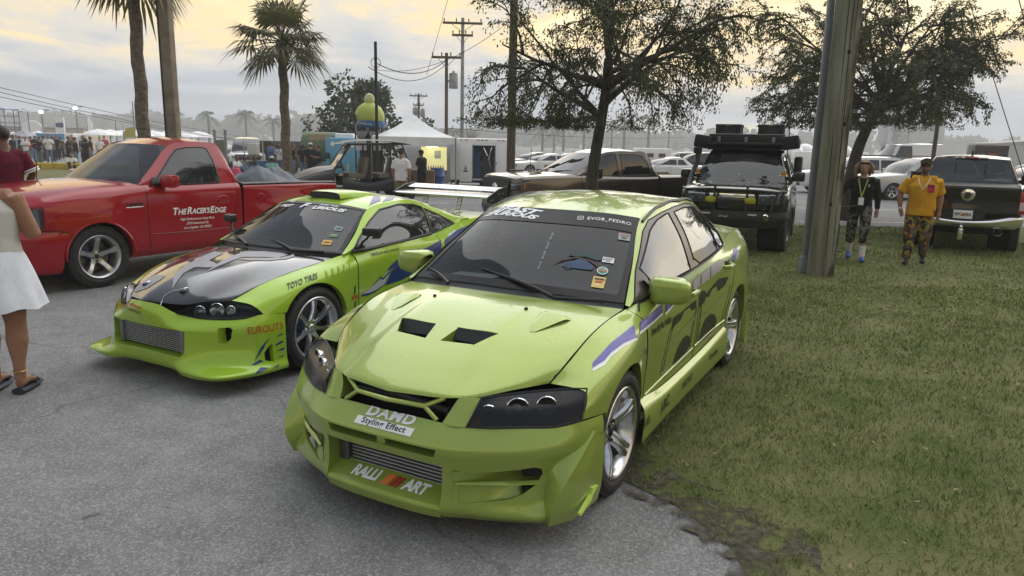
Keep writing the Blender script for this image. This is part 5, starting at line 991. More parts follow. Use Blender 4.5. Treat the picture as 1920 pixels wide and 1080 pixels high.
# ------------------------------------------------------------------ ground, lawn, road
def ground_mat(name, c1, c2, c3, speck, rough=.9, bump=.25, stain=.5, sc=1.0, crack=True):
 if name in MATS: return MATS[name]
 m = mat(name, c1, rough); t = m.node_tree; b = t.nodes['Principled BSDF']; b.inputs['Specular IOR Level'].default_value = .25
 tc = t.nodes.new('ShaderNodeTexCoord')
 def nz(s, d=5, r=.6): n = t.nodes.new('ShaderNodeTexNoise'); n.inputs['Scale'].default_value = s; n.inputs['Detail'].default_value = d; n.inputs['Roughness'].default_value = r; ln(t, tc.outputs['Object'], n.inputs['Vector']); return n.outputs[0]
 big = ramp(t, nz(.55 * sc, 6), [(.36, c2), (.62, c1)]); mid = ramp(t, nz(4.5 * sc, 5), [(.3, (.80,) * 3), (.7, (1.12,) * 3)])
 col = mixc(t, 1.0, big, mid, 'MULTIPLY')
 v = t.nodes.new('ShaderNodeTexVoronoi'); v.inputs['Scale'].default_value = 110; ln(t, tc.outputs['Object'], v.inputs['Vector'])
 sp = math_n(t, 'GREATER_THAN', nd_white(t, v), .80); col = mixc(t, math_n(t, 'MULTIPLY', sp, speck), col, c3)
 sd_ = math_n(t, 'LESS_THAN', nd_white(t, v), .22); col = mixc(t, math_n(t, 'MULTIPLY', sd_, speck * .8), col, tuple(x * .35 for x in c2))
 st = ramp(t, nz(1.5 * sc, 3, .5), [(.63, (0, 0, 0)), (.71, (1, 1, 1))]); col = mixc(t, math_n(t, 'MULTIPLY', st, stain), col, tuple(x * .55 for x in c2))
 oil = ramp(t, nz(6.3 * sc, 2, .4), [(.73, (0, 0, 0)), (.77, (1, 1, 1))]); col = mixc(t, math_n(t, 'MULTIPLY', oil, stain * 1.2), col, tuple(x * .30 for x in c2))
 if crack:
  vc = t.nodes.new('ShaderNodeTexVoronoi'); vc.feature = 'DISTANCE_TO_EDGE'; vc.inputs['Scale'].default_value = .42; ad = t.nodes.new('ShaderNodeMix'); ad.data_type = 'VECTOR'; ad.inputs[0].default_value = .35
  n_ = t.nodes.new('ShaderNodeTexNoise'); n_.inputs['Scale'].default_value = 2.0; n_.inputs['Detail'].default_value = 6; ln(t, tc.outputs['Object'], n_.inputs['Vector'])
  ln(t, tc.outputs['Object'], ad.inputs[4]); ln(t, n_.outputs['Color'], ad.inputs[5]); ln(t, ad.outputs[1], vc.inputs['Vector'])
  ck = math_n(t, 'LESS_THAN', vc.outputs['Distance'], .0035); col = mixc(t, math_n(t, 'MULTIPLY', ck, .32), col, tuple(x * .3 for x in c2))
 ln(t, col, b.inputs['Base Color'])
 bp = t.nodes.new('ShaderNodeBump'); bp.inputs['Strength'].default_value = bump; bp.inputs['Distance'].default_value = .006; ln(t, math_n(t, 'ADD', v.outputs['Distance'], nz(60, 3)), bp.inputs['Height']); ln(t, bp.outputs[0], b.inputs['Normal'])
 return m
def flat(name, poly, z, m, kind='structure', n=0):
 vs, fs = poly_mesh(poly, 1e9) if not n else poly_mesh(poly, n)
 me = bpy.data.meshes.new(name); me.from_pydata([(x, y, z) for x, y in vs], [], fs); me.materials.append(m)
 o = bpy.data.objects.new(name, me); COL.objects.link(o); return prop(o, kind=kind)
ASPH = ground_mat('asphalt', (.232, .230, .228), (.182, .180, .178), (.38, .38, .38), .42)
def wob(pts, amp, step, seed):
 rnd = random.Random(seed); out = []
 for a, b in zip(pts, pts[1:] + pts[:1]):
  d = math.dist(a, b); k = max(1, int(d / step))
  for i in range(k):
   t = i / k; s = 0 if i == 0 else amp; out.append((a[0] + (b[0] - a[0]) * t + rnd.uniform(-s, s), a[1] + (b[1] - a[1]) * t + rnd.uniform(-s, s)))
 return out
LAWN = [(1.10, 2.55), (1.25, 2.0), (1.7, 1.3), (3.2, .4), (34, .4), (34, 19.5), (14, 18.2), (9.7, 17.6), (6.7, 17.3), (3.2, 16.4), (1.2, 12.6), (.75, 9), (.62, 6.5), (.42, 4.9), (.40, 4.0), (.62, 3.62), (.86, 3.34), (1.02, 3.0)]
def build_ground():
 flat('asphalt_ground', [(-840, -36), (840, -36), (840, 670), (-840, 670)], 0, ASPH)
 road = ground_mat('road_asphalt', (.21, .21, .213), (.165, .165, .168), (.32, .32, .32), .3, stain=.25, crack=False)
 flat('road', [(-60, 17.0), (2.2, 17.2), (6.7, 17.36), (9.7, 17.66), (14, 18.26), (60, 21.5), (60, 34), (-60, 27)], .004, road)
 white = mat('road_paint', (.55, .55, .53), .7, col2=(.30, .30, .29), scale=12)
 for a, b in (((7.0, 18.35), (30, 20.1)), ((9.0, 22.6), (34, 24.2)), ((-30, 21.0), (-2, 21.6))):
  d = Vector((b[0] - a[0], b[1] - a[1])).normalized(); n = Vector((-d.y, d.x)) * .06; flat('road_marking', [(a[0] - n.x, a[1] - n.y), (b[0] - n.x, b[1] - n.y), (b[0] + n.x, b[1] + n.y), (a[0] + n.x, a[1] + n.y)], .008, white)
 lm = mat('lawn', (.085, .105, .035), .95, col2=(.16, .155, .072), scale=1.7, bump=.6, bscale=60, detail=8, spec=.1)
 flat('lawn', wob(LAWN, .05, .22, 3), .006, lm)
 soil = mat('dark_soil', (.055, .047, .036), .95, col2=(.11, .10, .075), scale=30, bump=.5, bscale=40, spec=.15); t_ = soil.node_tree; n_ = nd(t_, 'ShaderNodeTexNoise'); n_.inputs['Scale'].default_value = 7; n_.inputs['Detail'].default_value = 10; ln(t_, nd(t_, 'ShaderNodeTexCoord').outputs['Object'], n_.inputs['Vector']); ln(t_, ramp(t_, n_.outputs[0], [(.42, (0, 0, 0)), (.60, (1, 1, 1))]), t_.nodes['Principled BSDF'].inputs['Alpha'])
 flat('bare_soil', wob([(.46, 3.72), (.62, 3.98), (.80, 3.90), (.98, 3.62), (1.16, 3.52), (1.22, 3.20), (1.44, 3.02), (1.38, 2.7), (1.62, 2.3), (1.9, 1.4), (1.45, 1.3), (1.12, 2.1), (1.02, 2.6), (.90, 2.95), (.80, 3.22), (.60, 3.56)], .075, .07, 5), .010, soil)
 flat('far_lawn', [(-70, 26), (-14, 30), (-6, 33), (-6, 40), (-22, 39.5), (-70, 36)], .006, mat('dry_lawn', (.11, .12, .045), .95, col2=(.19, .17, .085), scale=2.2, spec=.1))
 flat('verge', [(-4.2, 24.2), (1.8, 23.4), (2.0, 24.4), (-4.0, 25.6)], .010, mat('dry_lawn'))
 # grass blades on the near lawn
 rnd = np.random.default_rng(11); pts = []
 bx = np.array([p for p in LAWN])
 def inlawn(P):
  x, y = P[:, 0], P[:, 1]; c = np.zeros(len(P), bool); n = len(LAWN); j = n - 1
  for i in range(n):
   xi, yi = LAWN[i]; xj, yj = LAWN[j]; k = ((yi > y) != (yj > y)); c ^= k & (x < (xj - xi) * (y - yi) / (yj - yi + 1e-12) + xi); j = i
  return c
 for (x0, x1, y0, y1, n) in ((.3, 4.5, 1.8, 5.5, 62000), (.3, 7.0, 5.5, 9.5, 60000), (.6, 10.5, 9.5, 17.4, 60000)):
  P = np.stack([rnd.uniform(x0, x1, n), rnd.uniform(y0, y1, n)], 1); clump = np.sin(P[:, 0] * 3.1 + np.sin(P[:, 1] * 2.3)) * np.sin(P[:, 1] * 2.7 + 1.3 * np.sin(P[:, 0] * 1.9)) + .5 * np.sin(P[:, 0] * 9 + 2 * P[:, 1]) * np.sin(P[:, 1] * 8)
  # thin where the wheels and feet wore it off
  worn = np.exp(-(((P[:, 0] - .98 - .25 * (3.2 - P[:, 1])) / .20) ** 2)) * (P[:, 1] < 3.9) * (.75 + .5 * np.sin(P[:, 0] * 21) * np.sin(P[:, 1] * 19))
  keep = inlawn(P) & (rnd.uniform(0, 1, n) < .62 + .28 * clump) & (rnd.uniform(0, 1, n) > worn * 1.05)
  pts.append(P[keep])
 tuft = np.stack([rnd.uniform(.55, 1.6, 6000), rnd.uniform(2.5, 3.9, 6000)], 1); tuft = tuft[(tuft[:, 0] > .62 + .45 * (3.7 - tuft[:, 1]))]; tuft = tuft[np.sin(tuft[:, 0] * 14) * np.sin(tuft[:, 1] * 17) > .55]; pts.append(tuft)
 P = np.concatenate(pts); n = len(P); dist = P[:, 1]
 a = rnd.uniform(0, 2 * np.pi, n); h = rnd.uniform(.018, .055, n) * (1 + .25 * np.sin(P[:, 0] * 1.7) * np.sin(P[:, 1] * 1.3)); w = rnd.uniform(.0022, .0042, n) * np.clip(dist / 4.0, .9, 3.2); le = rnd.uniform(.004, .045, n); a2 = rnd.uniform(0, 2 * np.pi, n)
 V = np.zeros((n, 3, 3)); V[:, 0, 0] = P[:, 0] - np.cos(a) * w; V[:, 0, 1] = P[:, 1] - np.sin(a) * w; V[:, 1, 0] = P[:, 0] + np.cos(a) * w; V[:, 1, 1] = P[:, 1] + np.sin(a) * w; V[:, :2, 2] = .004; V[:, 2, 0] = P[:, 0] + np.cos(a2) * le; V[:, 2, 1] = P[:, 1] + np.sin(a2) * le; V[:, 2, 2] = h
 me = bpy.data.meshes.new('grass'); me.vertices.add(n * 3); me.vertices.foreach_set('co', V.ravel()); me.loops.add(n * 3); me.loops.foreach_set('vertex_index', np.arange(n * 3)); me.polygons.add(n); me.polygons.foreach_set('loop_start', np.arange(n) * 3); me.polygons.foreach_set('loop_total', np.full(n, 3)); me.update()
 gm = mat('grass_blade', (.142, .208, .052), .8, col2=(.34, .335, .15), scale=7, detail=12, spec=.15, lo=.40, hi=.70); me.materials.append(gm)
 o = bpy.data.objects.new('grass', me); COL.objects.link(o); prop(o, 'short green and straw coloured grass of the mown lawn', 'grass', kind='stuff')
 # dead leaves and pale specks lying about
 lf = PB(); r2 = random.Random(4)
 for _ in range(260):
  x, y = r2.uniform(.9, 5.5), r2.uniform(2.3, 12)
  if not inside((x, y), LAWN): continue
  s = r2.uniform(.008, .02); q = r2.uniform(0, 6.28); lf.bm.faces.new([lf.bm.verts.new((x + s * math.cos(q + k) * (1 if k % 2 else .5), y + s * math.sin(q + k), .022 + r2.uniform(0, .015))) for k in (0, 1.57, 3.14, 4.71)])
 prop(lf.done('fallen_leaves', mat('dead_leaf', (.30, .24, .13), .8, col2=(.12, .08, .04), scale=30), smooth=False), 'tiny dry leaves scattered over the mown lawn', 'leaves', kind='stuff')
# ------------------------------------------------------------------ trees, palms, poles
BARK = mat('oak_bark', (.030, .026, .022), .95, col2=(.085, .075, .062), scale=18, bump=1.0, bscale=26, stretch=(1, 1, .25))
def leaf_mesh(name, P, D, size, m, parent, seed=1, narrow=.42):
 rnd = np.random.default_rng(seed); n = len(P); P = np.array(P); D = np.array(D) + rnd.normal(0, .55, (n, 3)); D /= np.linalg.norm(D, axis=1)[:, None] + 1e-9
 S = rnd.normal(0, 1, (n, 3)); S -= (S * D).sum(1)[:, None] * D; S /= np.linalg.norm(S, axis=1)[:, None] + 1e-9
 L = (size * rnd.uniform(.6, 1.25, n))[:, None]; W_ = L * narrow * .5
 V = np.stack([P, P + D * L * .5 + S * W_, P + D * L, P + D * L * .45 - S * W_], 1)
 me = bpy.data.meshes.new(name); me.vertices.add(n * 4); me.vertices.foreach_set('co', V.ravel()); me.loops.add(n * 4); me.loops.foreach_set('vertex_index', np.arange(n * 4)); me.polygons.add(n); me.polygons.foreach_set('loop_start', np.arange(n) * 4); me.polygons.foreach_set('loop_total', np.full(n, 4)); me.update(); me.materials.append(m)
 o = bpy.data.objects.new(name, me); COL.objects.link(o); o.parent = parent; return o
def leafmat(name, a, b):
 if name in MATS: return MATS[name]
 m = mat(name, a, .6, col2=b, scale=1.6, detail=8, spec=.3); t = m.node_tree; p = t.nodes['Principled BSDF']; tr = nd(t, 'ShaderNodeBsdfTranslucent'); tr.inputs[0].default_value = (b[0] * 1.5, b[1] * 1.7, b[2], 1)
 mx = nd(t, 'ShaderNodeMixShader'); mx.inputs[0].default_value = .22; ln(t, p.outputs[0], mx.inputs[1]); ln(t, tr.outputs[0], mx.inputs[2]); ln(t, mx.outputs[0], t.nodes['Material Output'].inputs[0]); return m
def oak(name, label, base, trunk, r0, limbs, spread, leaves, leafsize, seed, droop=.35, dens=1.0, group=None, rise=.5, zmin=1.9):
 rnd = random.Random(seed); root = thing(name, label, 'tree', base, group=group)
 tr = PB(); P = cr(trunk, 14); tr.tube([tuple(p) for p in P], list(np.linspace(r0 * 1.25, r0 * .72, 14)), 12); tr.done('trunk', BARK, root)
 br = PB(); LP, LD = [], []; top = Vector(trunk[-1])
 def twig(p, d, L, r, lvl):
  n = 6 if lvl < 2 else 5; pts = [p.copy()]; q = p.copy(); dd = d.copy()
  for i in range(n):
   dd = dd + Vector((rnd.uniform(-.3, .3), rnd.uniform(-.3, .3), rnd.uniform(-.2, .2))) * (.7 if lvl else .45); dd.z -= droop * (.05 + .16 * lvl) * (i / n + .3)
   dd.z = abs(dd.z) * .3 if q.z < zmin and dd.z < 0 else dd.z; dd.normalize(); q = q + dd * (L / n); pts.append(q.copy())
  br.tube(pts, [r * (1 - .8 * i / n) for i in range(n + 1)], 6 if lvl == 0 else 4 if lvl == 1 else 3, cap=False)
  if lvl >= 2:
   k = int(leaves * dens * L / .5)
   for _ in range(k):
    i = rnd.randrange(1, n + 1); j = pts[i].lerp(pts[i - 1], rnd.random()); LP.append(j + Vector((rnd.gauss(0, .035), rnd.gauss(0, .035), rnd.gauss(0, .03)))); LD.append(tuple(dd + Vector((0, 0, -.5))))
  if lvl < 3:
   m = (5, 6, 4)[lvl]
   for k in range(m):
    t = .30 + .70 * (k + rnd.random() * .8) / m; i = min(n - 1, int(t * n)); a = rnd.uniform(0, 6.28); side = dd.cross(Vector((0, 0, 1)))
    if side.length < .1: side = Vector((1, 0, 0))
    side.normalize(); up = side.cross(dd).normalized(); nd_ = (pts[i + 1] - pts[i]).normalized() * .75 + (side * math.cos(a) + up * math.sin(a)) * rnd.uniform(.55, 1.0)
    twig(pts[i].lerp(pts[i + 1], rnd.random()), nd_.normalized(), L * rnd.uniform(.40, .62), r * .5, lvl + 1)
 for k in range(limbs):
  a = 6.283 * (k + rnd.uniform(-.3, .3)) / limbs; e = rnd.uniform(.05, rise); h = rnd.uniform(.72, 1.0); p = Vector(P[min(13, int(h * 13))])
  twig(p, Vector((math.cos(a), math.sin(a), e)).normalized(), spread * rnd.uniform(.75, 1.1), r0 * .55, 0)
 for k in range(max(2, limbs // 3)): twig(top, Vector((rnd.uniform(-.4, .4), rnd.uniform(-.4, .4), 1)).normalized(), spread * .8, r0 * .5, 0)
 br.done('branches', BARK, root)
 leaf_mesh('crown', LP, LD, leafsize, leafmat('oak_leaf', (.022, .030, .012), (.070, .080, .032)), root, seed)
 return root, len(LP)
def big_tree(name, label, base, h, rx, n, seed, cols, group=None, leaf=.22, zlo=.28, trunk_r=.3, name_m='far_leaf'):
 rnd = random.Random(seed); root = thing(name, label, 'tree', base, group=group)
 t = PB(); t.tube([(0, 0, -.05), (.05, .02, h * .25), (0, .05, h * .6)], [trunk_r, trunk_r * .75, trunk_r * .3], 10)
 LP, LD = [], []; lobes = []
 for k in range(26):
  a = rnd.uniform(0, 6.283); rr = rnd.random() ** .5 * rx * .72; z = h * (zlo + (1 - zlo) * rnd.uniform(.12, .92)); f = math.sin(math.pi * min(1, max(.12, (z / h - zlo) / (1 - zlo)))) ** .6; lobes.append((Vector((math.cos(a) * rr * f, math.sin(a) * rr * f, z)), rx * rnd.uniform(.24, .42)))
  if k < 9: t.tube([(0, .03, h * rnd.uniform(.25, .5)), tuple(lobes[-1][0])], [trunk_r * .3, trunk_r * .06], 5)
 t.done('trunk', BARK, root)
 for _ in range(n):
  c, r = rnd.choice(lobes); d = Vector((rnd.gauss(0, 1), rnd.gauss(0, 1), rnd.gauss(0, .8))).normalized(); q = c + d * r * rnd.uniform(.45, 1.08) ** .6
  LP.append(q); LD.append(tuple(d + Vector((0, 0, -.2))))
 leaf_mesh('crown', LP, LD, leaf, leafmat(name_m, *cols), root, seed, .62)
 return root
def palm(name, label, base, h, r, fr, nf, seed, fan=True, group=None, lean=(0, 0), cols=((.045, .05, .02), (.11, .10, .045)), boots=True, seg=14):
 rnd = random.Random(seed); root = thing(name, label, 'palm', base, group=group); top = Vector((lean[0], lean[1], h))
 tb = PB(); n = 26 if boots else 8; pts = [Vector((lean[0] * (i / n) ** 1.6 + (.02 * math.sin(i * 1.1) if boots else 0), lean[1] * (i / n) ** 1.6, h * i / n)) for i in range(n + 1)]
 tb.tube(pts, [r * (1.18 - .2 * i / n) * (1.0 + (.07 if i % 2 else -.02) * boots) for i in range(n + 1)], 12)
 tb.done('trunk', mat('palm_bark', (.085, .068, .05), .95, col2=(.20, .165, .125), scale=9, bump=1.2, bscale=22, stretch=(1, 1, 2.2)), root)
 if boots:
  bt = PB()
  for k in range(30): a = k * 2.4; z = h - .05 - .5 * k / 30; bt.tube([(lean[0] + math.cos(a) * r * .7, lean[1] + math.sin(a) * r * .7, z - .12), (lean[0] + math.cos(a) * r * 1.5, lean[1] + math.sin(a) * r * 1.5, z + .1)], [.04, .02], 5)
  bt.done('leaf_boots', mat('palm_boot', (.10, .075, .045), .95), root)
 lm = leafmat(name.split('.')[0] + '_frond', *cols); dead = mat('dead_frond', (.20, .15, .085), .9)
 for k in range(nf):
  a = k * 2.399 + rnd.uniform(-.2, .2); e = math.radians(rnd.uniform(-58, 78) if fan else rnd.uniform(-25, 70)); L = fr * rnd.uniform(.8, 1.1); d = Vector((math.cos(a) * math.cos(e), math.sin(a) * math.cos(e), math.sin(e))); pb = PB()
  if fan:
   st = top + d * L * .48 + Vector((0, 0, -.03)); pb.tube([top, top + d * L * .25 + Vector((0, 0, .02)), st], [.022, .016, .012], 4, cap=False); side = d.cross(Vector((0, 0, 1)))
   if side.length < .05: side = Vector((1, 0, 0))
   side.normalize(); up = side.cross(d).normalized()
   for j in range(seg + 4):
    th = math.radians(-105 + 210 * j / (seg + 3)); fd = (d * math.cos(th) + side * math.sin(th) + up * .10 * abs(math.sin(th))).normalized(); l2 = L * .56 * (1 - .32 * abs(th) / 1.9) * rnd.uniform(.85, 1.05); w = fd.cross(up).normalized() * (.020 * L / .9); m_ = st + fd * l2 * .6 + Vector((0, 0, -.03 * L)); tip = st + fd * l2 + Vector((0, 0, -.20 * L * rnd.uniform(.5, 1.3)))
    v = [pb.bm.verts.new(x) for x in (st, m_ + w, tip, m_ - w)]; pb.bm.faces.new(v)
  else:
   rach = [top + d * L * t + Vector((0, 0, -L * .75 * t * t)) for t in np.linspace(0, 1, 8)]; pb.tube(rach, [.03, .026, .022, .018, .014, .01, .007, .004], 4, cap=False)
   side = d.cross(Vector((0, 0, 1))); side = side.normalized() if side.length > .05 else Vector((1, 0, 0))
   for j in range(3, 26):
    t = j / 26 * 7; i = min(6, int(t)); p = rach[i].lerp(rach[i + 1], t - i); tg = (rach[i + 1] - rach[i]).normalized(); l2 = L * .30 * math.sin(math.pi * min(.95, .18 + j / 30))
    for s in (1, -1):
     tip = p + (side * s * .8 + tg * .5 + Vector((0, 0, -.65))).normalized() * l2; w = tg * .028 * L / 2; v = [pb.bm.verts.new(x) for x in (p - w, p + w, tip)]; pb.bm.faces.new(v)
  pb.done('frond', dead if (fan and e < math.radians(-42) and k % 2) else lm, root, smooth=False)
 return root
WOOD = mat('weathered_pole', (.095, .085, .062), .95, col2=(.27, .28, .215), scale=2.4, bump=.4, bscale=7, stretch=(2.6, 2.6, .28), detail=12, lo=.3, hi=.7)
def _side_brown():
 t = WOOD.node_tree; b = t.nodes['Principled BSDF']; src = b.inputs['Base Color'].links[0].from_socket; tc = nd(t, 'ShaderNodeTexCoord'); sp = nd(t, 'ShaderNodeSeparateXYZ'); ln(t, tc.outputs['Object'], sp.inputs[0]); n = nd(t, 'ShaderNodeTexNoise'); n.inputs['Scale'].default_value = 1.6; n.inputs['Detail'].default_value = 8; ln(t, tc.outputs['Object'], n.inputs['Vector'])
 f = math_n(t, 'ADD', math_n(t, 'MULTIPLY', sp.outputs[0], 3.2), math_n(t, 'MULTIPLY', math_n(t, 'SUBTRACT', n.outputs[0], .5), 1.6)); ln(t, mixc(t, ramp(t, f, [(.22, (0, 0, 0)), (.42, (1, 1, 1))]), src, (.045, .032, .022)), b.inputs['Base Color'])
_side_brown()     # darker brown towards one side, broken up by noise
STEEL = mat('galvanised', (.30, .31, .32), .5, .6, col2=(.22, .23, .24), scale=6)
BROWNPOLE = mat('brown_pole', (.055, .042, .03), .95, col2=(.13, .10, .072), scale=4, bump=.6, bscale=8, stretch=(6, 6, .4))
def pole(name, label, x, y, h, r0, r1, m, arms=(), group=None, trans=(), n=14, lean=0.0):
 root = thing(name, label, 'pole', (x, y, 0), group=group)
 PB().tube([(lean * t, 0, h * t) for t in np.linspace(-.02, 1, 9)], list(np.linspace(r0, r1, 9)), n).done('shaft', m, root)
 for z, w, a in arms:
  c = PB().box((0, -.10, z), (w, .09, .10), rot=(0, 0, a)).done('cross_arm', BROWNPOLE, root)
  for k in range(4):
   q = -.46 + .92 * k / 3; PB().lathe([(.012, 0), (.035, .05), (.025, .08), (.04, .11), (.02, .16), (0, .17)], 8, 'Z', c=(q * w * math.cos(a), -.10 + q * w * math.sin(a), z + .05)).done('insulator', mat('insulator', (.10, .09, .09), .3), c)
  PB().tube([(-w * .3, -.10, z - .02), (0, -.1, z - .42)], .014, 5).tube([(w * .3, -.10, z - .02), (0, -.1, z - .42)], .014, 5).done('arm_brace', STEEL, c)
 for z, dx in trans: PB().lathe([(0, -.32), (.19, -.32), (.20, -.28), (.20, .28), (.17, .34), (.05, .36), (.05, .44), (0, .45)], 16, 'Z', c=(dx, -.05, z)).box((dx * .5, 0, z), (abs(dx), .05, .08)).done('transformer', STEEL, root)
 return root
def wire(label, a, b, sag=.3, r=.012, group='overhead wires'):
 a, b = Vector(a), Vector(b); mid = (a + b) / 2
 pts = [tuple(a.lerp(b, t) + Vector((0, 0, -4 * sag * t * (1 - t)))) for t in np.linspace(0, 1, 17)]
 o = PB().tube(pts, r, 5).done('overhead_wire', mat('wire', (.012, .012, .013), .6)); return prop(o, label, 'wire', group)
def build_plants():
 n = 0
 b1 = (1.22, 11.0, 0)
 t1, n1 = oak('oak_tree', 'sparse oak with drooping twigs growing in front of the grey pickup', b1, [(.05, 0, -.05), (.0, 0, .8), (-.04, 0, 1.3), (.03, .03, 1.9), (.10, 0, 2.5), (.13, .02, 3.05)], .088, 12, 1.75, 29, .050, 21, droop=.55, rise=1.15, zmin=2.10)
 t2, n2 = oak('oak_tree', 'dense dark oak with a leaning trunk behind the two walking men', (8.75, 19.0, 0), [(0, 0, -.05), (.05, 0, 1.0), (.18, 0, 1.9), (.45, 0, 2.7), (.62, 0, 3.2)], .14, 13, 2.6, 40, .072, 5, droop=.34, rise=1.0, zmin=2.45)
 print('leaves', n1, n2)
 pc = px(525, 78, Y=22.0); palm('cabbage_palm', 'fan palm with a full crown behind the red pickup bed', (pc.x + .06, 22.0, 0), pc.z, .125, 1.7, 44, 3, True, lean=(0, 0))
 p1 = px(262, 150, Y=16.0); palm('cabbage_palm', 'stout palm trunk beside a square pole behind the red pickup cab', (p1.x, 16.0, 0), 5.75, .118, 1.7, 30, 8, True)
 bt = px(668, 240, Y=46.0); big_tree('leafy_tree', 'big round leafy tree rising behind the bar sign', (bt.x, 46.0, 0), 5.3, 3.3, 7000, 9, ((.028, .04, .02), (.055, .07, .032)), leaf=.30, zlo=.12, trunk_r=.3)
 st_ = px(785, 245, Y=48.0); big_tree('leafy_tree', 'small leafy tree behind the white canopy tent', (st_.x + .3, 48.0, 0), 3.2, 1.3, 1800, 10, ((.028, .04, .02), (.055, .07, .032)), leaf=.26, zlo=.2, trunk_r=.12)
 # hazy coconut palms far off
 for i, (u, v, Y) in enumerate(((390, 216, 92), (460, 214, 90), (512, 226, 95), (326, 212, 100), (1018, 240, 84), (1058, 226, 86), (1096, 236, 90), (1172, 226, 84), (1218, 222, 80), (850, 246, 90), (1040, 250, 110))):
  Y *= 2.6; t = px(u, v, Y=Y); palm('coconut_palm', 'tall feathery coconut palm fading into the haze', (t.x, Y, 0), t.z, .34, 5.4, 15, 40 + i, False, 'coconut palms in the haze', cols=((.05, .06, .035), (.08, .09, .05)), boots=False)
 # the far wood that closes the view
 rnd = random.Random(77); LP, LD = [], []
 for k in range(250):
  x = -720 + 1440 * (k + rnd.random()) / 250; y = 560 + rnd.uniform(-50, 60); u = x / y
  h = 8.0 + 7.0 * rnd.random() + (7.0 * rnd.random() + 2.0 if u < -.25 else 0); w = rnd.uniform(7.0, 15.0)
  for _ in range(105):
   a = rnd.uniform(0, 6.283); z = rnd.random() ** .7 * h; f = (1 - (z / h) ** 2.4) ** .5; LP.append((x + math.cos(a) * w * f * rnd.uniform(.6, 1), y + math.sin(a) * w * f, z)); LD.append((math.cos(a), math.sin(a), .2))
 o = leaf_mesh('far_wood', LP, LD, 5.5, leafmat('wood_leaf', (.045, .058, .035), (.07, .08, .05)), None, 3, .8); prop(o, 'far wood of hazy grey green trees along the horizon', 'trees', kind='stuff')
 LP, LD = [], []       # unseen trees added behind the camera to darken reflections and cut sky light
 for k in range(46):
  x = -50 + 100 * (k + rnd.random()) / 46; y = -22 + rnd.uniform(-5, 4) + .004 * x * x; h = 5 + 4 * rnd.random(); w = rnd.uniform(1.8, 3.2)
  for _ in range(90):
   a = rnd.uniform(0, 6.283); z = rnd.random() ** .8 * h; f = (1 - (z / h) ** 2.4) ** .5; LP.append((x + math.cos(a) * w * f, y + math.sin(a) * w * f, z)); LD.append((math.cos(a), math.sin(a), .2))
 o = leaf_mesh('added_tree_belt', LP, LD, 1.1, leafmat('wood_leaf', None, None), None, 4, .8); prop(o, 'unseen belt of dark trees added behind the camera to darken reflections', 'trees', kind='stuff')
 # bare pale shrub tree
 rn = random.Random(6); b = px(880, 268, Y=150); tw = PB(); r_ = thing('bare_tree', 'pale leafless tree spreading behind the white trailer', 'tree', (b.x, 150, 0), scale=1.9)
 for k in range(40):
  a = rn.uniform(0, 6.28); e = rn.uniform(.3, 1.3); p = Vector((0, 0, 1.2)); d = Vector((math.cos(a) * math.cos(e), math.sin(a) * math.cos(e), math.sin(e))); L = rn.uniform(1.2, 2.4); q = p + d * L; tw.tube([p, p.lerp(q, .5) + Vector((rn.uniform(-.1, .1), 0, .1)), q], [.05, .03, .01], 4)
 tw.done('branches', mat('pale_bark', (.22, .19, .16), .9), r_); PB().tube([(0, 0, 0), (0, 0, 1.4)], [.14, .09], 8).done('trunk', MATS['pale_bark'], r_)
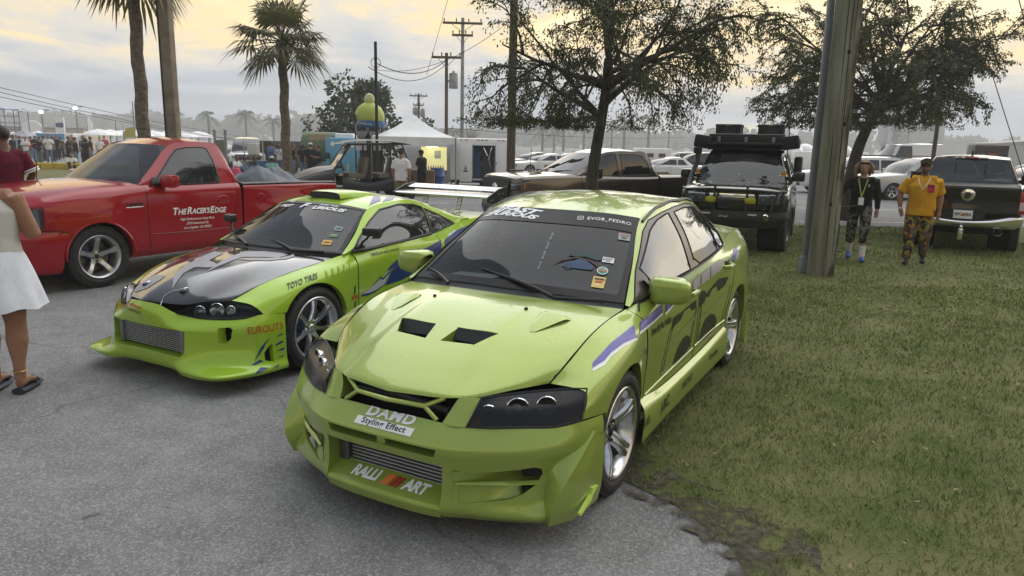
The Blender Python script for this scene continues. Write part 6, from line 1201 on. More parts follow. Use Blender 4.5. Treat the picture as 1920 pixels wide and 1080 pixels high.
def build_poles():
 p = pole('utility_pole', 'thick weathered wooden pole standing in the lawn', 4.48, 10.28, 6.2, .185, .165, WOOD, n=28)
 kn = PB()
 for (a, z) in ((-1.9, 1.15), (-1.2, 2.55), (-1.6, .45)): kn.lathe([(0, .012), (.02, .008), (.032, 0)], 10, 'Y', c=(0, 0, 0)).xf(Matrix.Identity(4))
 kn.bm.free()
 for k, (a, z0, z1, w) in enumerate(((-1.75, .3, 1.5, .006), (-1.45, 1.0, 2.9, .007), (-2.1, .9, 2.2, .005), (-1.2, .2, 1.1, .006), (-1.6, 1.9, 4.6, .006), (-1.95, 2.4, 5.2, .005), (-1.3, 3.0, 5.5, .006))):
  pts = [(math.cos(a + .02 * math.sin(z * 5)) * (.1855 - .0033 * z), math.sin(a + .02 * math.sin(z * 5)) * (.1855 - .0033 * z), z) for z in np.linspace(z0, z1, 12)]
  PB().tube(pts, [w * math.sin(math.pi * t) + .001 for t in np.linspace(0, 1, 12)], 5).xf(Matrix.Diagonal((.992, .992, 1, 1))).done('drying_crack', mat('crack_dark', (.012, .011, .009), .95), p)
 for a, z in ((-1.75, 1.05), (-1.35, 2.15), (-1.6, 3.1)): PB().ball((math.cos(a) * .181, math.sin(a) * .181, z), (.022, .012, .028), 10, 6).done('knot', MATS['crack_dark'], p)
 g = thing('cable_guard', 'grey metal cable guard running up beside the wooden pole', 'conduit', (4.315, 10.47, 0)); PB().box((0, 0, 3.1), (.09, .08, 6.2), bev=.02).done('channel', mat('grey_channel', (.20, .225, .26), .5, .2), g); PB().box((0, 0, .13), (.17, .14, .26), bev=.02, taper=(.75, .75)).done('base_boot', MATS['grey_channel'], g)
 q = px(318, 150, Y=15.6); sq = thing('square_pole', 'tall square concrete pole beside the palm trunk', 'pole', (q.x, 15.6, 0)); PB().box((0, 0, 2.6), (.24, .24, 5.4), bev=.02).done('shaft', mat('tan_concrete', (.14, .115, .085), .9, col2=(.22, .185, .14), scale=5, bump=.4), sq); PB().box((-.10, -.124, 2.6), (.03, .02, 5.4)).done('edge_strip', mat('dark_strip', (.03, .027, .022), .9), sq)
 a = px(961, 150, Y=21.5); pole('utility_pole', 'brown wooden pole rising past the end of the white trailer', a.x, 21.5, 7.0, .135, .115, BROWNPOLE, trans=())
 b = px(867, 150, Y=36); B = px(867, 44, Y=36).z; pole('utility_pole', 'slender steel pole with two cross arms behind the white trailer', b.x, 36, B + .25, .10, .08, STEEL, arms=((B, 1.9, .05), (B - .55, 1.0, .05)))
 c = px(837, 180, Y=33); C = px(837, 108, Y=33).z; pole('utility_pole', 'wooden pole with a grey transformer behind the canopy tent', c.x, 33, C + .2, .085, .07, BROWNPOLE, arms=((C, 1.3, 0),), trans=((C - 1.0, .32),))
 d = px(705, 150, Y=25); pole('utility_pole', 'dark slim pole standing just before the bar sign', d.x, 25, px(703, 78, Y=25).z, .055, .05, mat('dark_pole', (.02, .02, .022), .7))
 e = px(785, 200, Y=62); E_ = px(785, 180, Y=62).z; pole('utility_pole', 'distant pole with cross arms and transformers above the tent', e.x, 62, E_ + .2, .10, .09, BROWNPOLE, arms=((E_, 1.5, 0), (E_ - .75, .9, 0)), trans=((E_ - 1.3, -.3), (E_ - 1.4, .35)))
 f = px(1757, 240, Y=26); pole('utility_pole', 'thin dark pole standing behind the black pickup', f.x, 26, 3.4, .075, .07, BROWNPOLE)
 for i, (u, v, Y) in enumerate(((1040, 215, 110), (1148, 240, 80), (1385, 245, 75), (1440, 248, 85), (142, 205, 80), (248, 190, 85), (78, 212, 70), (216, 225, 90), (1255, 246, 88))):
  t = px(u, v, Y=Y); lp = thing('light_pole', 'tall thin light pole standing in the far haze', 'pole', (t.x, Y, 0), group='light poles in the haze'); PB().tube([(0, 0, 0), (0, 0, t.z)], [.11, .07], 8).done('shaft', STEEL, lp)
  if i in (2, 4, 6): PB().tube([(0, 0, t.z), (.3, 0, t.z + .25), (.8, 0, t.z + .3)], .05, 6).done('lamp_arm', STEEL, lp)
  if i in (4, 6): PB().ball((.0, -.1, t.z + .1), (.22, .16, .14), 10, 6).done('lamp_head', mat('lit_lamp', (1, 1, 1), .5, emit=(1, .97, .9), estr=6.0), lp)
 # wires
 W0 = 'thin dark overhead wire'
 A = px(705, 118, Y=25); Bm = px(838, 112, Y=33);
 wire('slack double cable sagging from the slim pole to the transformer pole', A, Bm, .45, .018); wire('lower slack cable sagging from the slim pole to the transformer pole', px(690, 125, Y=25), Bm - Vector((0, 0, .15)), .6, .014); PB_ = PB()
 prop(PB().tube([A + Vector((.16 * math.cos(t), -.06, .16 * math.sin(t))) for t in np.linspace(0, 6.28, 15)], .012, 5).done('cable_coil', mat('wire')), 'small coil of cable hanging on the slim pole', 'cable')
 for k, (v0, v1) in enumerate(((157, 262), (172, 268), (160, 266))): wire('thin overhead wire running past the palm trunk to the far lot', px(-30, v0 + 3 * k, Y=30), px(330 + 130, v1 + 2 * k - 6, Y=60), .2, .014, 'wires beyond the red pickup')
 wire('long thin wire strung from the transformer pole past the oak', px(838, 240, Y=33), px(1330, 255, Y=60), .3, .012); wire('taut guy wire rising before the dense oak', px(1925, 345, Y=20), px(1810, -20, Y=20), .0, .012); wire('taut guy wire rising at the lawn corner', px(1960, 180, Y=16), px(1905, -20, Y=16), .0, .011)
 wire('wire climbing steeply from the transformer pole', px(800, 140, Y=33), px(845, -20, Y=33), .0, .010); wire('wire hanging from the brown pole', px(955, 40, Y=21.5), px(700, 130, Y=25), .5, .008)
def build_haze():
 m = bpy.data.materials.new('haze_air'); m.use_nodes = True; t = m.node_tree; t.nodes.clear(); v = nd(t, 'ShaderNodeVolumePrincipled'); v.inputs['Color'].default_value = (.93, .95, .98, 1); v.inputs['Density'].default_value = .0012; v.inputs['Anisotropy'].default_value = .1; o = nd(t, 'ShaderNodeOutputMaterial'); ln(t, v.outputs[0], o.inputs['Volume'])
 h = PB().box((0, 320, 13.4), (1700, 720, 29.4)).done('haze', m, smooth=False); prop(h, 'pale smoke haze hanging over the whole lot', 'haze', kind='stuff')
# ------------------------------------------------------------------ other vehicles
def lamp(root, name, c, d, rot, m, bev=.02): return PB().box(c, d, rot=rot, bev=bev).done(name, m, root)
def build_grey_pickup():
 a = R(-152); S = .88; c = px(985, 385, Y=14.6)
 root = thing('grey_pickup', 'dark grey crew cab pickup with a black mesh grille behind the oak', 'truck', (.42, 15.05, 0), a, scale=S)
 P = paint('graphite_paint', (.12, .10, .08), .7, .28)
 st = [(.92, .80, 1.27, .93), (.78, .90, 1.32, .985), (.40, .92, 1.345, 1.0), (0, .93, 1.36, 1.01), (-.45, .93, 1.365, 1.0), (-.75, .94, 1.35, 1.0), (-1.5, .94, 1.33, 1.0), (-2.4, .94, 1.32, 1.0), (-2.92, .94, 1.33, 1.0)]
 doors = [('front_door', [(-.70, .2), (-.68, 1.5), (-1.78, 1.5), (-1.80, .2)]), ('rear_door', [(-1.80, .2), (-1.78, 1.5), (-2.80, 1.5), (-2.70, .9), (-2.55, .2)])]
 b = car_body(root, P, st, .42, 6, .10, 0, [0], .49, flare=.03, crown=.05, splits=doors, zr=.44)
 belt = [(-.62, .92, 1.36), (-.95, .93, 1.34), (-1.35, .935, 1.33), (-1.8, .935, 1.32), (-2.3, .935, 1.32), (-2.7, .93, 1.33), (-2.92, .92, 1.33)]
 rail = [(-.60, .90, 1.375), (-1.0, .80, 1.62), (-1.38, .70, 1.85), (-1.8, .71, 1.92), (-2.3, .70, 1.92), (-2.72, .69, 1.87), (-2.92, .88, 1.36)]
 cabin(root, P, belt, rail, 2, 5, [[(-.98, 1.36), (-1.05, 1.52), (-1.42, 1.80), (-1.55, 1.84), (-1.76, 1.85), (-1.76, 1.35)], [(-1.88, 1.36), (-1.88, 1.85), (-2.3, 1.85), (-2.55, 1.82), (-2.68, 1.62), (-2.70, 1.37)]], .2, .05, .05)
 for s in (1, -1):
  t = b['tree', s]
  for o, (nm, p) in zip(b['side', s][1:], doors):
   seam('panel_gap', t, [(x, 1.0 * s, z) for x, z in (p[0], p[1])], (0, -s, 0), GAP, o, .006, -.001); hp = drop(t, (p[2][0] + .16, 1.0 * s, 1.14), (0, -s, 0), .02); PB().box(hp, (.18, .03, .035), bev=.01).done('door_handle', P, o)
  hl = lamp(root, 'headlight', (.90, .79 * s, 1.12), (.22, .28, .17), (0, .06, .5 * s), glass('coupe_lens')); lamp(hl, 'lamp_housing', (.875, .785 * s, 1.12), (.20, .25, .13), (0, .06, .5 * s), ALLOY); lamp(hl, 'turn_lamp', (.76, .955 * s, 1.11), (.12, .04, .13), (0, 0, .25 * s), AMBER, .01); PB().ball((.97, .77 * s, 1.13), (.03, .06, .04)).done('lamp_bowl', CHROME, hl)
  mirror_box(root, BLACK, -1.02, 1.02, 1.42, s, .22, .24, .12); PB().tube([(x, 1.04 * s, z) for x, z in arc(0, .44, .50, 0, 180, 18)], .03, 6).done('arch_flare', BLACK, b['side', s][0])
  q = PB().grid(loft([[(-2.98, .96, .45), (-3.9, 1.0, .45), (-4.75, .96, .50)], [(-2.98, 1.0, .85), (-3.9, 1.03, .85), (-4.75, 1.0, .85)], [(-2.98, .99, 1.25), (-3.9, .99, 1.25), (-4.75, .98, 1.25)], [(-2.98, .94, 1.33), (-3.9, .94, 1.33), (-4.75, .93, 1.33)], [(-2.98, .84, 1.33), (-3.9, .84, 1.33), (-4.75, .84, 1.33)], [(-2.98, .84, .8), (-3.9, .84, .8), (-4.75, .84, .8)]], 26, 20) * np.array([1, s, 1.0])); hole(q, [(-3.2, .2)] + arc(-3.68, .44, .48, 2, 178, 20) + [(-4.16, .2)], 'y', flt=lambda c_: abs(c_.y) > .9); q.done('bed_side', P, root)
 gr = PB().prism([(-.60, 1.27), (.60, 1.27), (.66, 1.16), (.60, .84), (.52, .78), (-.52, .78), (-.60, .84), (-.66, 1.16)], .90, 1.04, 'x').done('grille', mat('grille_black', (.012, .012, .013), .4), root)
 sl = PB()
 for r_ in range(9):
  for c_ in range(15):
   y = -.56 + .08 * c_ + (.04 if r_ % 2 else 0); z = .83 + .048 * r_
   if abs(y) < .6: sl.box((1.045, y, z), (.012, .03, .010))
 sl.done('grille_mesh', mat('mesh_grey', (.10, .10, .105), .4, .6), gr)['kind'] = 'stuff'
 PB().lathe([(0, .012), (.085, .012), (.10, 0)], 24, 'X', c=(1.045, 0, 1.06)).xf(Matrix.Diagonal((1, 1.3, 1, 1)) ).done('oval_badge', CHROME, gr)
 PB().grid(loft([[(.60, 1.0, .72), (.9, .9, .74), (1.05, .5, .75), (1.08, 0, .75)], [(.62, 1.01, .60), (.92, .92, .60), (1.10, .5, .60), (1.12, 0, .60)], [(.62, .98, .45), (.9, .88, .44), (1.05, .5, .44), (1.07, 0, .44)]], 18, 8), mirror=True).done('front_bumper', DARKMETAL, root)
 PB().box((-3.85, 0, .80), (1.8, 1.7, .05)).box((-4.75, 0, 1.06), (.06, 1.8, .5)).box((-2.97, 0, 1.05), (.05, 1.7, .5)).done('bed_floor', MATS['bed_liner'], root)
 PB().box((.25, .45, 1.42), (.30, .16, .03), bev=.01).box((.25, -.45, 1.42), (.30, .16, .03), bev=.01).done('hood_vent', BLACK, b['hood'])
 PB().tube([(-.35, -.85, 1.3), (-.37, -.85, 1.95)], .008, 5).done('antenna', BLACK, root)
 wiper(root, (-.42, .1, 1.41), (-.62, .62, 1.46)); wiper(root, (-.42, -.45, 1.41), (-.62, .02, 1.46))
 PB().box((-.85, 0, 1.2), (.4, 1.7, .2)).box((-1.6, .42, 1.3), (.2, .5, .7)).box((-1.6, -.42, 1.3), (.2, .5, .7)).box((-2.6, 0, 1.3), (.2, 1.4, .6)).done('cabin_seats', INTERIOR, root)
 under(root, .6, -4.6, .7, .40, .80, [0, -3.68], .48, .98)
 truck_wheels(root, [(0, .86, .42, 1), (0, -.86, .42, -1), (-3.68, .86, .42, 1), (-3.68, -.86, .42, -1)], .42, .29, .25, 6, m=mat('dark_alloy', (.08, .08, .085), .4, .8), tread=False)
def build_black_pickup():
 h = R(57.5); u = Vector((math.cos(h), math.sin(h), 0)); S = .90; rear = Vector((8.10, 12.95, 0)); loc = rear + u * 4.75 * S
 root = thing('black_pickup', 'black pickup seen from behind with chrome step bumper and license plate', 'truck', loc, h, scale=S)
 P = paint('black_paint', (.005, .005, .006), .1, .25)
 st = [(.90, .80, 1.18, .95), (.70, .90, 1.22, 1.0), (.2, .93, 1.26, 1.02), (-.4, .94, 1.29, 1.02), (-.70, .94, 1.30, 1.01), (-1.5, .94, 1.31, 1.01), (-2.85, .94, 1.33, 1.01)]
 b = car_body(root, P, st, .42, 5, .15, 0, [0], .47, crown=.05, zr=.42, splits=[('door', [(-.75, .2), (-.75, 1.5), (-2.6, 1.5), (-2.6, .2)])])
 belt = [(-.65, .92, 1.29), (-1.0, .93, 1.31), (-1.35, .935, 1.32), (-1.8, .935, 1.32), (-2.3, .935, 1.32), (-2.66, .93, 1.33), (-2.85, .92, 1.33)]
 rail = [(-.62, .90, 1.31), (-1.0, .80, 1.60), (-1.38, .72, 1.85), (-1.8, .725, 1.91), (-2.3, .72, 1.91), (-2.62, .715, 1.87), (-2.85, .885, 1.35)]
 c = cabin(root, P, belt, rail, 2, 5, [[(-1.0, 1.36), (-1.1, 1.52), (-1.45, 1.82), (-1.76, 1.85), (-1.76, 1.36)], [(-1.86, 1.36), (-1.86, 1.85), (-2.4, 1.85), (-2.56, 1.6), (-2.6, 1.37)]], .2, .05, .05, back_glass=glass('pickup_rear_glass', (.012, .013, .015), .85))
 PB().box((-2.66, 0, 1.905), (.06, .62, .05), bev=.02).done('brake_lamp_bar', CHROME, c['roof']); PB().box((-2.69, 0, 1.905), (.03, .26, .036), bev=.01).done('brake_lamp', REDLENS, c['roof']); PB().prism([(-2.3, 1.94), (-2.45, 2.06), (-2.5, 1.94)], -.02, .02, 'y').done('roof_fin', BLACK, c['roof'])
 for y in (-.28, .28): PB().box((-2.79, y, 1.60), (.02, .012, .44), rot=(0, -.42, 0)).done('window_divider', BLACK, c['rear_window'])
 for s in (1, -1):
  q = PB().grid(loft([[(-2.92, .95, .46), (-3.7, 1.0, .46), (-4.62, .95, .52)], [(-2.92, 1.01, .85), (-3.7, 1.03, .85), (-4.62, 1.0, .85)], [(-2.92, 1.0, 1.25), (-3.7, 1.0, 1.25), (-4.62, .99, 1.25)], [(-2.92, .95, 1.34), (-3.7, .95, 1.34), (-4.62, .95, 1.34)], [(-2.92, .86, 1.34), (-3.7, .86, 1.34), (-4.62, .86, 1.34)], [(-2.92, .86, .8), (-3.7, .86, .8), (-4.62, .86, .8)]], 26, 20) * np.array([1, s, 1.0])); hole(q, [(-3.1, .2)] + arc(-3.57, .42, .47, 2, 178, 20) + [(-4.04, .2)], 'y', flt=lambda c_: abs(c_.y) > .9); q.done('bed_side', P, root)
  tl = PB().box((-4.60, .955 * s, 1.07), (.16, .115, .44), bev=.02).done('tail_lamp', REDLENS, root); PB().box((-4.685, .955 * s, 1.0), (.012, .085, .16), bev=.005).done('reverse_lamp', mat('clear_red', (.6, .5, .5), .2), tl); mirror_box(root, BLACK, -1.05, 1.02, 1.42, s, .24, .24, .14)
  PB().lathe([(.075, 0), (.085, -.02), (.085, .2), (.07, .2), (.065, .02)], 18, 'X', c=(-4.72, .62 * s, .48)).done('exhaust_tip', CHROME, root)
 PB().box((-3.75, 0, .82), (1.7, 1.72, .05)).box((-2.93, 0, 1.08), (.05, 1.72, .5)).done('bed_floor', MATS['bed_liner'], root)
 cov = PB().box((-3.77, 0, 1.345), (1.72, 1.80, .05), bev=.02).done('bed_cover', mat('tonneau', (.016, .016, .017), .6), root)
 tg = PB().grid(loft([[(-4.60, -.90, 1.36), (-4.60, 0, 1.365), (-4.60, .90, 1.36)], [(-4.66, -.90, 1.345), (-4.665, 0, 1.35), (-4.66, .90, 1.345)], [(-4.655, -.90, 1.22), (-4.665, 0, 1.225), (-4.655, .90, 1.22)], [(-4.64, -.90, 1.05), (-4.65, 0, 1.05), (-4.64, .90, 1.05)], [(-4.66, -.90, .82), (-4.67, 0, .82), (-4.66, .90, .82)], [(-4.60, -.90, .79), (-4.60, 0, .79), (-4.60, .90, .79)]], 24, 20)).done('tailgate', P, root)
 # round shield badge with a horned head
 bd = PB().lathe([(0, .02), (.10, .02), (.125, .008), (.13, -.02)], 24, 'X').xf(Matrix.Translation((-4.655, -.04, 1.19)) @ Matrix.Rotation(math.pi, 4, 'Z')).done('round_badge', CHROME, tg); PB().prism([(-.04, 1.12), (.0, 1.10), (.03, 1.12), (.05, 1.19), (.03, 1.24), (-.04, 1.24), (-.08, 1.19)], -4.69, -4.672, 'x').xf(Matrix.Translation((0, -.025, 0))).done('badge_head', DARKMETAL, bd)
 bu = PB().grid(loft([[(-4.60, -1.0, .80), (-4.74, -.8, .80), (-4.78, -.45, .72), (-4.80, 0, .69), (-4.78, .45, .72), (-4.74, .8, .80), (-4.60, 1.0, .80)], [(-4.62, -1.01, .76), (-4.80, -.8, .75), (-4.84, -.45, .68), (-4.86, 0, .655), (-4.84, .45, .68), (-4.80, .8, .75), (-4.62, 1.01, .76)], [(-4.61, -1.0, .64), (-4.78, -.8, .62), (-4.82, -.45, .60), (-4.84, 0, .60), (-4.82, .45, .60), (-4.78, .8, .62), (-4.61, 1.0, .64)], [(-4.58, -.96, .56), (-4.72, -.8, .55), (-4.76, -.45, .55), (-4.78, 0, .55), (-4.76, .45, .55), (-4.72, .8, .55), (-4.58, .96, .56)]], 40, 14)).done('rear_bumper', CHROME, root)
 PB().box((-4.70, 0, .76), (.12, .74, .15)).done('plate_recess', BLACK, root)
 pl = PB().box((-4.80, 0, .80), (.012, .33, .165), bev=.004).done('license_plate', WHITE, root); decal('plate_lettering', tx('BPO 0BA', .088, 0, .025), None, (-4.807, 0, .80), (0, -1, 0), (0, 0, 1), mat('plate_green', (.02, .05, .04), .5), pl, .002, .85); decal('plate_print', poly_mesh([(-.03, -.03), (.03, -.03), (.03, .03), (-.03, .03)]), None, (-4.807, -.005, .795), (0, -1, 0), (0, 0, 1), mat('orange_print'), pl, .0015)
 hi = PB().box((-4.86, 0, .50), (.2, .07, .07)).done('tow_hitch', STEEL, root); PB().box((-4.94, 0, .42), (.06, .09, .22), bev=.01).ball((-4.96, 0, .56), .035).done('ball_mount', CHROME, hi)
 under(root, .6, -4.5, .7, .40, .80, [0, -3.57], .47, .98)
 truck_wheels(root, [(0, .87, .41, 1), (0, -.87, .41, -1), (-3.57, .87, .41, 1), (-3.57, -.87, .41, -1)], .41, .29, .25, 6, m=MATS['dark_alloy'], tread=False)
def build_overlander():
 root = thing('off_road_wagon', 'black lifted off road wagon with roof boxes, bull bar and snorkel', 'car', (4.02, 13.05, 0), R(-113), scale=.95)
 P = paint('gloss_black_paint', (.010, .010, .011), .1, .22)
 st = [(.66, .70, 1.10, .86), (.52, .80, 1.16, .93), (.2, .84, 1.20, .95), (-.2, .86, 1.22, .95), (-.55, .88, 1.24, .95), (-1.4, .89, 1.26, .95), (-2.6, .88, 1.28, .95), (-3.75, .84, 1.28, .90)]
 b = car_body(root, P, st, .58, 5, .10, .1, [0, -2.85], .47, crown=.05, zr=.48, flare=.05, deck_from=None)
 belt = [(-.50, .86, 1.24), (-.9, .88, 1.26), (-1.3, .89, 1.27), (-1.9, .89, 1.28), (-2.6, .88, 1.28), (-3.3, .87, 1.28), (-3.75, .84, 1.28)]
 rail = [(-.48, .84, 1.26), (-.72, .77, 1.52), (-.98, .70, 1.76), (-1.5, .70, 1.86), (-2.5, .70, 1.87), (-3.4, .69, 1.84), (-3.75, .80, 1.31)]
 c = cabin(root, P, belt, rail, 2, 5, [[(-.85, 1.32), (-1.08, 1.72), (-1.5, 1.78), (-1.55, 1.32)], [(-1.65, 1.32), (-1.62, 1.78), (-2.45, 1.79), (-2.45, 1.32)], [(-2.55, 1.32), (-2.55, 1.79), (-3.3, 1.76), (-3.4, 1.33)]], .14, .06, .05)
 wiper(root, (-.36, .1, 1.29), (-.52, -.45, 1.36)); wiper(root, (-.36, .55, 1.28), (-.52, .05, 1.37)); PB().box((-.46, .45, 1.33), (.04, .09, .10), bev=.01).done('dash_cam', BLACK, root)
 for s in (1, -1):
  hl = lamp(root, 'headlight', (.72, .63 * s, 1.00), (.14, .40, .20), (0, .06, .25 * s), glass('coupe_lens')); lamp(hl, 'lamp_housing', (.695, .63 * s, 1.0), (.14, .37, .175), (0, .06, .25 * s), mat('bright_housing', (.6, .61, .63), .2, .7))
  for k in (-.085, .07): PB().lathe([(.062, .012), (.055, 0), (.02, -.02), (0, -.02)], 18, 'X').xf(Matrix.Translation((.775 - k * .25, (.63 + k) * s, 1.0)) @ Matrix.Rotation(.25 * s, 4, 'Z')).done('lamp_bowl', mat('grey_housing'), hl)
  lamp(hl, 'turn_lamp', (.62, .875 * s, 1.0), (.14, .05, .20), (0, 0, .3 * s), CLEAR); mirror_box(root, P, -.62, .95, 1.38, s, .22, .18, .13)
  yl_ = lamp(root, 'driving_lamp', (.92, .34 * s, .985), (.06, .20, .11), None, mat('yellow_lens', (.42, .42, .03), .25), .04)
  ledm = PB().box((-.42, .80 * s, 1.43), (.05, .09, .10), bev=.008).done('pillar_lamp', BLACK, root)
  for k in (0, 1): PB().box((-.39, .80 * s, 1.405 + .05 * k), (.01, .075, .035)).done('amber_cube', mat('amber_led', (.8, .38, .02), .3), ledm)
  PB().tube([(.40, .90 * s, 1.13), (.66, .88 * s, 1.16), (.86, .80 * s, 1.14), (.92, .74 * s, 1.0), (.92, .70 * s, .78)], .028, 8).done('bar_hoop', BLACK, root)
  PB().box((.90, .28 * s, .98), (.08, .035, .52)).done('bar_upright', BLACK, root)
  fg = PB().lathe([(0, .02), (.05, .02), (.062, .0)], 18, 'X', c=(.985, .62 * s, .70)).done('fog_lamp', CHROME, root); PB().box((.985, .40 * s, .74), (.02, .15, .03), bev=.008).done('marker_lamp', mat('clear_red'), root)
  PB().box((-1.9, .95 * s, .72), (1.6, .12, .08), bev=.02).done('side_step', BLACK, root)
  PB().box((-1.05, .84 * s, 2.02), (.40, .32, .26), rot=(.15 * s, .0, 0), bev=.05).done('awning_end', mat('black_canvas', (.013, .013, .014), .8), root)
  PB().box((-2.2, .84 * s, 2.02), (2.0, .24, .22), bev=.05).done('awning_roll', MATS['black_canvas'], root)
 # hard cover over hood front, bull bar
 PB().tube([(.86, -.80, 1.14), (.90, -.4, 1.16), (.90, .4, 1.16), (.86, .80, 1.14)], .028, 8).done('bar_top', BLACK, root)
 PB().grid(loft([[(.60, .98, .80), (.80, .90, .80), (.95, .6, .80), (.98, 0, .80)], [(.62, .99, .68), (.82, .91, .67), (.97, .6, .66), (1.0, 0, .66)], [(.60, .93, .54), (.78, .84, .52), (.92, .55, .50), (.94, 0, .50)]], 18, 8), mirror=True).done('bull_bar', MATS['tonneau'], root)
 PB().box((.94, 0, .97), (.05, .50, .08), bev=.01).done('light_bar', BLACK, root); decal('bar_lettering', tx('off road', .05, .2, .02), None, (1.0, -.1, .70), (0, 1, 0), (0, 0, 1), SILVERV, root, .01)
 PB().box((.735, 0, 1.02), (.06, .80, .16), bev=.02).done('grille', CHROME, root)
 # snorkel on the car's right
 PB().tube([(-.05, -.90, 1.02), (-.22, -.94, 1.12), (-.42, -.93, 1.34), (-.66, -.88, 1.60), (-.70, -.88, 1.78)], [.05, .055, .05, .05, .05], 10).box((-.68, -.88, 1.84), (.14, .15, .13), bev=.02).done('snorkel', BLACK, root)
 # roof rack, long box, two cargo boxes
 rk = PB().box((-2.1, 0, 1.985), (2.6, 1.44, .05), bev=.01)
 for x in (-1.0, -1.6, -2.2, -2.8, -3.3): rk.box((x, .68, 1.94), (.05, .05, .10)).box((x, -.68, 1.94), (.05, .05, .10))
 rk.done('roof_rack', BLACK, root); PB().grid(loft([[(-.80, -.70, 1.86), (-.78, 0, 1.88), (-.80, .70, 1.86)], [(-.98, -.70, 1.97), (-.97, 0, 1.98), (-.98, .70, 1.97)]], 12, 4)).done('wind_fairing', BLACK, root)
 lb = PB().box((-1.18, 0, 2.085), (.36, 1.46, .19), bev=.03).done('long_box', mat('box_black', (.016, .016, .017), .55), root)
 for y in (-.52, 0, .52): PB().box((-.99, y, 2.07), (.02, .06, .10), bev=.004).done('latch', STEEL, lb)
 for y in (-.42, .42):
  bx = PB().box((-1.75, y, 2.21), (.55, .50, .26), bev=.02).done('cargo_box', MATS['box_black'], root); PB().box((-1.75, y, 2.355), (.57, .52, .06), bev=.015).done('lid', MATS['box_black'], bx); PB().box((-1.46, y, 2.19), (.02, .26, .10), bev=.006).done('box_plate', mat('box_panel', (.026, .026, .028), .6), bx); PB().box((-1.465, y, 2.36), (.012, .12, .025)).done('maker_label', mat('label_gold', (.20, .15, .04), .5), bx)
  for q in (-.18, .18): PB().box((-1.465, y + q, 2.30), (.02, .05, .12), bev=.005).done('latch', BLACK, bx)
 PB().tube([(-.95, .80, 1.5), (-.97, .80, 2.62)], .010, 6).done('whip_antenna', BLACK, root); PB().box((-3.95, 0, 1.25), (.25, .72, .72), bev=.1).done('spare_wheel_cover', BLACK, root); PB().box((-2.3, .98, 1.5), (.5, .16, .5), bev=.05).done('side_case', MATS['box_black'], root)
 PB().box((-.7, 0, 1.2), (.4, 1.5, .2)).box((-1.4, .4, 1.25), (.2, .5, .7)).box((-1.4, -.4, 1.25), (.2, .5, .7)).done('cabin_seats', INTERIOR, root)
 under(root, .6, -3.6, .6, .55, .95, [0, -2.85], .48, .95)
 w0 = make_wheel(root, .445, .33, .23, 6, [.06, .055, .05, .055, .07], [.3, .4, .5, .56, .6], .05, MATS['dark_alloy'], lugs=6)
 place_wheels(root, w0, [(0, .82, .44, 1), (0, -.82, .44, -1), (-2.85, .82, .44, 1), (-2.85, -.82, .44, -1)], steer=-.08)
SUVN = [0]
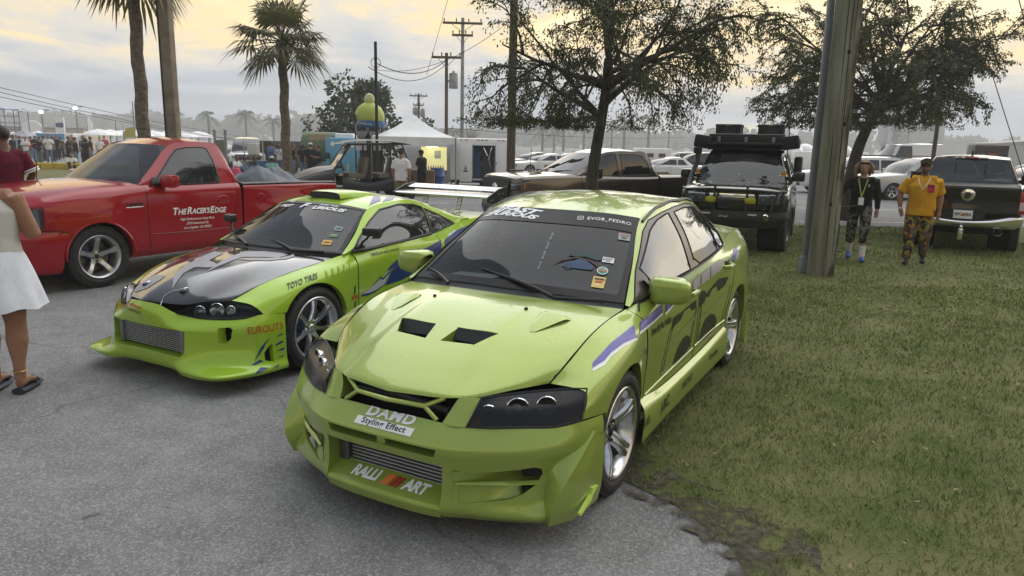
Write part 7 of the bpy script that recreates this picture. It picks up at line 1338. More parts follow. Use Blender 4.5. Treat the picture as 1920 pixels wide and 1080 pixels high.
def suv(name, label, cat, loc, rz, P, L=4.7, H=1.72, W_=.94, scale=.92, van=False, sedan=False, group=None, hood=1.05, glassm=None):
 root = thing(name, label, cat, loc, rz, group, scale); z = (1.22 if van else .92 if sedan else 1.08); fx = .85; rx = fx - L
 st = [(fx, W_ * .72, z - .16, W_ * .84), (fx - .18, W_ * .86, z - .10, W_ * .95), (.2, W_ * .90, z - .05, W_), (-.35, W_ * .92, z - .01, W_), (-.6, W_ * .93, z, W_), (-1.6, W_ * .94, z + .01, W_), (rx + 1.0, W_ * .93, z + .02, W_), (rx + .25, W_ * .90, z + .02, W_ * .96), (rx, W_ * .80, z, W_ * .88)]
 b = car_body(root, P, st, .32, 5, .14, .12, [0, -(L - 1.95)], .38, crown=.05, zr=.35, deck_from=6 if sedan else None)
 n = 7; x0 = -.50 if not van else -.25; xr = (rx + .75 if sedan else rx + .10); xs = np.linspace(x0, xr, n); belt = [(x, W_ * .93, z + .0) for x in xs]
 rail = [(xs[0], W_ * .90, z + .01), ((xs[0] + xs[1]) / 2 - .1, W_ * .80, z + (H - z) * .55), (xs[0] - (.95 if not van else .8), W_ * .70, H - .08), (xs[3], W_ * .71, H - .02), (xs[4], W_ * .71, H - .02), ((xs[5] + .1 if sedan else xr + (.35 if not van else .08)), W_ * .69, H - .07), (xr, W_ * .86, z + .04)]
 belt[1] = (rail[1][0], W_ * .93, z + .005); belt[2] = (rail[2][0], W_ * .935, z + .005); belt[5] = (rail[5][0], W_ * .93, z + .01)
 A = rail[2][0]; Bx = rail[5][0]; hi, lo = H - .14, z + .07; mid_ = (A + Bx) / 2
 if van: pn = [[(x0 - .35, lo), (A - .1, hi), (A - .75, hi), (A - .75, lo)]]
 elif sedan: pn = [[(x0 - .35, lo), (A - .05, hi), (mid_ + .05, hi), (mid_ + .05, lo)], [(mid_ - .05, lo), (mid_ - .05, hi), (Bx + .1, hi), (xr + .35, lo)]]
 else: pn = [[(x0 - .35, lo), (A - .05, hi), (-1.42, hi), (-1.42, lo)], [(-1.52, lo), (-1.52, hi), (-2.42, hi), (-2.42, lo)], [(-2.52, lo), (-2.52, hi), (Bx + .05, hi), (xr + .22, lo)]]
 cabin(root, P, belt, rail, 2, 5, pn, .16, .08, .05, glassm or glass('suv_glass', (.015, .017, .02), .8))
 for s in (1, -1):
  lamp(root, 'headlight', (fx + .03, W_ * .68 * s, z - .26), (.18, .30, .13), (0, .1, .45 * s), CLEAR, .03); lamp(root, 'tail_lamp', (rx + .0, W_ * .80 * s, z - .16), (.12, .16, .24), (0, 0, .2 * s), REDLENS, .03); mirror_box(root, P, -.72, W_ * .98, z + .12, s, .16, .13, .10)
  t = b['tree', s]
  for x in ((-.55, -1.5, -2.45) if not van else (-.5, -1.45)): seam('panel_gap', t, [(x, W_ * s, .38), (x, W_ * s, z)], (0, -s, 0), GAP, b['side', s][0], .008, -.001)
  for x in ((-1.35, -2.3) if not van else (-1.3,)): PB().box(drop(t, (x, W_ * s, z - .10), (0, -s, 0), .02), (.17, .03, .03), bev=.008).done('door_handle', CHROME, b['side', s][0])
  PB().box((-(L - 1.95) / 2, W_ * .99 * s, .36), (L - 2.8, .05, .12), bev=.02).done('sill_trim', BLACK, root)
  if not sedan and not van: PB().tube([(A - .2, W_ * .66 * s, H + .05), (Bx + .1, W_ * .66 * s, H + .05)], .02, 6).done('roof_rail', BLACK, root)
 PB().box((fx + .12, 0, z - .30), (.06, .9, .16), bev=.03).done('grille', BLACK, root); PB().box((fx + .10, 0, .42), (.10, 1.2, .14), bev=.03).done('lower_grille', BLACK, root); PB().box((-1.6, 0, z - .1), (L - 2.6, 1.5, .25)).done('cabin_seats', INTERIOR, root)
 under(root, .5, rx + .5, .6, .30, .62, [0, -(L - 1.95)], .36, W_)
 truck_wheels(root, [(0, W_ - .14, .345, 1), (0, -W_ + .14, .345, -1), (-(L - 1.95), W_ - .14, .345, 1), (-(L - 1.95), -W_ + .14, .345, -1)], .345, .24, .225, 5, tread=False)
 return root
def build_lot_cars():
 white = paint('white_paint', (.68, .70, .72), 0, .35); silver = paint('silver_paint', (.50, .51, .51), .5, .35); black = MATS['black_paint']; grey = paint('grey_paint', (.16, .165, .17), .5, .35)
 a = px(1500, 360, Y=31.5); suv('white_suv', 'white five door sport utility parked across the road behind the wooden pole', 'car', (13.2, 31.6, 0), R(172), white)
 suv('silver_suv', 'silver sport utility parked behind the man in the yellow shirt', 'car', (14.3, 28.3, 0), R(186), silver, L=4.8, H=1.76)
 suv('dark_suv', 'dark grey sport utility between the white and silver ones', 'car', (16.2, 36.5, 0), R(180), grey)
 suv('cargo_van', 'long white high roof cargo van parked behind the silver sport utility', 'van', (18.9, 38.5, 0), R(182), white, L=5.8, H=2.45, W_=.98, van=True)
 for i, (u, Y, rz, P, sd) in enumerate(((985, 44, 200, white, True), (1020, 48, 190, silver, True), (965, 50, 205, grey, True), (1205, 40, 185, white, True), (1240, 58, 170, white, False), (1270, 52, 180, black, False), (1895, 30, 200, silver, True), (1905, 36, 190, black, False), (1400, 60, 175, white, False), (1560, 48, 185, black, False), (1925, 23, 190, white, True))):
  p = px(u, 300, Y=Y); lb = ['white sedan just past the end of the white trailer', 'silver sedan parked beyond the grey pickup windshield', 'grey sedan tucked behind the brown pole', 'white low sedan behind the grey pickup bed', 'white wagon in the far row past the camper', 'black wagon far behind the grey pickup', 'silver sedan past the tailgate side of the black pickup', 'black wagon behind the silver sedan', 'white wagon far behind the black off road wagon', 'black wagon behind the wooden pole', 'white sedan with its nose past the black pickup'][i]
  suv('parked_car', lb, 'car', (p.x, Y, 0), R(rz), P, L=4.5, H=1.42 if sd else 1.66, sedan=sd, scale=.9, group='cars parked in the far lot')
 # white truck, front on, and rows of umbrellas far left
 t = px(465, 300, Y=40); pk = suv('white_truck', 'white truck facing the palm trunk with a dark bumper', 'truck', (t.x, 40, 0), R(-70), white, L=5.2, H=1.85, scale=1.0); PB().box((1.02, 0, .82), (.06, 1.3, .28), bev=.02).done('chrome_grille', DARKMETAL, pk); PB().box((1.05, 0, .84), (.05, 1.1, .05)).done('grille_bar', CHROME, pk); PB().box((1.0, 0, .48), (.2, 1.8, .22), bev=.03).done('dark_bumper', BLACK, pk)
 tt = px(415, 300, Y=46); suv('teal_car', 'pale teal car parked beside the white truck', 'car', (tt.x, 46, 0), R(-75), paint('teal_paint', (.16, .24, .23), .2, .4), L=4.4, H=1.5, sedan=True, scale=.9)
# ------------------------------------------------------------------ people
def limb(pb, pts, rad, n=10):
 """closed tube with an oval section: rad = (across, fore-aft) per point"""
 P = [Vector(p) for p in pts]; rings = []
 for i, p in enumerate(P):
  d = (P[min(i + 1, len(P) - 1)] - P[max(i - 1, 0)]).normalized(); a = Vector((0, 1, 0)) - d * d.y
  if a.length < .2: a = Vector((1, 0, 0)) - d * d.x
  a.normalize(); b = d.cross(a); ra, rb = rad[i] if isinstance(rad[i], tuple) else (rad[i], rad[i])
  rings.append([pb.bm.verts.new(p + a * ra * math.cos(6.2832 * k / n) + b * rb * math.sin(6.2832 * k / n)) for k in range(n)])
 for a, b in zip(rings, rings[1:]):
  for k in range(n): pb.bm.faces.new((a[k], a[(k + 1) % n], b[(k + 1) % n], b[k]))
 pb.bm.faces.new(rings[0][::-1]); pb.bm.faces.new(rings[-1]); return pb
def fuse(pb, name, m, parent, vox=.02, it=3):
 """one continuous skin over the overlapping limbs"""
 o = pb.done(name, m, None, smooth=False); md = o.modifiers.new('r', 'REMESH'); md.mode = 'VOXEL'; md.voxel_size = vox; md.use_smooth_shade = True
 sm = o.modifiers.new('s', 'SMOOTH'); sm.factor = .5; sm.iterations = it
 COL.objects.unlink(o); me = evaled(o); COL.objects.link(o); old = o.data; o.modifiers.clear(); o.data = me; bpy.data.meshes.remove(old); me.name = name
 me.polygons.foreach_set('use_smooth', [True] * len(me.polygons)); o.parent = parent
 if not me.materials: me.materials.append(m)
 return o
def cloth(name, c, c2=None, scale=6, bump=.3): return mat(name, c, .9, col2=c2 or tuple(x * .78 for x in c), scale=scale, bump=bump, bscale=14, spec=.15)
SKIN = {'fair': mat('skin_fair', (.42, .24, .165), .55, spec=.35, col2=(.36, .19, .13), scale=12), 'tan': mat('skin_tan', (.30, .155, .10), .55, spec=.35, col2=(.26, .13, .08), scale=12), 'brown': mat('skin_brown', (.16, .085, .055), .55, spec=.35, col2=(.13, .065, .04), scale=12)}
HAIR = {'black': mat('hair_black', (.012, .010, .009), .5, bump=.8, bscale=60), 'brown': mat('hair_brown', (.05, .030, .018), .55, bump=.8, bscale=60), 'blond': mat('hair_blond', (.30, .18, .085), .55, col2=(.17, .095, .045), scale=25, bump=1.0, bscale=60)}
def camo(name, cols):
 if name in MATS: return MATS[name]
 m = mat(name, cols[0], .9, spec=.1); t = m.node_tree; tc = t.nodes.new('ShaderNodeTexCoord'); b = t.nodes['Principled BSDF']; col = cols[0]
 for i, c in enumerate(cols[1:]):
  n = t.nodes.new('ShaderNodeTexNoise'); n.inputs['Scale'].default_value = 9 + 2.5 * i; n.inputs['Detail'].default_value = 2; mp = t.nodes.new('ShaderNodeMapping'); mp.inputs['Location'].default_value = (3.7 * i, 1.9 * i, 5.1 * i); ln(t, tc.outputs['Object'], mp.inputs[0]); ln(t, mp.outputs[0], n.inputs['Vector'])
  col = mixc(t, math_n(t, 'GREATER_THAN', n.outputs[0], .53), col, c)
 ln(t, col, b.inputs['Base Color']); return m
BASE = dict(pelvis=(0, 0, .96), spine=(0, 0, 1.12), chest=(.01, 0, 1.32), neck0=(0, 0, 1.47), neck1=(.015, 0, 1.56),
   sh=(0, .185, 1.42), el=(-.02, .245, 1.15), wr=(.04, .25, .91), ha=(.07, .245, .82), hip=(0, .095, .94), kn=(.02, .105, .51), an=(-.02, .11, .09), to=(.14, .125, .035))
def person(label, loc, rz, h=1.72, pose=None, skin='fair', hair='brown', hairlen=0, shirt=None, sleeve=.5, pants=None, leglen=1.0, shoes=None, hat=None, hatback=False, build=1.0, group=None, vox=.024, skirt=None, tank=False, beard=False, shades=False, headturn=0.0, socks=None, headband=False, fingers=False, belly=0.0, name='person', seat=False):
 J = {}
 for k, v in BASE.items():
  if k in ('pelvis', 'spine', 'chest', 'neck0', 'neck1'): J[k] = Vector(v)
  else: J[k + 'L'] = Vector(v); J[k + 'R'] = Vector((v[0], -v[1], v[2]))
 for k, v in (pose or {}).items(): J[k] = Vector(v)
 root = thing(name, label, 'person', loc, rz, group, h / 1.75); b = build
 def torso(e, z0=None):
  T = [J['pelvis'] + Vector((0, 0, -.06)), J['pelvis'] + Vector((0, 0, .04)), J['spine'], J['chest'], J['chest'].lerp(J['neck0'], .6), J['neck0']]
  return T, [(.155 * b + e, .115 * b + e), (.165 * b + e, .118 * b + e + belly * .6), (.150 * b + e, .110 * b + e + belly), (.175 * b + e, .118 * b + e + belly * .3), (.118 * b + e * 1.4, .084 * b + e), (.070 + e * .5, .065 + e * .5)]
 B = PB(); T, rr = torso(0); limb(B, T, rr, 14); limb(B, [J['neck0'] - Vector((0, 0, .06)), J['neck0'], J['neck1']], [.07, .058, .055])
 for s in 'LR':
  sh, el, wr, ha = (J[k + s] for k in ('sh', 'el', 'wr', 'ha')); limb(B, [J['chest'].lerp(J['neck0'], .5), sh - Vector((0, 0, .015))], [.06 * b, .056 * b]); limb(B, [sh, sh.lerp(el, .4), el, el.lerp(wr, .3), wr], [.062 * b, .052 * b, .042 * b, .043 * b, .029], 10)
  d = (ha - wr).normalized(); limb(B, [wr, wr.lerp(ha, .5), ha], [(.026, .022), (.042, .020), (.036, .016)], 8)
  side = d.cross(Vector((1, 0, 0))); side = side.normalized() if side.length > .3 else Vector((0, 1, 0))
  for k in range(4): q = ha + side * (.027 - .018 * k); L = (.062, .074, .07, .055)[k]; limb(B, [q - d * .01, q + d * L * .5 + Vector((.006, 0, 0)), q + d * L + Vector((.022, 0, 0))], [.010, .009, .007], 6)
  limb(B, [wr.lerp(ha, .35), wr.lerp(ha, .6) + Vector((.035, 0, 0)), wr.lerp(ha, 1.1) + Vector((.05, 0, 0))], [.014, .012, .009], 6)
  hp, kn, an, to = (J[k + s] for k in ('hip', 'kn', 'an', 'to')); limb(B, [hp, hp.lerp(kn, .45), kn, kn.lerp(an, .3), kn.lerp(an, .7), an], [.092 * b, .080 * b, .056 * b, .060 * b, .042, .036], 12)
  limb(B, [an + Vector((-.03, 0, -.03)), an.lerp(to, .4), to], [.034, (.04, .032), (.042, .022)], 8)
 # head
 hc = J['neck1'] + Vector((.02, 0, .085)); Hm = Matrix.Translation(hc) @ Matrix.Rotation(headturn, 4, 'Z')
 hb = PB(); hb.ball((0, 0, .015), (.098, .078, .108), 16, 12); hb.ball((.03, 0, -.05), (.062, .056, .062), 12, 8); hb.ball((.058, 0, -.085), (.028, .030, .022), 8, 6)
 limb(hb, [(.088, 0, .01), (.108, 0, -.018), (.085, 0, -.028)], [.010, .016, .012], 8)
 for s in (1, -1): hb.ball((-.005, .08 * s, -.005), (.022, .010, .032), 8, 6); hb.ball((.082, .033 * s, .022), (.016, .022, .010), 8, 6)
 limb(hb, [(.082, -.022, -.058), (.092, 0, -.057), (.082, .022, -.058)], [.007, .009, .007], 6); hb.xf(Hm)
 me = bpy.data.meshes.new('t'); hb.bm.to_mesh(me); B.bm.from_mesh(me); hb.bm.free(); bpy.data.meshes.remove(me)
 body = fuse(B, 'body', SKIN[skin], root, .011 if fingers else vox * .85, 2)
 if fingers or vox < .02:
  for s in (1, -1): PB().ball((.084, .033 * s, .012), (.011, .014, .007), 8, 6).xf(Hm).done('eye', BLACK, root)
 if shirt:
  S = PB(); T, rr = torso(.020); T = T[:5] + [J['neck0'].lerp(J['chest'], .12)]; rr[5] = (.085, .08); T[0] = T[0] - Vector((0, 0, .06 if not tank else -.03)); rr[0] = (rr[0][0] + .012, rr[0][1] + .014 + belly * .6); limb(S, T, rr, 16)
  if not tank:
   for s in 'LR':
    sh, el, wr = J['sh' + s], J['el' + s], J['wr' + s]; limb(S, [J['chest'].lerp(J['neck0'], .55), sh - Vector((0, 0, .01))], [.080 * b, .074 * b])
    if sleeve <= .6: limb(S, [sh, sh.lerp(el, .5), sh.lerp(el, sleeve * 1.5)], [.074 * b, .070 * b, .076 * b])
    else: limb(S, [sh, sh.lerp(el, .5), el, wr], [.078 * b, .066 * b, .058 * b, .042])
  else:
   for s in (1, -1): limb(S, [(.02, .105 * s, 1.36), (0, .10 * s, 1.455), (-.05, .09 * s, 1.40)], [(.03, .04), (.03, .03), (.03, .03)])
  fuse(S, 'shirt', shirt, root, vox * .8, 3)
 if pants:
  Q = PB(); pv = J['pelvis']; limb(Q, [pv + Vector((0, 0, -.10)), pv + Vector((0, 0, .06))], [(.165 * b, .13 * b), (.165 * b + .006, .125 * b + belly * .4)], 14)
  for s in 'LR':
   hp, kn, an = J['hip' + s], J['kn' + s], J['an' + s]; pts = [hp, hp.lerp(kn, .5), kn]; rd = [.105 * b, .095 * b, .082 * b]
   if leglen > .75: pts += [kn.lerp(an, .5), an + Vector((0, 0, .02))]; rd += [.075, .078]
   elif leglen > .5: pts += [kn.lerp(an, .45)]; rd += [.080]
   else: pts[2] = hp.lerp(kn, .85); rd[2] = .092 * b
   limb(Q, pts, rd, 12)
  fuse(Q, 'trousers' if leglen > .75 else 'shorts', pants, root, vox * .8, 3)
 if skirt:
  n = 48; pv = J['pelvis']; K = PB(); rows = []
  for t in np.linspace(0, 1, 10):
   a0, b0 = .170 * b + .125 * t ** .8, .135 * b + .125 * t ** .8; rows.append([(pv.x + (b0 + .012 * t * math.sin(k * 11 * 6.2832 / n * 1)) * math.sin(6.2832 * k / n), pv.y + (a0 + .012 * t * math.sin(k * 11 * 6.2832 / n)) * math.cos(6.2832 * k / n), pv.z + .08 - .40 * t + .01 * math.sin(k * .9) * t) for k in range(n + 1)])
  K.grid(np.array(rows), weld=True).done('skirt', skirt, root, ang=60)
 for s in 'LR':
  an, to = J['an' + s], J['to' + s]
  if socks: limb(PB(), [an + Vector((0, 0, -.02)), an.lerp(J['kn' + s], .45)], [.045, .058], 12).done('sock', socks, root)
  if shoes: fuse(limb(PB(), [an + Vector((-.05, 0, -.045)), an.lerp(to, .35) + Vector((0, 0, -.01)), to + Vector((.03, 0, .0))], [(.042, .042), (.05, .048), (.045, .030)], 10), 'shoe', shoes, root, .016, 2)
 if hair:
  H_ = PB(); H_.ball((-.018, 0, .035), (.098, .086, .098), 14, 10)
  bmesh.ops.delete(H_.bm, geom=[v for v in H_.bm.verts if v.co.x > .05 and v.co.z < .06], context='VERTS')
  if hairlen:
   H_.ball((-.06, 0, -.03), (.06, .09, .09), 12, 8)
   rnd = random.Random(int(h * 1000))
   for k in range(26):
    a = math.radians(rnd.uniform(75, 285)); p = Vector((math.cos(a) * .085 - .01, math.sin(a) * .085, rnd.uniform(.0, .06))); q = p + Vector((math.cos(a) * .035 * hairlen, math.sin(a) * .045 * hairlen, -.16 * hairlen * rnd.uniform(.6, 1.1))); limb(H_, [p, p.lerp(q, .5) + Vector((math.cos(a) * .025, math.sin(a) * .025, 0)), q], [.026, .028, .014], 6)
  H_.xf(Hm).done('hair', HAIR[hair], root)
 if hat:
  hx = -1 if hatback else 1; C_ = PB(); C_.ball((-.005, 0, .062), (.104, .092, .075), 14, 8); C_.grid(loft([[(.04 * hx, -.085, .052), (.09 * hx, 0, .062), (.04 * hx, .085, .052)], [(.12 * hx, -.07, .045), (.165 * hx, 0, .052), (.12 * hx, .07, .045)]], 8, 4)).xf(Hm).done('cap', hat, root)
 if beard: PB().ball((.045, 0, -.075), (.055, .06, .055), 12, 8).xf(Hm).done('beard', mat('beard_grey', (.09, .075, .065), .9, bump=1.0, bscale=80), root)
 if shades: PB().tube([Hm @ Vector((.0, .083, .022)), Hm @ Vector((.085, .062, .018)), Hm @ Vector((.108, .02, .015)), Hm @ Vector((.108, -.02, .015)), Hm @ Vector((.085, -.062, .018)), Hm @ Vector((.0, -.083, .022))], [.005, .018, .02, .02, .018, .005], 8).done('sunglasses', mat('shade_lens', (.01, .01, .012), .1), root)
 if headband: PB().lathe([(.100, .045), (.103, .055), (.103, .075), (.099, .085)], 24, 'Z').xf(Hm @ Matrix.Diagonal((1, .86, 1, 1))).done('headband', BLACK, root)
 root['joints'] = 0; del root['joints']
 return root, J
SIT = dict(pelvis=(0, 0, .14), spine=(-.06, 0, .30), chest=(-.08, 0, .50), neck0=(-.06, 0, .66), neck1=(-.03, 0, .74), shL=(-.07, .185, .61), shR=(-.07, -.185, .61), elL=(.08, .24, .38), elR=(.08, -.24, .38), wrL=(.28, .12, .36), wrR=(.28, -.12, .36), haL=(.34, .06, .36), haR=(.34, -.06, .36), hipL=(.02, .10, .13), hipR=(.02, -.10, .13), knL=(.40, .14, .40), knR=(.42, -.12, .38), anL=(.66, .13, .09), anR=(.70, -.12, .09), toL=(.80, .14, .04), toR=(.84, -.13, .04))
CROSS = dict(elL=(.05, .26, 1.16), wrL=(.20, .06, 1.20), haL=(.20, -.04, 1.20), elR=(.05, -.26, 1.16), wrR=(.21, -.04, 1.16), haR=(.2, .05, 1.16))
PHONE = dict(elL=(.06, .25, 1.17), wrL=(.27, .14, 1.22), haL=(.33, .10, 1.26), elR=(.06, -.25, 1.17), wrR=(.27, -.14, 1.22), haR=(.33, -.10, 1.26))
WALK = dict(hipL=(.02, .095, .94), knL=(.16, .105, .54), anL=(.20, .11, .09), toL=(.35, .12, .05), hipR=(-.02, -.095, .94), knR=(-.02, -.105, .51), anR=(-.22, -.11, .13), toR=(-.09, -.115, .04), elL=(-.12, .255, 1.17), wrL=(-.08, .27, .92), haL=(-.06, .265, .83), elR=(.06, -.25, 1.16), wrR=(.17, -.24, .95), haR=(.21, -.23, .87))
def build_people():
 white = cloth('white_cotton', (.70, .70, .69), (.60, .60, .60)); blk = cloth('black_cotton', (.014, .014, .016), (.022, .022, .024)); navy = cloth('navy_cotton', (.02, .028, .05)); denim = cloth('denim', (.08, .12, .19), (.13, .18, .26)); khaki = cloth('khaki', (.22, .18, .12)); grey = cloth('grey_cotton', (.16, .16, .17)); mint = cloth('mint_cotton', (.20, .45, .40)); maroon = cloth('maroon_cotton', (.11, .012, .028), (.085, .009, .02)); redc = cloth('red_cotton', (.35, .03, .04)); blue = cloth('blue_cotton', (.10, .17, .32))
 bshoe = mat('black_shoe', (.015, .015, .016), .6); wshoe = mat('white_shoe', (.6, .6, .6), .6)
 # woman in white, back turned, arms bent before her
 w, J = person('woman seen from behind in white tank top and short white skirt', (-3.55, 4.78, 0), R(103), 1.69, dict(elR=(.04, -.285, 1.14), wrR=(.24, -.15, 1.20), haR=(.31, -.10, 1.24), elL=(.04, .285, 1.14), wrL=(.24, .15, 1.20), haL=(.31, .10, 1.24), hipR=(0, -.10, .94), knR=(.03, -.11, .50), anR=(-.03, -.12, .10), toR=(.12, -.15, .055), hipL=(0, .10, .94), knL=(.06, .09, .50), anL=(.05, .07, .10), toL=(.20, .07, .055)), 'tan', 'black', 0, cloth('tank_white', (.66, .64, .60), (.54, .53, .50), 9, .8), .0, None, 0, None, build=1.20, vox=.017, skirt=cloth('skirt_white', (.70, .73, .82), (.62, .65, .74)), tank=True, fingers=True)
 for s, (an, to) in enumerate(((J['anR'], J['toR']), (J['anL'], J['toL']))):
  sl = limb(PB(), [an + Vector((-.06, 0, -.075)), an.lerp(to, .5) + Vector((0, 0, -.06)), to + Vector((.05, 0, -.028))], [(.045, .024), (.05, .026), (.045, .018)], 10).done('sandal', mat('navy_sandal', (.015, .02, .045), .6), w); PB().tube([(to.x - .02, to.y - .045, .05), (to.x - .03, to.y, .085), (to.x - .02, to.y + .045, .05)], .014, 6).done('strap', BLACK, sl)
 PB().tube([(J['anR'].x + .045 * math.cos(a), J['anR'].y + .045 * math.sin(a), .165) for a in np.linspace(0, 6.28, 17)], .004, 5).done('anklet', mat('gold', (.5, .32, .08), .3, .9), w)
 m, J = person('man in maroon shirt with white sleeve stripes standing past the red hood', (-6.85, 9.75, 0), R(148), 1.86, dict(elR=(-.05, -.28, 1.18), wrR=(.1, -.25, .98), haR=(.15, -.22, .90)), 'brown', 'black', 0, maroon, .58, denim, 1.0, bshoe, vox=.018, hatback=False, build=1.08)
 sh, el = J['shR'], J['elR']
 for s in 'LR':
  sh, el = J['sh' + s], J['el' + s]
  for t in (.78, .88): limb(PB(), [sh.lerp(el, t), sh.lerp(el, t + .06)], [.098, .098], 14).done('sleeve_stripe', WHITE, m)
 # the two men walking on the lawn
 c1 = camo('green_camo', [(.045, .045, .032), (.10, .10, .075), (.018, .018, .015), (.16, .16, .13)]); c2 = camo('fire_camo', [(.03, .03, .028), (.22, .045, .025), (.35, .27, .04), (.10, .10, .09)])
 a, J = person('man in black long sleeved shirt with lanyard and camouflage shorts wheeling a bicycle', (5.72, 11.87, 0), R(-116), 1.64, {**WALK, 'elR': (.05, -.32, 1.20), 'wrR': (.22, -.40, 1.06), 'haR': (.29, -.42, 1.02)}, 'fair', 'blond', 1.05, blk, 1.0, c1, .6, mat('blue_shoe', (.02, .10, .32), .5), socks=white, vox=.016, headband=True, fingers=True)
 PB().tube([(.10, .075, 1.45), (.145, .04, 1.30), (.16, 0, 1.13)], .009, 5).tube([(.10, -.075, 1.45), (.145, -.04, 1.30), (.16, 0, 1.13)], .009, 5).done('lanyard', mat('lanyard_yellow', (.45, .48, .10), .7), a); PB().box((.168, 0, 1.06), (.008, .085, .13), bev=.003).done('badge', WHITE, a); PB().ball((.145, .10, 1.33), (.006, .012, .025)).done('chest_logo', SILVERV, a)
 y = cloth('mustard_cotton', (.62, .33, .025), (.52, .26, .018), 5, .5)
 b_, J = person('man in mustard tee with cap, sunglasses and red camouflage trousers', (6.53, 11.54, 0), R(-122), 1.68, {**WALK, 'elR': (.0, -.33, 1.18), 'wrR': (.10, -.30, .95), 'haR': (.13, -.27, .87), 'knR': (.10, -.11, .52), 'anR': (.12, -.11, .09), 'toR': (.27, -.12, .05), 'knL': (.0, .11, .52), 'anL': (-.18, .11, .13), 'toL': (-.05, .12, .04)}, 'tan', 'brown', 0, y, .58, c2, 1.0, bshoe, hat=camo('cap_camo', [(.03, .03, .022), (.09, .08, .05), (.015, .015, .012)]), build=1.22, belly=.05, vox=.016, beard=True, shades=True, fingers=True)
 PB().tube([(.075, .085, 1.46), (.17, .055, 1.36), (.195, 0, 1.27), (.17, -.055, 1.36), (.075, -.085, 1.46)], .007, 5).done('necklace', WHITE, b_); PB().box((.172, .12, 1.29), (.01, .10, .13), rot=(0, -.15, .35)).done('chest_print', camo('print_red', [(.5, .05, .06), (.7, .6, .6), (.3, .03, .1)]), b_)
 PB().lathe([(.032, -.008), (.036, 0), (.032, .008)], 12, 'Z', c=tuple(J['wrR'])).done('bracelet', WHITE, b_)
 # around the bar
 def at(u, v, Y): p = px(u, v, Y=Y); return (p.x, Y, 0)
 person('man in white tee and dark cap seen from behind at the bar', at(752, 300, 19.4), R(80), 1.60, None, 'tan', 'brown', 0, white, .58, khaki, .5, wshoe, hat=navy, build=1.1, vox=.022)
 person('officer in dark uniform with shoulder patches beside the bar crate', at(791, 300, 24.6), R(150), 1.52, CROSS, 'brown', 'black', 0, blk, .58, blk, 1.0, bshoe, hat=blk, build=1.2, vox=.024)
 person('customer in navy shirt facing out under the canopy tent', at(707, 290, 27.5), R(-80), 1.62, None, 'tan', 'black', 0, navy, .58, denim, 1.0, bshoe)
 person('bartender in black reaching inside the trailer doorway', at(903, 300, 30.6), R(170), 1.55, PHONE, 'fair', 'black', .6, blk, .58, blk, 1.0, bshoe)
 person('person in dark top with backpack walking behind the grey pickup bed', at(1209, 300, 20.5), R(60), 1.55, WALK, 'fair', 'brown', 0, cloth('dark_olive', (.03, .03, .026)), .58, blk, 1.0, bshoe)
 person('man in black tee and white cap watching beside the palm trunk', at(583, 300, 31), R(100), 1.66, None, 'tan', 'black', 0, blk, .58, blk, 1.0, bshoe, hat=white, hatback=True, build=1.15)
 person('person in black with light print next to the white capped man', at(598, 300, 30.5), R(-150), 1.6, PHONE, 'tan', 'black', 0, blk, .58, grey, 1.0, bshoe)
 person('person with long black hair and dark top by the tan trailer', at(569, 300, 34), R(95), 1.6, None, 'tan', 'black', 1.0, blk, .58, denim, 1.0, bshoe)
 person('person in black seen side on between palm and tan trailer', at(550, 300, 35), R(20), 1.55, PHONE, 'tan', 'black', 0, blk, .58, denim, 1.0, bshoe)
 person('person in blue top carrying things before the dark trailer', at(508, 290, 37), R(-20), 1.7, PHONE, 'brown', 'black', .5, blue, 1.0, denim, 1.0, bshoe)
 person('person in white and blue patterned top by the palm trunk', at(524, 300, 37), R(-60), 1.55, None, 'brown', 'black', .4, camo('print_blue', [(.45, .47, .55), (.12, .16, .35), (.6, .6, .6)]), .58, denim, 1.0, bshoe)
 person('person in mint sweater and white cap seated with back turned', at(511, 325, 33), R(95), 1.9, SIT, 'tan', 'brown', .5, mint, 1.0, denim, 1.0, bshoe, hat=white)
 person('person in white tee and jeans sitting on the grass', at(446, 320, 36.5), R(-20), 1.75, SIT, 'brown', 'black', 0, white, .58, denim, 1.0, wshoe); person('person in pale top and jeans sitting behind the white tee sitter', at(461, 320, 37.2), R(-15), 1.75, SIT, 'brown', 'black', .5, grey, .58, denim, 1.0, wshoe); person('person in dark top sitting beside the blue barrel', at(480, 320, 37.5), R(-30), 1.75, SIT, 'brown', 'black', .5, blk, .58, denim, 1.0, bshoe)
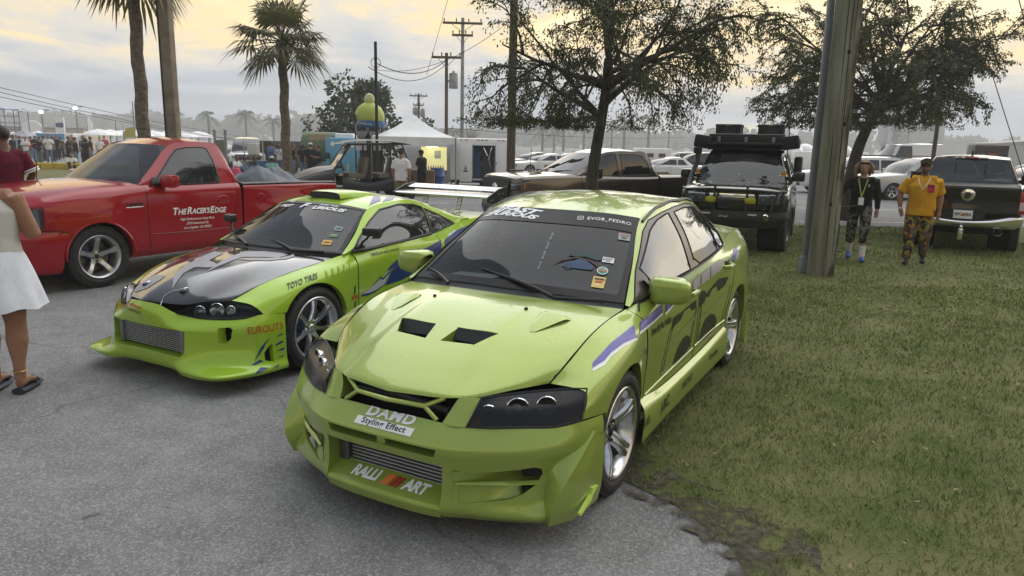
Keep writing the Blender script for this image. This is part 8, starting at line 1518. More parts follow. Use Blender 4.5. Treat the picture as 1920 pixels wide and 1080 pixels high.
 # the crowd past the red pickup
 crowd = [(50, 45, 'man in white tee and khaki trousers standing arms folded at the crowd edge', white, khaki, 'tan', 'black', CROSS, -75, None), (26, 42, 'man in black tee and cap near the maroon shirt', blk, denim, 'tan', 'black', None, 0, blk), (16, 48, 'person in white tee with a dark strap', white, denim, 'brown', 'black', None, 100, None), (40, 50, 'person in black tee behind the arms folded man', blk, blk, 'tan', 'black', None, -120, None), (68, 47, 'man in black tee with white cap turned to his friends', blk, denim, 'tan', 'black', PHONE, -20, white), (76, 44, 'person in black top bending over the blue chair', blk, grey, 'fair', 'brown', None, 60, None), (84, 50, 'person in dark grey tee in the middle of the crowd', grey, blk, 'tan', 'black', None, 180, None), (93, 46, 'man in white tee and jeans by the blue trailer', white, denim, 'tan', 'black', PHONE, -60, None), (101, 49, 'person in dark camouflage jacket', camo('green_camo', []), blk, 'tan', 'black', None, 30, None), (108, 52, 'person in black hoodie before the blue trailer', blk, blk, 'tan', 'black', None, -100, None), (60, 54, 'person in red tee at the back of the crowd', redc, denim, 'tan', 'black', None, 90, None), (130, 41, 'man in black tee leaning over beside the windshield', blk, blk, 'tan', 'black', PHONE, 10, None), (137, 44, 'person in grey tee behind the leaning man', grey, denim, 'fair', 'brown', None, -60, None), (143, 40, 'man in black tee with arms full by the yellow kerb', blk, denim, 'tan', 'black', CROSS, 200, None), (158, 45, 'tall man in dark tee with his hair up', grey, blk, 'tan', 'black', None, -90, None), (162, 41, 'woman with long brown hair in a black top', blk, blk, 'fair', 'brown', None, 80, None), (171, 47, 'person in black tee by the windshield edge', blk, denim, 'tan', 'black', None, 20, None), (198, 52, 'person in pink tee beyond the windshield', cloth('pink_cotton', (.45, .10, .14)), denim, 'fair', 'brown', None, -80, None), (189, 50, 'person in white tee beyond the windshield', white, denim, 'fair', 'brown', None, -60, None), (8, 52, 'person in navy tee partly behind the maroon shirt', navy, denim, 'tan', 'black', None, 45, None), (116, 55, 'person in olive tee deep in the crowd', cloth('olive_cotton', (.07, .075, .04)), blk, 'tan', 'black', None, 150, None), (34, 56, 'person in sky blue tee deep in the crowd', cloth('sky_cotton', (.25, .36, .48)), denim, 'tan', 'black', None, -30, None)]
 for i, (u, Y, lb, sh, pt, sk, hr_, ps, rz, hat) in enumerate(crowd): person(lb, at(u, 290, Y), R(rz), 1.62 + .04 * ((i * 7) % 5), ps, sk, hr_, 1.0 if 'long' in lb else 0, sh, .58, pt, 1.0, bshoe, hat=hat, group='people gathered past the red pickup', vox=.032)
 person('kid in white printed tee crouching by the kerb', at(136, 318, 38.5), R(-60), 1.6, SIT, 'tan', 'black', 0, white, .58, blk, 1.0, bshoe, group='people gathered past the red pickup', vox=.03)
def build_bicycle():
 root = thing('bicycle', 'dark bicycle held by the man in black beside the wooden pole', 'bicycle', (5.42, 12.05, 0), R(-112), scale=.92)
 for x in (.52, -.52):
  w = PB().lathe([(.318, -.02), (.335, -.022), (.345, 0), (.335, .022), (.318, .02), (.312, 0), (.318, -.02)], 36, 'Y', c=(x, 0, .345)).done('wheel', RUBBER, root); sp = PB()
  for k in range(16): a = k * .3927; sp.tube([(x, .02 if k % 2 else -.02, .345), (x + .315 * math.cos(a), 0, .345 + .315 * math.sin(a))], .0018, 4)
  sp.done('spokes', CHROME, w)['kind'] = 'stuff'; PB().lathe([(0, -.05), (.022, -.05), (.022, .05), (0, .05)], 10, 'Y', c=(x, 0, .345)).done('hub', DARKMETAL, w)
 PB().tube([(-.52, 0, .345), (-.08, 0, .30), (.34, 0, .78), (-.20, 0, .84), (-.08, 0, .30)], .017, 8).tube([(-.52, 0, .345), (-.20, 0, .84)], .012, 6).done('frame', mat('frame_black', (.02, .02, .022), .3), root)
 PB().tube([(.52, .05, .345), (.42, .05, .66), (.34, 0, .78), (.31, 0, .94)], .014, 6).tube([(.52, -.05, .345), (.42, -.05, .66)], .014, 6).done('fork', BLACK, root); PB().tube([(.22, -.32, 1.0), (.31, -.12, .97), (.32, 0, .96), (.31, .12, .97), (.22, .32, 1.0)], .014, 6).done('handlebar', BLACK, root); PB().tube([(-.20, 0, .82), (-.23, 0, .95)], .014, 6).box((-.24, 0, .97), (.26, .14, .05), bev=.02).done('saddle', BLACK, root)
 PB().lathe([(.06, -.01), (.09, -.01), (.09, .0), (.06, 0)], 18, 'Y', c=(-.08, .05, .30)).tube([(-.08, .07, .30), (-.02, .07, .14)], .012, 5).box((-.02, .12, .14), (.08, .09, .025)).done('crank', DARKMETAL, root)
# ------------------------------------------------------------------ stalls, signs, far buildings
def build_stalls():
 P = lambda u, v, Y: px(u, v, Y=Y)
 wt = mat('white_sheet', (.80, .80, .81), .5, col2=(.72, .72, .73), scale=3); canvas = mat('tent_canvas', (.84, .85, .86), .7, col2=(.76, .77, .79), scale=2.5, bump=.3, bscale=3)
 # canopy tent
 c = P(775, 300, 28.5); root = thing('canopy_tent', 'white peaked canopy tent with a scalloped valance over the bar', 'tent', (c.x + .02, 28.5, 0), R(8)); W2, ez, pz = 1.55, 1.98, 2.85
 tp = PB()
 for k in range(4):
  a0, a1 = math.pi / 4 + k * math.pi / 2, math.pi / 4 + (k + 1) * math.pi / 2; q0 = Vector((math.cos(a0) * W2 * 1.414, math.sin(a0) * W2 * 1.414, ez)); q1 = Vector((math.cos(a1) * W2 * 1.414, math.sin(a1) * W2 * 1.414, ez)); ap = Vector((0, 0, pz))
  tp.grid(np.array([[q0.lerp(q1, t).lerp(ap, s) + Vector((0, 0, -.12 * math.sin(math.pi * s) - .03 * math.sin(math.pi * t) * (1 - s))) for t in np.linspace(0, 1, 11)] for s in np.linspace(0, 1, 9)]))
 tp.done('roof', canvas, root, ang=25)
 for k in range(4):
  a0, a1 = math.pi / 4 + k * math.pi / 2, math.pi / 4 + (k + 1) * math.pi / 2; q0 = Vector((math.cos(a0) * W2 * 1.414, math.sin(a0) * W2 * 1.414, ez)); q1 = Vector((math.cos(a1) * W2 * 1.414, math.sin(a1) * W2 * 1.414, ez))
  PB().grid(np.array([[q0.lerp(q1, t) + Vector((0, 0, -(.22 + .05 * abs(math.sin(t * math.pi * 4))) * s)) for t in np.linspace(0, 1, 41)] for s in (0, .5, 1)])).done('valance', canvas, root); PB().tube([(q0.x, q0.y, 0), (q0.x, q0.y, ez)], .03, 8).done('leg', STEEL, root)
 # bar trailer with a lit serving hatch, under the tent
 b = P(805, 300, 30.3); root = thing('bar_trailer', 'white bar trailer with a lit yellow serving hatch under the tent', 'trailer', (b.x, 30.3, 0), R(4)); sh = PB().box((0, .9, 1.0), (2.6, 1.4, 1.7), bev=.06)
 hole(sh, [(-.35, .62), (.72, .62), (.72, 1.62), (-.35, 1.62)], 'y', flt=lambda q: q.y < .5, wall=(0, .06, 0)); sh.done('body', wt, root)
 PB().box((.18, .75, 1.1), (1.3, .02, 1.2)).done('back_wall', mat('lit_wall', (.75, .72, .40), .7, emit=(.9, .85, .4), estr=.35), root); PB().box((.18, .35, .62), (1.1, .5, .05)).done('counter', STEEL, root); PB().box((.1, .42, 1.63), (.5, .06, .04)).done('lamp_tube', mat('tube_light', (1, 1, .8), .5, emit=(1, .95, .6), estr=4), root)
 rb = random.Random(3)
 for k in range(9): PB().lathe([(0, 0), (.03, 0), (.03, .12), (.012, .16), (.012, .21), (0, .21)], 8, 'Z', c=(-.25 + .1 * k, .45 + .05 * rb.random(), .645)).done('bottle', mat('bottle%d' % (k % 3), ((.03, .05, .02), (.10, .04, .02), (.35, .35, .33))[k % 3], .15), root)
 PB().box((.32, .70, 1.3), (.28, .02, .34)).done('price_sheet', WHITE, root)
 # white cargo trailer with open door
 t = P(900, 300, 29.6); root = thing('cargo_trailer', 'white cargo trailer with rounded corners and an open doorway', 'trailer', (t.x, 29.6, 0), R(2)); W_, H_ = 2.42, 1.70
 sh = PB().box((0, 1.3, .30 + H_ / 2), (W_, 2.6, H_), bev=.10); hole(sh, [(-.28, .38), (.60, .38), (.60, 1.72), (-.28, 1.72)], 'y', flt=lambda q: q.y < .2, wall=(0, .05, 0)); sh.done('body', mat('trailer_white', (.80, .81, .83), .4), root)
 PB().box((.16, .85, 1.05), (1.3, .02, 1.5)).done('inner_wall', mat('dim_wall', (.10, .11, .13), .7), root); PB().box((-.12, .5, 1.05), (.28, .02, 1.3)).done('blue_curtain', mat('blue_cloth', (.03, .09, .20), .8), root)
 PB().tube([(.48, .3, 1.65), (.36, .3, 1.2), (.46, .3, .8)], .035, 8).tube([(.12, .3, 1.66), (.3, .3, 1.3)], .03, 8).done('steel_duct', CHROME, root)
 for x in (-.45, -.33, -.05, .05, .15, .45, .55): PB().box((x * 1.7, -.01, 1.93), (.09, .03, .03)).done('marker_lamp', REDLENS, root)
 for x, w in ((-.30, .03), (.62, .03)): PB().box((x, -.008, 1.05), (w, .02, 1.4)).done('door_frame', STEEL, root)
 PB().box((.86, -.012, 1.05), (.44, .02, 1.36), bev=.005).done('door_leaf', mat('trailer_white'), root); PB().box((-.58, -.012, 1.0), (.5, .02, 1.5), bev=.005).done('door_leaf', mat('trailer_white'), root)
 for x in (-.30, .66): PB().box((x, -.03, 1.02), (.03, .03, .10)).done('door_latch', DARKMETAL, root)
 PB().lathe([(0, .01), (.05, .01), (.06, 0)], 14, 'Y', c=(-.66, -.02, .50)).done('tail_lamp', REDLENS, root); PB().ball((-.58, -.02, .78), (.05, .012, .05)).box((-.58, -.022, .86), (.09, .012, .03)).box((-.58, -.022, .68), (.18, .01, .07)).done('chef_logo', mat('logo_grey', (.10, .10, .11), .6), root)
 PB().box((0, .6, .24), (2.3, .1, .12)).done('chassis', BLACK, root)
 for x in (-1.0, 1.0): PB().lathe([(.0, -.08), (.28, -.08), (.28, .08), (0, .08)], 20, 'X', c=(x, 1.6, .28)).done('wheel', RUBBER, root)
 # BAR / BEER discs on a frame, big inflated hat above
 s = P(692, 240, 27.0); root = thing('bar_sign', 'two round grey disc signs for bar and beer on a scaffold', 'sign', (s.x, 27.0, 0), R(10)); zc_ = s.z - 0.02
 for x, tx_ in ((-.27, 'BAR'), (.20, 'BEER')):
  d = PB().lathe([(0, -.03), (.235, -.03), (.245, -.02), (.245, .03)], 32, 'Y').xf(Matrix.Translation((x, 0, zc_)) @ Matrix.Diagonal((.95, 1, 1.45, 1))).done('disc', mat('disc_grey', (.24, .25, .27), .6), root); decal('disc_lettering', tx(tx_, .27, 0, .05), None, (x, -.035, zc_), (1, 0, 0), (0, 0, 1), mat('ink_grey', (.01, .012, .015), .6), d, .004, .66)
 fr = PB()
 for x in (-.5, .45): fr.tube([(x, .12, 0), (x, .12, zc_ + .5)], .035, 6)
 for z in np.linspace(.4, zc_ + .3, 5): fr.tube([(-.5, .12, z), (.45, .12, z)], .02, 5)
 fr.done('scaffold', DARKMETAL, root); PB().box((0, .05, zc_ - .58), (1.0, .04, .42)).done('banner', mat('banner_white', (.5, .5, .51), .7), root)
 hb = P(692, 213, 27.3); ht = thing('inflatable_hat', 'big inflated lime knit hat with blue brim and pale bobble', 'inflatable', (hb.x, 27.4, 0)); z0 = P(692, 232, 27.4).z
 PB().lathe([(.50, z0 + .02), (.54, z0 + .12), (.55, z0 + .25), (.52, z0 + .42), (.42, z0 + .60), (.26, z0 + .72), (.18, z0 + .76)], 28, 'Z').done('hat_crown', mat('lime_nylon', (.42, .48, .08), .5, col2=(.34, .40, .06), scale=4), ht); PB().lathe([(.15, z0 + .73), (.19, z0 + .82), (.19, z0 + .94), (.13, z0 + 1.06), (0, z0 + 1.11)], 18, 'Z').done('bobble', mat('pale_nylon', (.55, .58, .36), .5, col2=(.45, .5, .18), scale=5), ht)
 PB().lathe([(.53, z0 - .14), (.56, z0 - .10), (.58, z0), (.555, z0 + .10)], 28, 'Z').done('brim', mat('blue_nylon', (.02, .12, .28), .5), ht); PB().lathe([(.50, 0), (.50, z0 - .12)], 16, 'Z').xf(Matrix.Diagonal((.8, .8, 1, 1))).done('column', mat('dark_fabric', (.02, .02, .022), .8), ht); decal('brim_lettering', tx('SEABUCK', .1, 0, .02), None, (-.02, -.575, z0 - .02), (1, 0, -.12), (0, 0, 1), SILVERV, ht, .004, 1.1)
 # brown crate and blue drum
 k = P(792, 330, 25.4); root = thing('wooden_crate', 'brown wooden crate with pale lettering at the bar', 'crate', (k.x, 25.4, 0), R(4)); PB().box((0, 0, .48), (.86, .5, .72), bev=.01).done('box', mat('crate_wood', (.14, .085, .055), .85, col2=(.20, .13, .085), scale=6), root); decal('crate_lettering', tx('Strong', .16, .3, 0), None, (.15, -.255, .38), (1, 0, 0), (0, 0, 1), SILVERV, root, .003)
 d = P(820, 335, 26); root = thing('blue_drum', 'tall blue plastic drum beside the wooden crate', 'drum', (d.x, 26, 0)); PB().lathe([(0, 0), (.24, 0), (.25, .3), (.265, .32), (.25, .34), (.25, .6), (.265, .62), (.25, .64), (.24, .9), (0, .9)], 20, 'Z').done('shell', mat('blue_plastic', (.015, .06, .22), .4), root)
 d = P(493, 325, 36.5); root = thing('blue_drum', 'blue plastic drum in front of the seated people', 'drum', (d.x, 36.5, 0)); PB().lathe([(0, 0), (.27, 0), (.28, .3), (.295, .32), (.28, .34), (.27, .72), (0, .72)], 20, 'Z').done('shell', mat('blue_plastic'), root)
 pk = P(446, 322, 34); root = thing('pink_cooler', 'bright pink soft cooler bag on the grass behind the red bed', 'bag', (pk.x - .1, 34, 0)); PB().box((0, 0, .22), (.55, .4, .44), bev=.08, taper=(.6, .7)).done('bag', mat('pink_nylon', (.55, .03, .14), .6), root); PB().tube([(-.15, 0, .40), (0, 0, .55), (.15, 0, .40)], .015, 5).done('handle', mat('pink_nylon'), root)
 # food trucks
 f = P(652, 290, 36); root = thing('blue_food_truck', 'sky blue food truck with white round stickers and a roof unit', 'truck', (f.x, 36, 0), R(-6)); bl = mat('sky_blue_sheet', (.10, .33, .52), .45); PB().box((0, .9, 1.05), (2.3, 1.8, 1.75), bev=.08).done('body', bl, root); PB().box((-.3, .7, 2.02), (.95, .7, .26), bev=.08).done('roof_unit', WHITE, root)
 for x, z in ((-.75, 1.62), (-.2, 1.70), (.25, 1.58), (.0, 1.35)): PB().lathe([(0, .02), (.10, .02), (.11, 0)], 14, 'Y').xf(Matrix.Translation((x, -.01, z)) @ Matrix.Rotation(math.pi, 4, 'X')).done('round_sticker', WHITE if z > 1.5 else mat('sticker_tan', (.45, .32, .2), .6), root)
 PB().box((-1.0, -.08, 1.05), (.18, .12, .3), bev=.04).done('mirror', BLACK, root)
 for x in (-.8, .8): PB().lathe([(0, -.1), (.32, -.1), (.32, .1), (0, .1)], 18, 'Y', c=(x, .12, .32)).done('wheel', RUBBER, root)
 f = P(598, 290, 36.5); root = thing('hut_stall', 'small teal food hut with a tan sign board on its roof', 'stall', (f.x, 36.5, 0), R(-8)); sh = PB().box((0, .7, .98), (1.35, 1.3, 1.7), bev=.03); hole(sh, [(-.42, .75), (.42, .75), (.42, 1.62), (-.42, 1.62)], 'y', flt=lambda q: q.y < .4, wall=(0, .06, 0)); sh.done('body', mat('teal_sheet', (.13, .30, .34), .5), root); PB().box((0, .6, 1.2), (1.1, .02, 1.1)).done('inner_wall', mat('dim_wall'), root); PB().box((.05, -.05, 1.92), (1.1, .05, .34), rot=(.06, 0, 0)).done('sign_board', mat('tan_board', (.33, .27, .15), .7), root); PB().lathe([(.75, -.85), (.75, .85)], 24, 'X', c=(-.05, .6, 1.45), ang=6.2832).xf(Matrix.Identity(4)).done('curved_roof', mat('green_roof', (.08, .13, .07), .6), root); PB().box((-.15, .45, 1.2), (.3, .02, .5)).done('menu_board', mat('menu_print', (.3, .3, .28), .7), root)
 f = P(530, 285, 40); root = thing('box_trailer', 'long dark brown box trailer standing behind the palm trunk', 'trailer', (f.x, 40, 0), R(-10)); PB().box((0, .8, .98), (2.7, 1.6, 1.45), bev=.03).done('body', mat('brown_sheet', (.085, .07, .06), .6), root); PB().box((-.95, -.012, .98), (.75, .02, 1.40)).done('black_door', BLACK, root)
 for x in (-.5, .5): PB().lathe([(0, -.1), (.3, -.1), (.3, .1), (0, .1)], 16, 'Y', c=(x, .1, .3)).done('wheel', RUBBER, root)
 # gate posts and rack by the truck
 g = P(415, 300, 26); root = thing('gate_post', 'pair of grey posts joined by a plank panel behind the red cab', 'post', (g.x, 26, 0))
 for x in (-.19, .19): PB().tube([(x, 0, 0), (x, 0, P(415, 246, 26).z)], .05, 8).ball((x, 0, P(415, 245, 26).z), .06).done('post', STEEL, root)
 for q in range(4): PB().box((-.13 + .087 * q, -.01, 1.05), (.08, .03, 1.35)).done('plank', mat('grey_plank', (.20, .19, .17), .9), root)
 rk = P(478, 300, 39); root = thing('tank_rack', 'pipe rack holding a square white tank before the truck', 'rack', (rk.x, 39, 0)); fr = PB()
 for x in (-.55, .45): fr.tube([(x, 0, 0), (x, 0, 1.75)], .03, 6)
 fr.tube([(-.55, 0, .9), (.45, 0, .9)], .03, 6).tube([(-.2, 0, 0), (-.2, 0, .9)], .03, 6).done('pipe_frame', mat('tan_pipe', (.40, .36, .28), .6), root); PB().box((-.05, 0, 1.25), (.5, .4, .62), bev=.05).done('tank', mat('tank_white', (.5, .5, .48), .6), root)
def build_buggy():
 p = px(676, 330, Y=21.6); root = thing('utility_buggy', 'dark open side by side buggy with roof and tan windshield', 'buggy', (p.x - .70, 21.4, 0), R(-158), scale=.98)
 D = mat('buggy_plastic', (.022, .023, .024), .45); T = mat('tan_vinyl', (.15, .13, .105), .8)
 PB().grid(loft([[(1.15, .50, .72), (.6, .62, .90), (.1, .66, 1.02)], [(1.22, .25, .78), (.65, .3, 1.0), (.1, .32, 1.08)], [(1.24, 0, .80), (.66, 0, 1.02), (.1, 0, 1.09)]], 14, 8), mirror=True).done('hood', mat('buggy_hood', (.20, .175, .14), .4), root)
 for s in (1, -1):
  PB().grid(loft([[(1.2, .45, .70), (.6, .60, .90), (.1, .66, 1.0)], [(1.18, .72, .62), (.6, .82, .80), (.1, .72, .88)], [(1.05, .74, .45), (.6, .84, .62), (.15, .70, .45)]], 14, 8) * np.array([1, s, 1.0])).done('front_fender', D, root)
  PB().box((1.18, .42 * s, .64), (.06, .22, .09), bev=.02).done('headlight', CLEAR, root)
  PB().tube([(.12, .66 * s, 1.0), (-.38, .60 * s, 1.72), (-1.9, .60 * s, 1.76), (-2.15, .62 * s, 1.1)], .032, 8).tube([(-.95, .62 * s, .5), (-.95, .60 * s, 1.74)], .03, 8).tube([(-1.55, .62 * s, .7), (-1.55, .60 * s, 1.75)], .026, 8).done('roll_cage', D, root)
  PB().grid(loft([[(-.1, .68, .42), (-1.0, .70, .40), (-2.2, .72, .46)], [(-.1, .72, .62), (-1.0, .70, .55), (-2.2, .80, .80)], [(-.1, .66, .75), (-1.0, .62, .62), (-2.2, .76, .98)]], 12, 7) * np.array([1, s, 1.0])).done('side_panel', D, root)
  for y in (0, -.9): PB().box((y - .55, .32 * s, .80), (.5, .5, .14), bev=.05).box((y - .82, .32 * s, 1.08), (.14, .5, .55), rot=(0, -.2, 0), bev=.05).done('seat', T, root)
 ws = PB().grid(loft([[(.10, -.62, 1.03), (.10, 0, 1.06), (.10, .62, 1.03)], [(-.36, -.58, 1.70), (-.34, 0, 1.72), (-.36, .58, 1.70)]], 12, 5)).done('windshield', mat('tan_screen', (.26, .22, .17), .25, coat=.5), root); decal('screen_banner', poly_mesh([(-.42, -.1), (.42, -.1), (.42, .1), (-.42, .1)]), bvh(ws), (-.2, 0, 1.52), (0, 1, 0), (-.5, 0, .7), mat('pale_blue_print', (.30, .42, .55), .5), ws, .01)
 for y in (-.35, .3): decal('screen_sticker', poly_mesh([(-.05, -.09), (.07, -.07), (.06, .03), (.0, .1), (-.05, .05)]), bvh(ws), (0, y, 1.24), (0, 1, 0), (-.5, 0, .7), mat('sticker_tan'), ws, .01)
 PB().grid(loft([[(.02, -.62, 1.72), (.05, 0, 1.74), (.02, .62, 1.72)], [(-.5, -.66, 1.82), (-.5, 0, 1.86), (-.5, .66, 1.82)], [(-1.4, -.66, 1.84), (-1.4, 0, 1.88), (-1.4, .66, 1.84)], [(-2.0, -.62, 1.78), (-2.0, 0, 1.80), (-2.0, .62, 1.78)], [(-2.0, -.62, 1.74), (-2.0, 0, 1.74), (-2.0, .62, 1.74)], [(.02, -.62, 1.69), (.02, 0, 1.69), (.02, .62, 1.69)]], 10, 20)).done('roof', D, root)
 steering(root, -.15, .32, 1.08, .16); PB().lathe([(0, 0), (.05, 0), (.065, .22), (0, .22)], 12, 'Z', c=(-.35, .05, .9)).done('drink_cup', WHITE, root); PB().box((-.9, 0, .42), (2.4, 1.2, .12)).box((.7, 0, .55), (.8, .8, .3)).box((-1.95, 0, .75), (.5, 1.3, .35), bev=.05).done('chassis', D, root)
 w0 = make_wheel(root, .33, .26, .17, 5, [.05, .05, .045, .05, .06], [.3, .4, .5, .56, .6], .05, MATS['dark_alloy'], lugs=0); place_wheels(root, w0, [(.62, .66, .33, 1), (.62, -.66, .33, -1), (-1.95, .66, .33, 1), (-1.95, -.66, .33, -1)])
def build_tarp():
 root = thing('tarp_heap', 'crumpled grey tarpaulin heaped in the red pickup bed', 'tarpaulin', (-5.70205, 8.85387, 0), -2.09249); rnd = random.Random(12); n = 44; G = []
 from mathutils import noise as nz
 for i in range(n):
  row = []
  for j in range(34):
   x = -2.75 - 1.15 * i / (n - 1); y = -.62 + 1.25 * j / 33; u = i / (n - 1); v = j / 33; env = (math.sin(math.pi * u) ** .55) * (math.sin(math.pi * v) ** .5); p = Vector((x * 3.2, y * 3.2, 1.7)); f = abs(nz.noise(p)) * .9 + abs(nz.noise(p * 2.3 + Vector((3, 1, 0)))) * .5 + abs(nz.noise(p * 5.1)) * .2
   bump = .10 * math.exp(-((u - .30) / .16) ** 2) + .06 * math.exp(-((u - .72) / .18) ** 2); row.append((x + .05 * nz.noise(p * 1.7), y + .05 * nz.noise(p * 1.5 + Vector((7, 0, 0))), .85 + env * (.40 + bump * .7 + .13 * f)))
  G.append(row)
 PB().grid(np.array(G)).done('sheet', mat('grey_tarp', (.11, .125, .14), .75, col2=(.18, .20, .22), scale=4, bump=.5, bscale=11), root, ang=179)
def build_far():
 P = lambda u, v, Y: px(u, v, Y=Y)
 # left: yellow kerb, long hall, stage truss, tents, trailers, umbrellas
 for i, (x0, x1) in enumerate(((-27.0, -24.9), (-24.85, -22.7), (-22.65, -20.5))):
  o = PB().box(((x0 + x1) / 2, 38.0 + .25 * i, .16), (x1 - x0, .45, .32), rot=(0, 0, .12), bev=.03).done('kerb_block', mat('kerb_yellow', (.55, .40, .02), .8, col2=(.38, .27, .03), scale=4)); prop(o, 'yellow painted kerb block at the crowd', 'kerb', 'yellow kerb blocks')
 h = P(20, 250, 95); root = thing('long_hall', 'long cream flat roofed hall with an oval sign past the crowd', 'building', (h.x, 95, 0), R(6)); PB().box((0, 4, 1.3), (18, 8, 2.6)).done('wall', mat('cream_wall', (.50, .44, .36), .8), root); PB().box((0, 4, 2.66), (18.3, 8.3, .14)).done('roof', mat('roof_grey', (.35, .34, .33), .8), root); PB().lathe([(0, 0), (1.3, 0), (1.4, .1), (0, .1)], 24, 'Y', c=(2.8, -.2, 2.2)).xf(Matrix.Identity(4)).done('oval_sign', WHITE, root)
 for k in range(6): PB().box((-7.5 + 2.6 * k, -.02, 1.0), (1.0, .06, 1.1)).done('window', mat('dark_pane', (.05, .06, .07), .2), root)
 t = P(14, 240, 80); root = thing('stage_truss', 'scaffold stage truss with a purple roof sheet', 'stage', (t.x, 80, 0)); fr = PB(); zt = P(14, 205, 80).z
 for x in (-1.8, -.2, 1.4):
  for y in (0, 1.5): fr.tube([(x, y, 0), (x, y, zt)], .05, 5)
 for z in np.linspace(.8, zt, 6): fr.tube([(-1.8, 0, z), (1.4, 0, z)], .04, 5)
 for k in range(4): fr.tube([(-1.8 + .8 * k, 0, 1.0 + .3 * k), (-1.0 + .8 * k, 0, 2.2)], .03, 4)
 fr.done('scaffold', mat('purple_steel', (.16, .15, .28), .5), root); PB().box((0, .7, zt + .05), (4.4, 2.4, .1), rot=(0, .12, 0)).done('roof_sheet', mat('lilac_sheet', (.40, .40, .52), .7), root)
 for i, (u, v, Y) in enumerate(((50, 243, 66), (76, 245, 68), (30, 247, 72))):
  c = P(u, 300, Y); z = P(u, v, Y).z; root = thing('market_tent', ['pale grey peaked market tent behind the crowd', 'white peaked market tent next to the pale grey one', 'low white peaked tent by the hall'][i], 'tent', (c.x, Y, 0), group='market tents behind the crowd'); PB().lathe([(0, z), (.9, z - .38), (1.9, z - .62), (1.92, z - .82)], 4, 'Z').xf(Matrix.Rotation(math.pi / 4, 4, 'Z')).done('roof', mat('tent_canvas') if i else mat('tent_grey', (.30, .31, .34), .8), root, smooth=False)
  for a in range(4): PB().tube([(1.3 * (1 if a % 2 else -1), 1.3 * (1 if a > 1 else -1), 0), (1.3 * (1 if a % 2 else -1), 1.3 * (1 if a > 1 else -1), z - .7)], .04, 6).done('leg', STEEL, root)
 c = P(105, 290, 60); root = thing('event_trailer', 'white trailer with a blue painted band behind the crowd', 'trailer', (c.x, 60, 0), R(5)); PB().box((0, 1, 1.05), (3.0, 2, 1.75), bev=.06).done('body', mat('trailer_white'), root); PB().box((-.3, -.02, 1.62), (2.2, .04, .5)).done('blue_band', mat('band_blue', (.12, .30, .48), .5), root); PB().ball((.45, -.02, .9), (.5, .03, .3), 12, 8).done('palm_print', mat('print_dark', (.12, .14, .18), .6), root)
 for x in (-.8, .8): PB().lathe([(0, -.1), (.35, -.1), (.35, .1), (0, .1)], 16, 'Y', c=(x, .1, .35)).done('wheel', RUBBER, root)
 c = P(114, 250, 85); zt = P(114, 220, 85).z; root = thing('sign_tower', 'tall white sign tower with dark lettering bands', 'sign', (c.x, 85, 0));
 for x in (-.45, .45): PB().box((x, 0, zt / 2), (.14, .2, zt)).done('post', WHITE, root)
 for k in range(3): PB().box((0, -.05, zt - .25 - .62 * k), (.9, .12, .5)).done('panel', WHITE if k != 1 else mat('panel_ink', (.10, .10, .22), .6), root)
 for i, u in enumerate((190, 211, 237, 262, 290, 318, 345, 375)):
  c = P(u, 300, 62 + 2 * (i % 3)); z = 2.35; root = thing('patio_umbrella', 'white patio umbrella in a row beyond the red pickup', 'umbrella', (c.x, 62 + 2 * (i % 3), 0), group='white patio umbrellas in a row'); PB().lathe([(0, z), (.6, z - .13), (1.1, z - .34), (1.3, z - .52)], 12, 'Z').done('canopy', mat('tent_canvas'), root, ang=10); PB().tube([(0, 0, 0), (0, 0, z - .05)], .04, 6).done('mast', STEEL, root)
 c = P(232, 258, 58); root = thing('feather_flag', 'small yellow feather flag near the umbrellas', 'flag', (c.x, 58, 0)); PB().tube([(0, 0, 0), (0, 0, 2.6)], .03, 5).done('staff', STEEL, root); PB().prism([(.02, 1.6), (.95, 1.75), (1.0, 2.5), (.3, 2.45), (.02, 2.1)], -.01, .01, 'y').done('cloth', mat('flag_yellow', (.42, .38, .08), .7), root)
 c = P(166, 258, 64); root = thing('feather_flag', 'white feather flag near the palm trunk', 'flag', (c.x, 64, 0)); PB().tube([(0, 0, 0), (0, 0, 3.4)], .03, 5).done('staff', STEEL, root); PB().prism([(.02, 1.5), (.42, 1.6), (.45, 2.9), (.2, 3.4), (.02, 3.3)], -.01, .01, 'y').done('cloth', WHITE, root)
 # right: camper, mixers, plant, kiosk
 c = P(1226, 300, 56); root = thing('camper_trailer', 'white travel trailer parked beyond the grey pickup bed', 'trailer', (c.x, 56, 0)); PB().box((0, 1, 1.05), (2.7, 2, 1.35), bev=.10).done('body', mat('trailer_white'), root); PB().box((-.3, -.02, 1.2), (.5, .05, .3)).box((.6, -.02, 1.2), (.5, .05, .3)).done('window', mat('dark_pane'), root); PB().box((0, -.03, .8), (2.6, .03, .12)).done('stripe', mat('stripe_grey', (.3, .3, .32), .6), root); PB().lathe([(0, -.1), (.3, -.1), (.3, .1), (0, .1)], 14, 'Y', c=(.2, .1, .3)).done('wheel', RUBBER, root)
 for i, (u, Y) in enumerate(((1490, 64), (1515, 66), (1584, 68))):
  c = P(u, 300, Y); root = thing('mixer_truck', ['white concrete mixer truck at the end of the row', 'white concrete mixer truck in the middle of the row', 'concrete mixer truck with red striped drum'][i], 'truck', (c.x, Y, 0), R(-90 + 12 * i), group='concrete mixers by the plant'); PB().lathe([(.25, -1.5), (.62, -.9), (.78, 0), (.62, .8), (.30, 1.2), (.28, 1.25), (0, 1.25)], 20, 'X', c=(-.6, 0, 1.65)).done('drum', WHITE, root); PB().box((1.5, 0, 1.0), (1.0, 1.5, 1.5), bev=.1).done('cab', mat('trailer_white'), root); PB().box((-.3, 0, .6), (3.6, 1.0, .2)).done('chassis', BLACK, root)
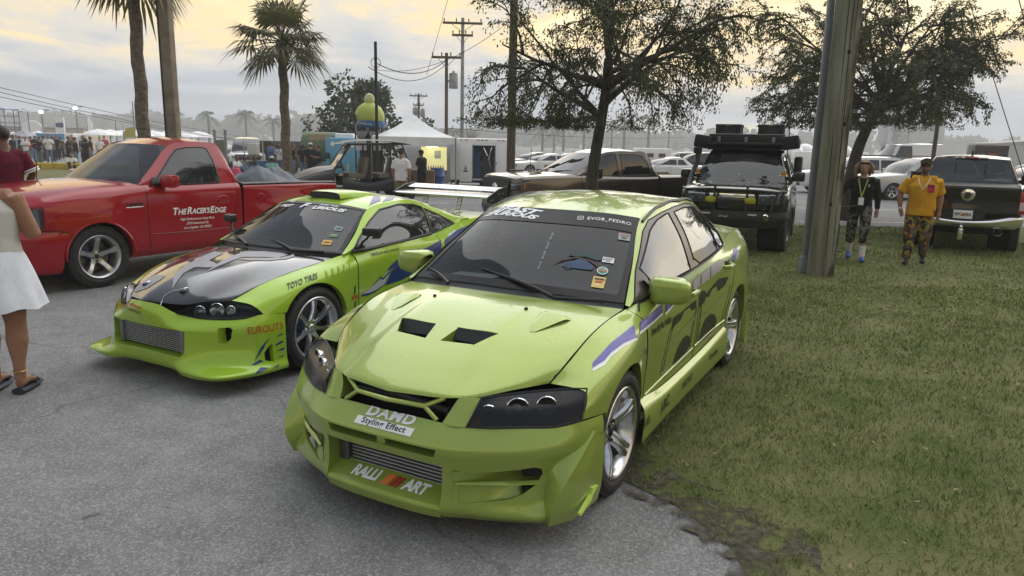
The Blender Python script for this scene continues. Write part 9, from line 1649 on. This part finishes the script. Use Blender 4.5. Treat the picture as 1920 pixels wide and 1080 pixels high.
  if i == 2:
   for q in (-.5, .3): PB().lathe([(.74, -.12), (.80, 0), (.74, .12)], 20, 'X', c=(-.6 + q, 0, 1.65)).done('red_band', REDLENS, root)
  for x in (1.4, -.8, -1.6):
   for y in (.7, -.7): PB().lathe([(0, -.12), (.38, -.12), (.38, .12), (0, .12)], 14, 'Y', c=(x, y, .38)).done('wheel', RUBBER, root)
 c = P(1712, 300, 260); zt = P(1712, 188, 84).z; root = thing('batch_plant', 'tall pale concrete plant tower with a lattice side frame in the haze', 'building', (c.x, 260, 0), R(-12), scale=2.95); wm = mat('plant_wall', (.42, .43, .44), .8); PB().box((.6, 2, zt / 2), (4.9, 4, zt)).done('wall', wm, root)
 for x, z in ((1.6, 3.6), (1.9, 1.6), (1.7, 5.4)): PB().box((x, -.02, z), (.45, .08, .8)).done('window', mat('dark_pane'), root)
 PB().lathe([(0, .8), (.9, 2.0), (.9, zt - 1.2), (0, zt - .9)], 20, 'Z', c=(-3.0, 1.5, 0)).done('silo', wm, root); fr = PB()
 for x in (-2.2, -1.0):
  for y in (-.6, .6): fr.tube([(x, y, 0), (x, y, zt - 1.5)], .07, 5)
 for z in np.arange(.8, zt - 1.4, .9): fr.tube([(-2.2, -.6, z), (-1.0, -.6, z)], .05, 4).tube([(-2.2, -.6, z), (-1.0, -.6, z + .9)], .04, 4)
 fr.done('lattice_frame', mat('rust_steel', (.22, .19, .13), .8), root); PB().tube([(-2.9, 0, 0), (-2.9, 0, zt - .4)], .28, 12).done('pipe', wm, root)
 c = P(1858, 295, 40); root = thing('black_kiosk', 'black and copper panelled kiosk trailer behind the black pickup', 'kiosk', (c.x, 40, 0), R(-14)); z1 = P(1858, 276, 40).z; PB().box((0, .6, (z1 + .25) / 2 + .1), (1.65, 1.2, z1 - .25), bev=.02).done('body', mat('kiosk_black', (.018, .016, .015), .4), root); PB().box((.05, -.015, z1 * .6), (.42, .04, z1 * .5)).done('copper_panel', mat('copper', (.28, .10, .035), .35, .6), root); PB().box((.1, .5, z1 + .03), (1.2, 1.0, .06)).done('roof_trim', mat('copper'), root); decal('kiosk_lettering', tx('RATC', .16, 0, .03), None, (-.5, -.03, z1 - .45), (1, 0, 0), (0, 0, 1), WHITE, root, .01); PB().box((0, .6, .2), (1.4, .9, .1)).done('chassis', BLACK, root)
 for x in (-.5, .5): PB().lathe([(0, -.08), (.22, -.08), (.22, .08), (0, .08)], 12, 'Y', c=(x, .1, .22)).done('wheel', RUBBER, root)
 c = P(1905, 300, 100); root = thing('grey_shed', 'long pale grey shed beyond the black kiosk', 'building', (c.x, 100, 0)); PB().box((3, 3, 1.6), (12, 6, 3.2)).done('wall', mat('plant_wall'), root); PB().prism([(-3.2, 3.2), (9.2, 3.2), (9.2, 3.35), (3, 3.9), (-3.2, 3.35)], -.1, 6.1, 'y').done('roof', mat('roof_grey'), root)
build_ground(); build_plants(); build_poles()
SED = build_sedan(); build_coupe(); build_red_pickup(); build_tarp()
build_grey_pickup(); build_black_pickup(); build_overlander(); build_lot_cars()
build_stalls(); build_buggy(); build_far(); build_people(); build_bicycle()
build_haze()
bpy.data.scenes.remove(_TMP)
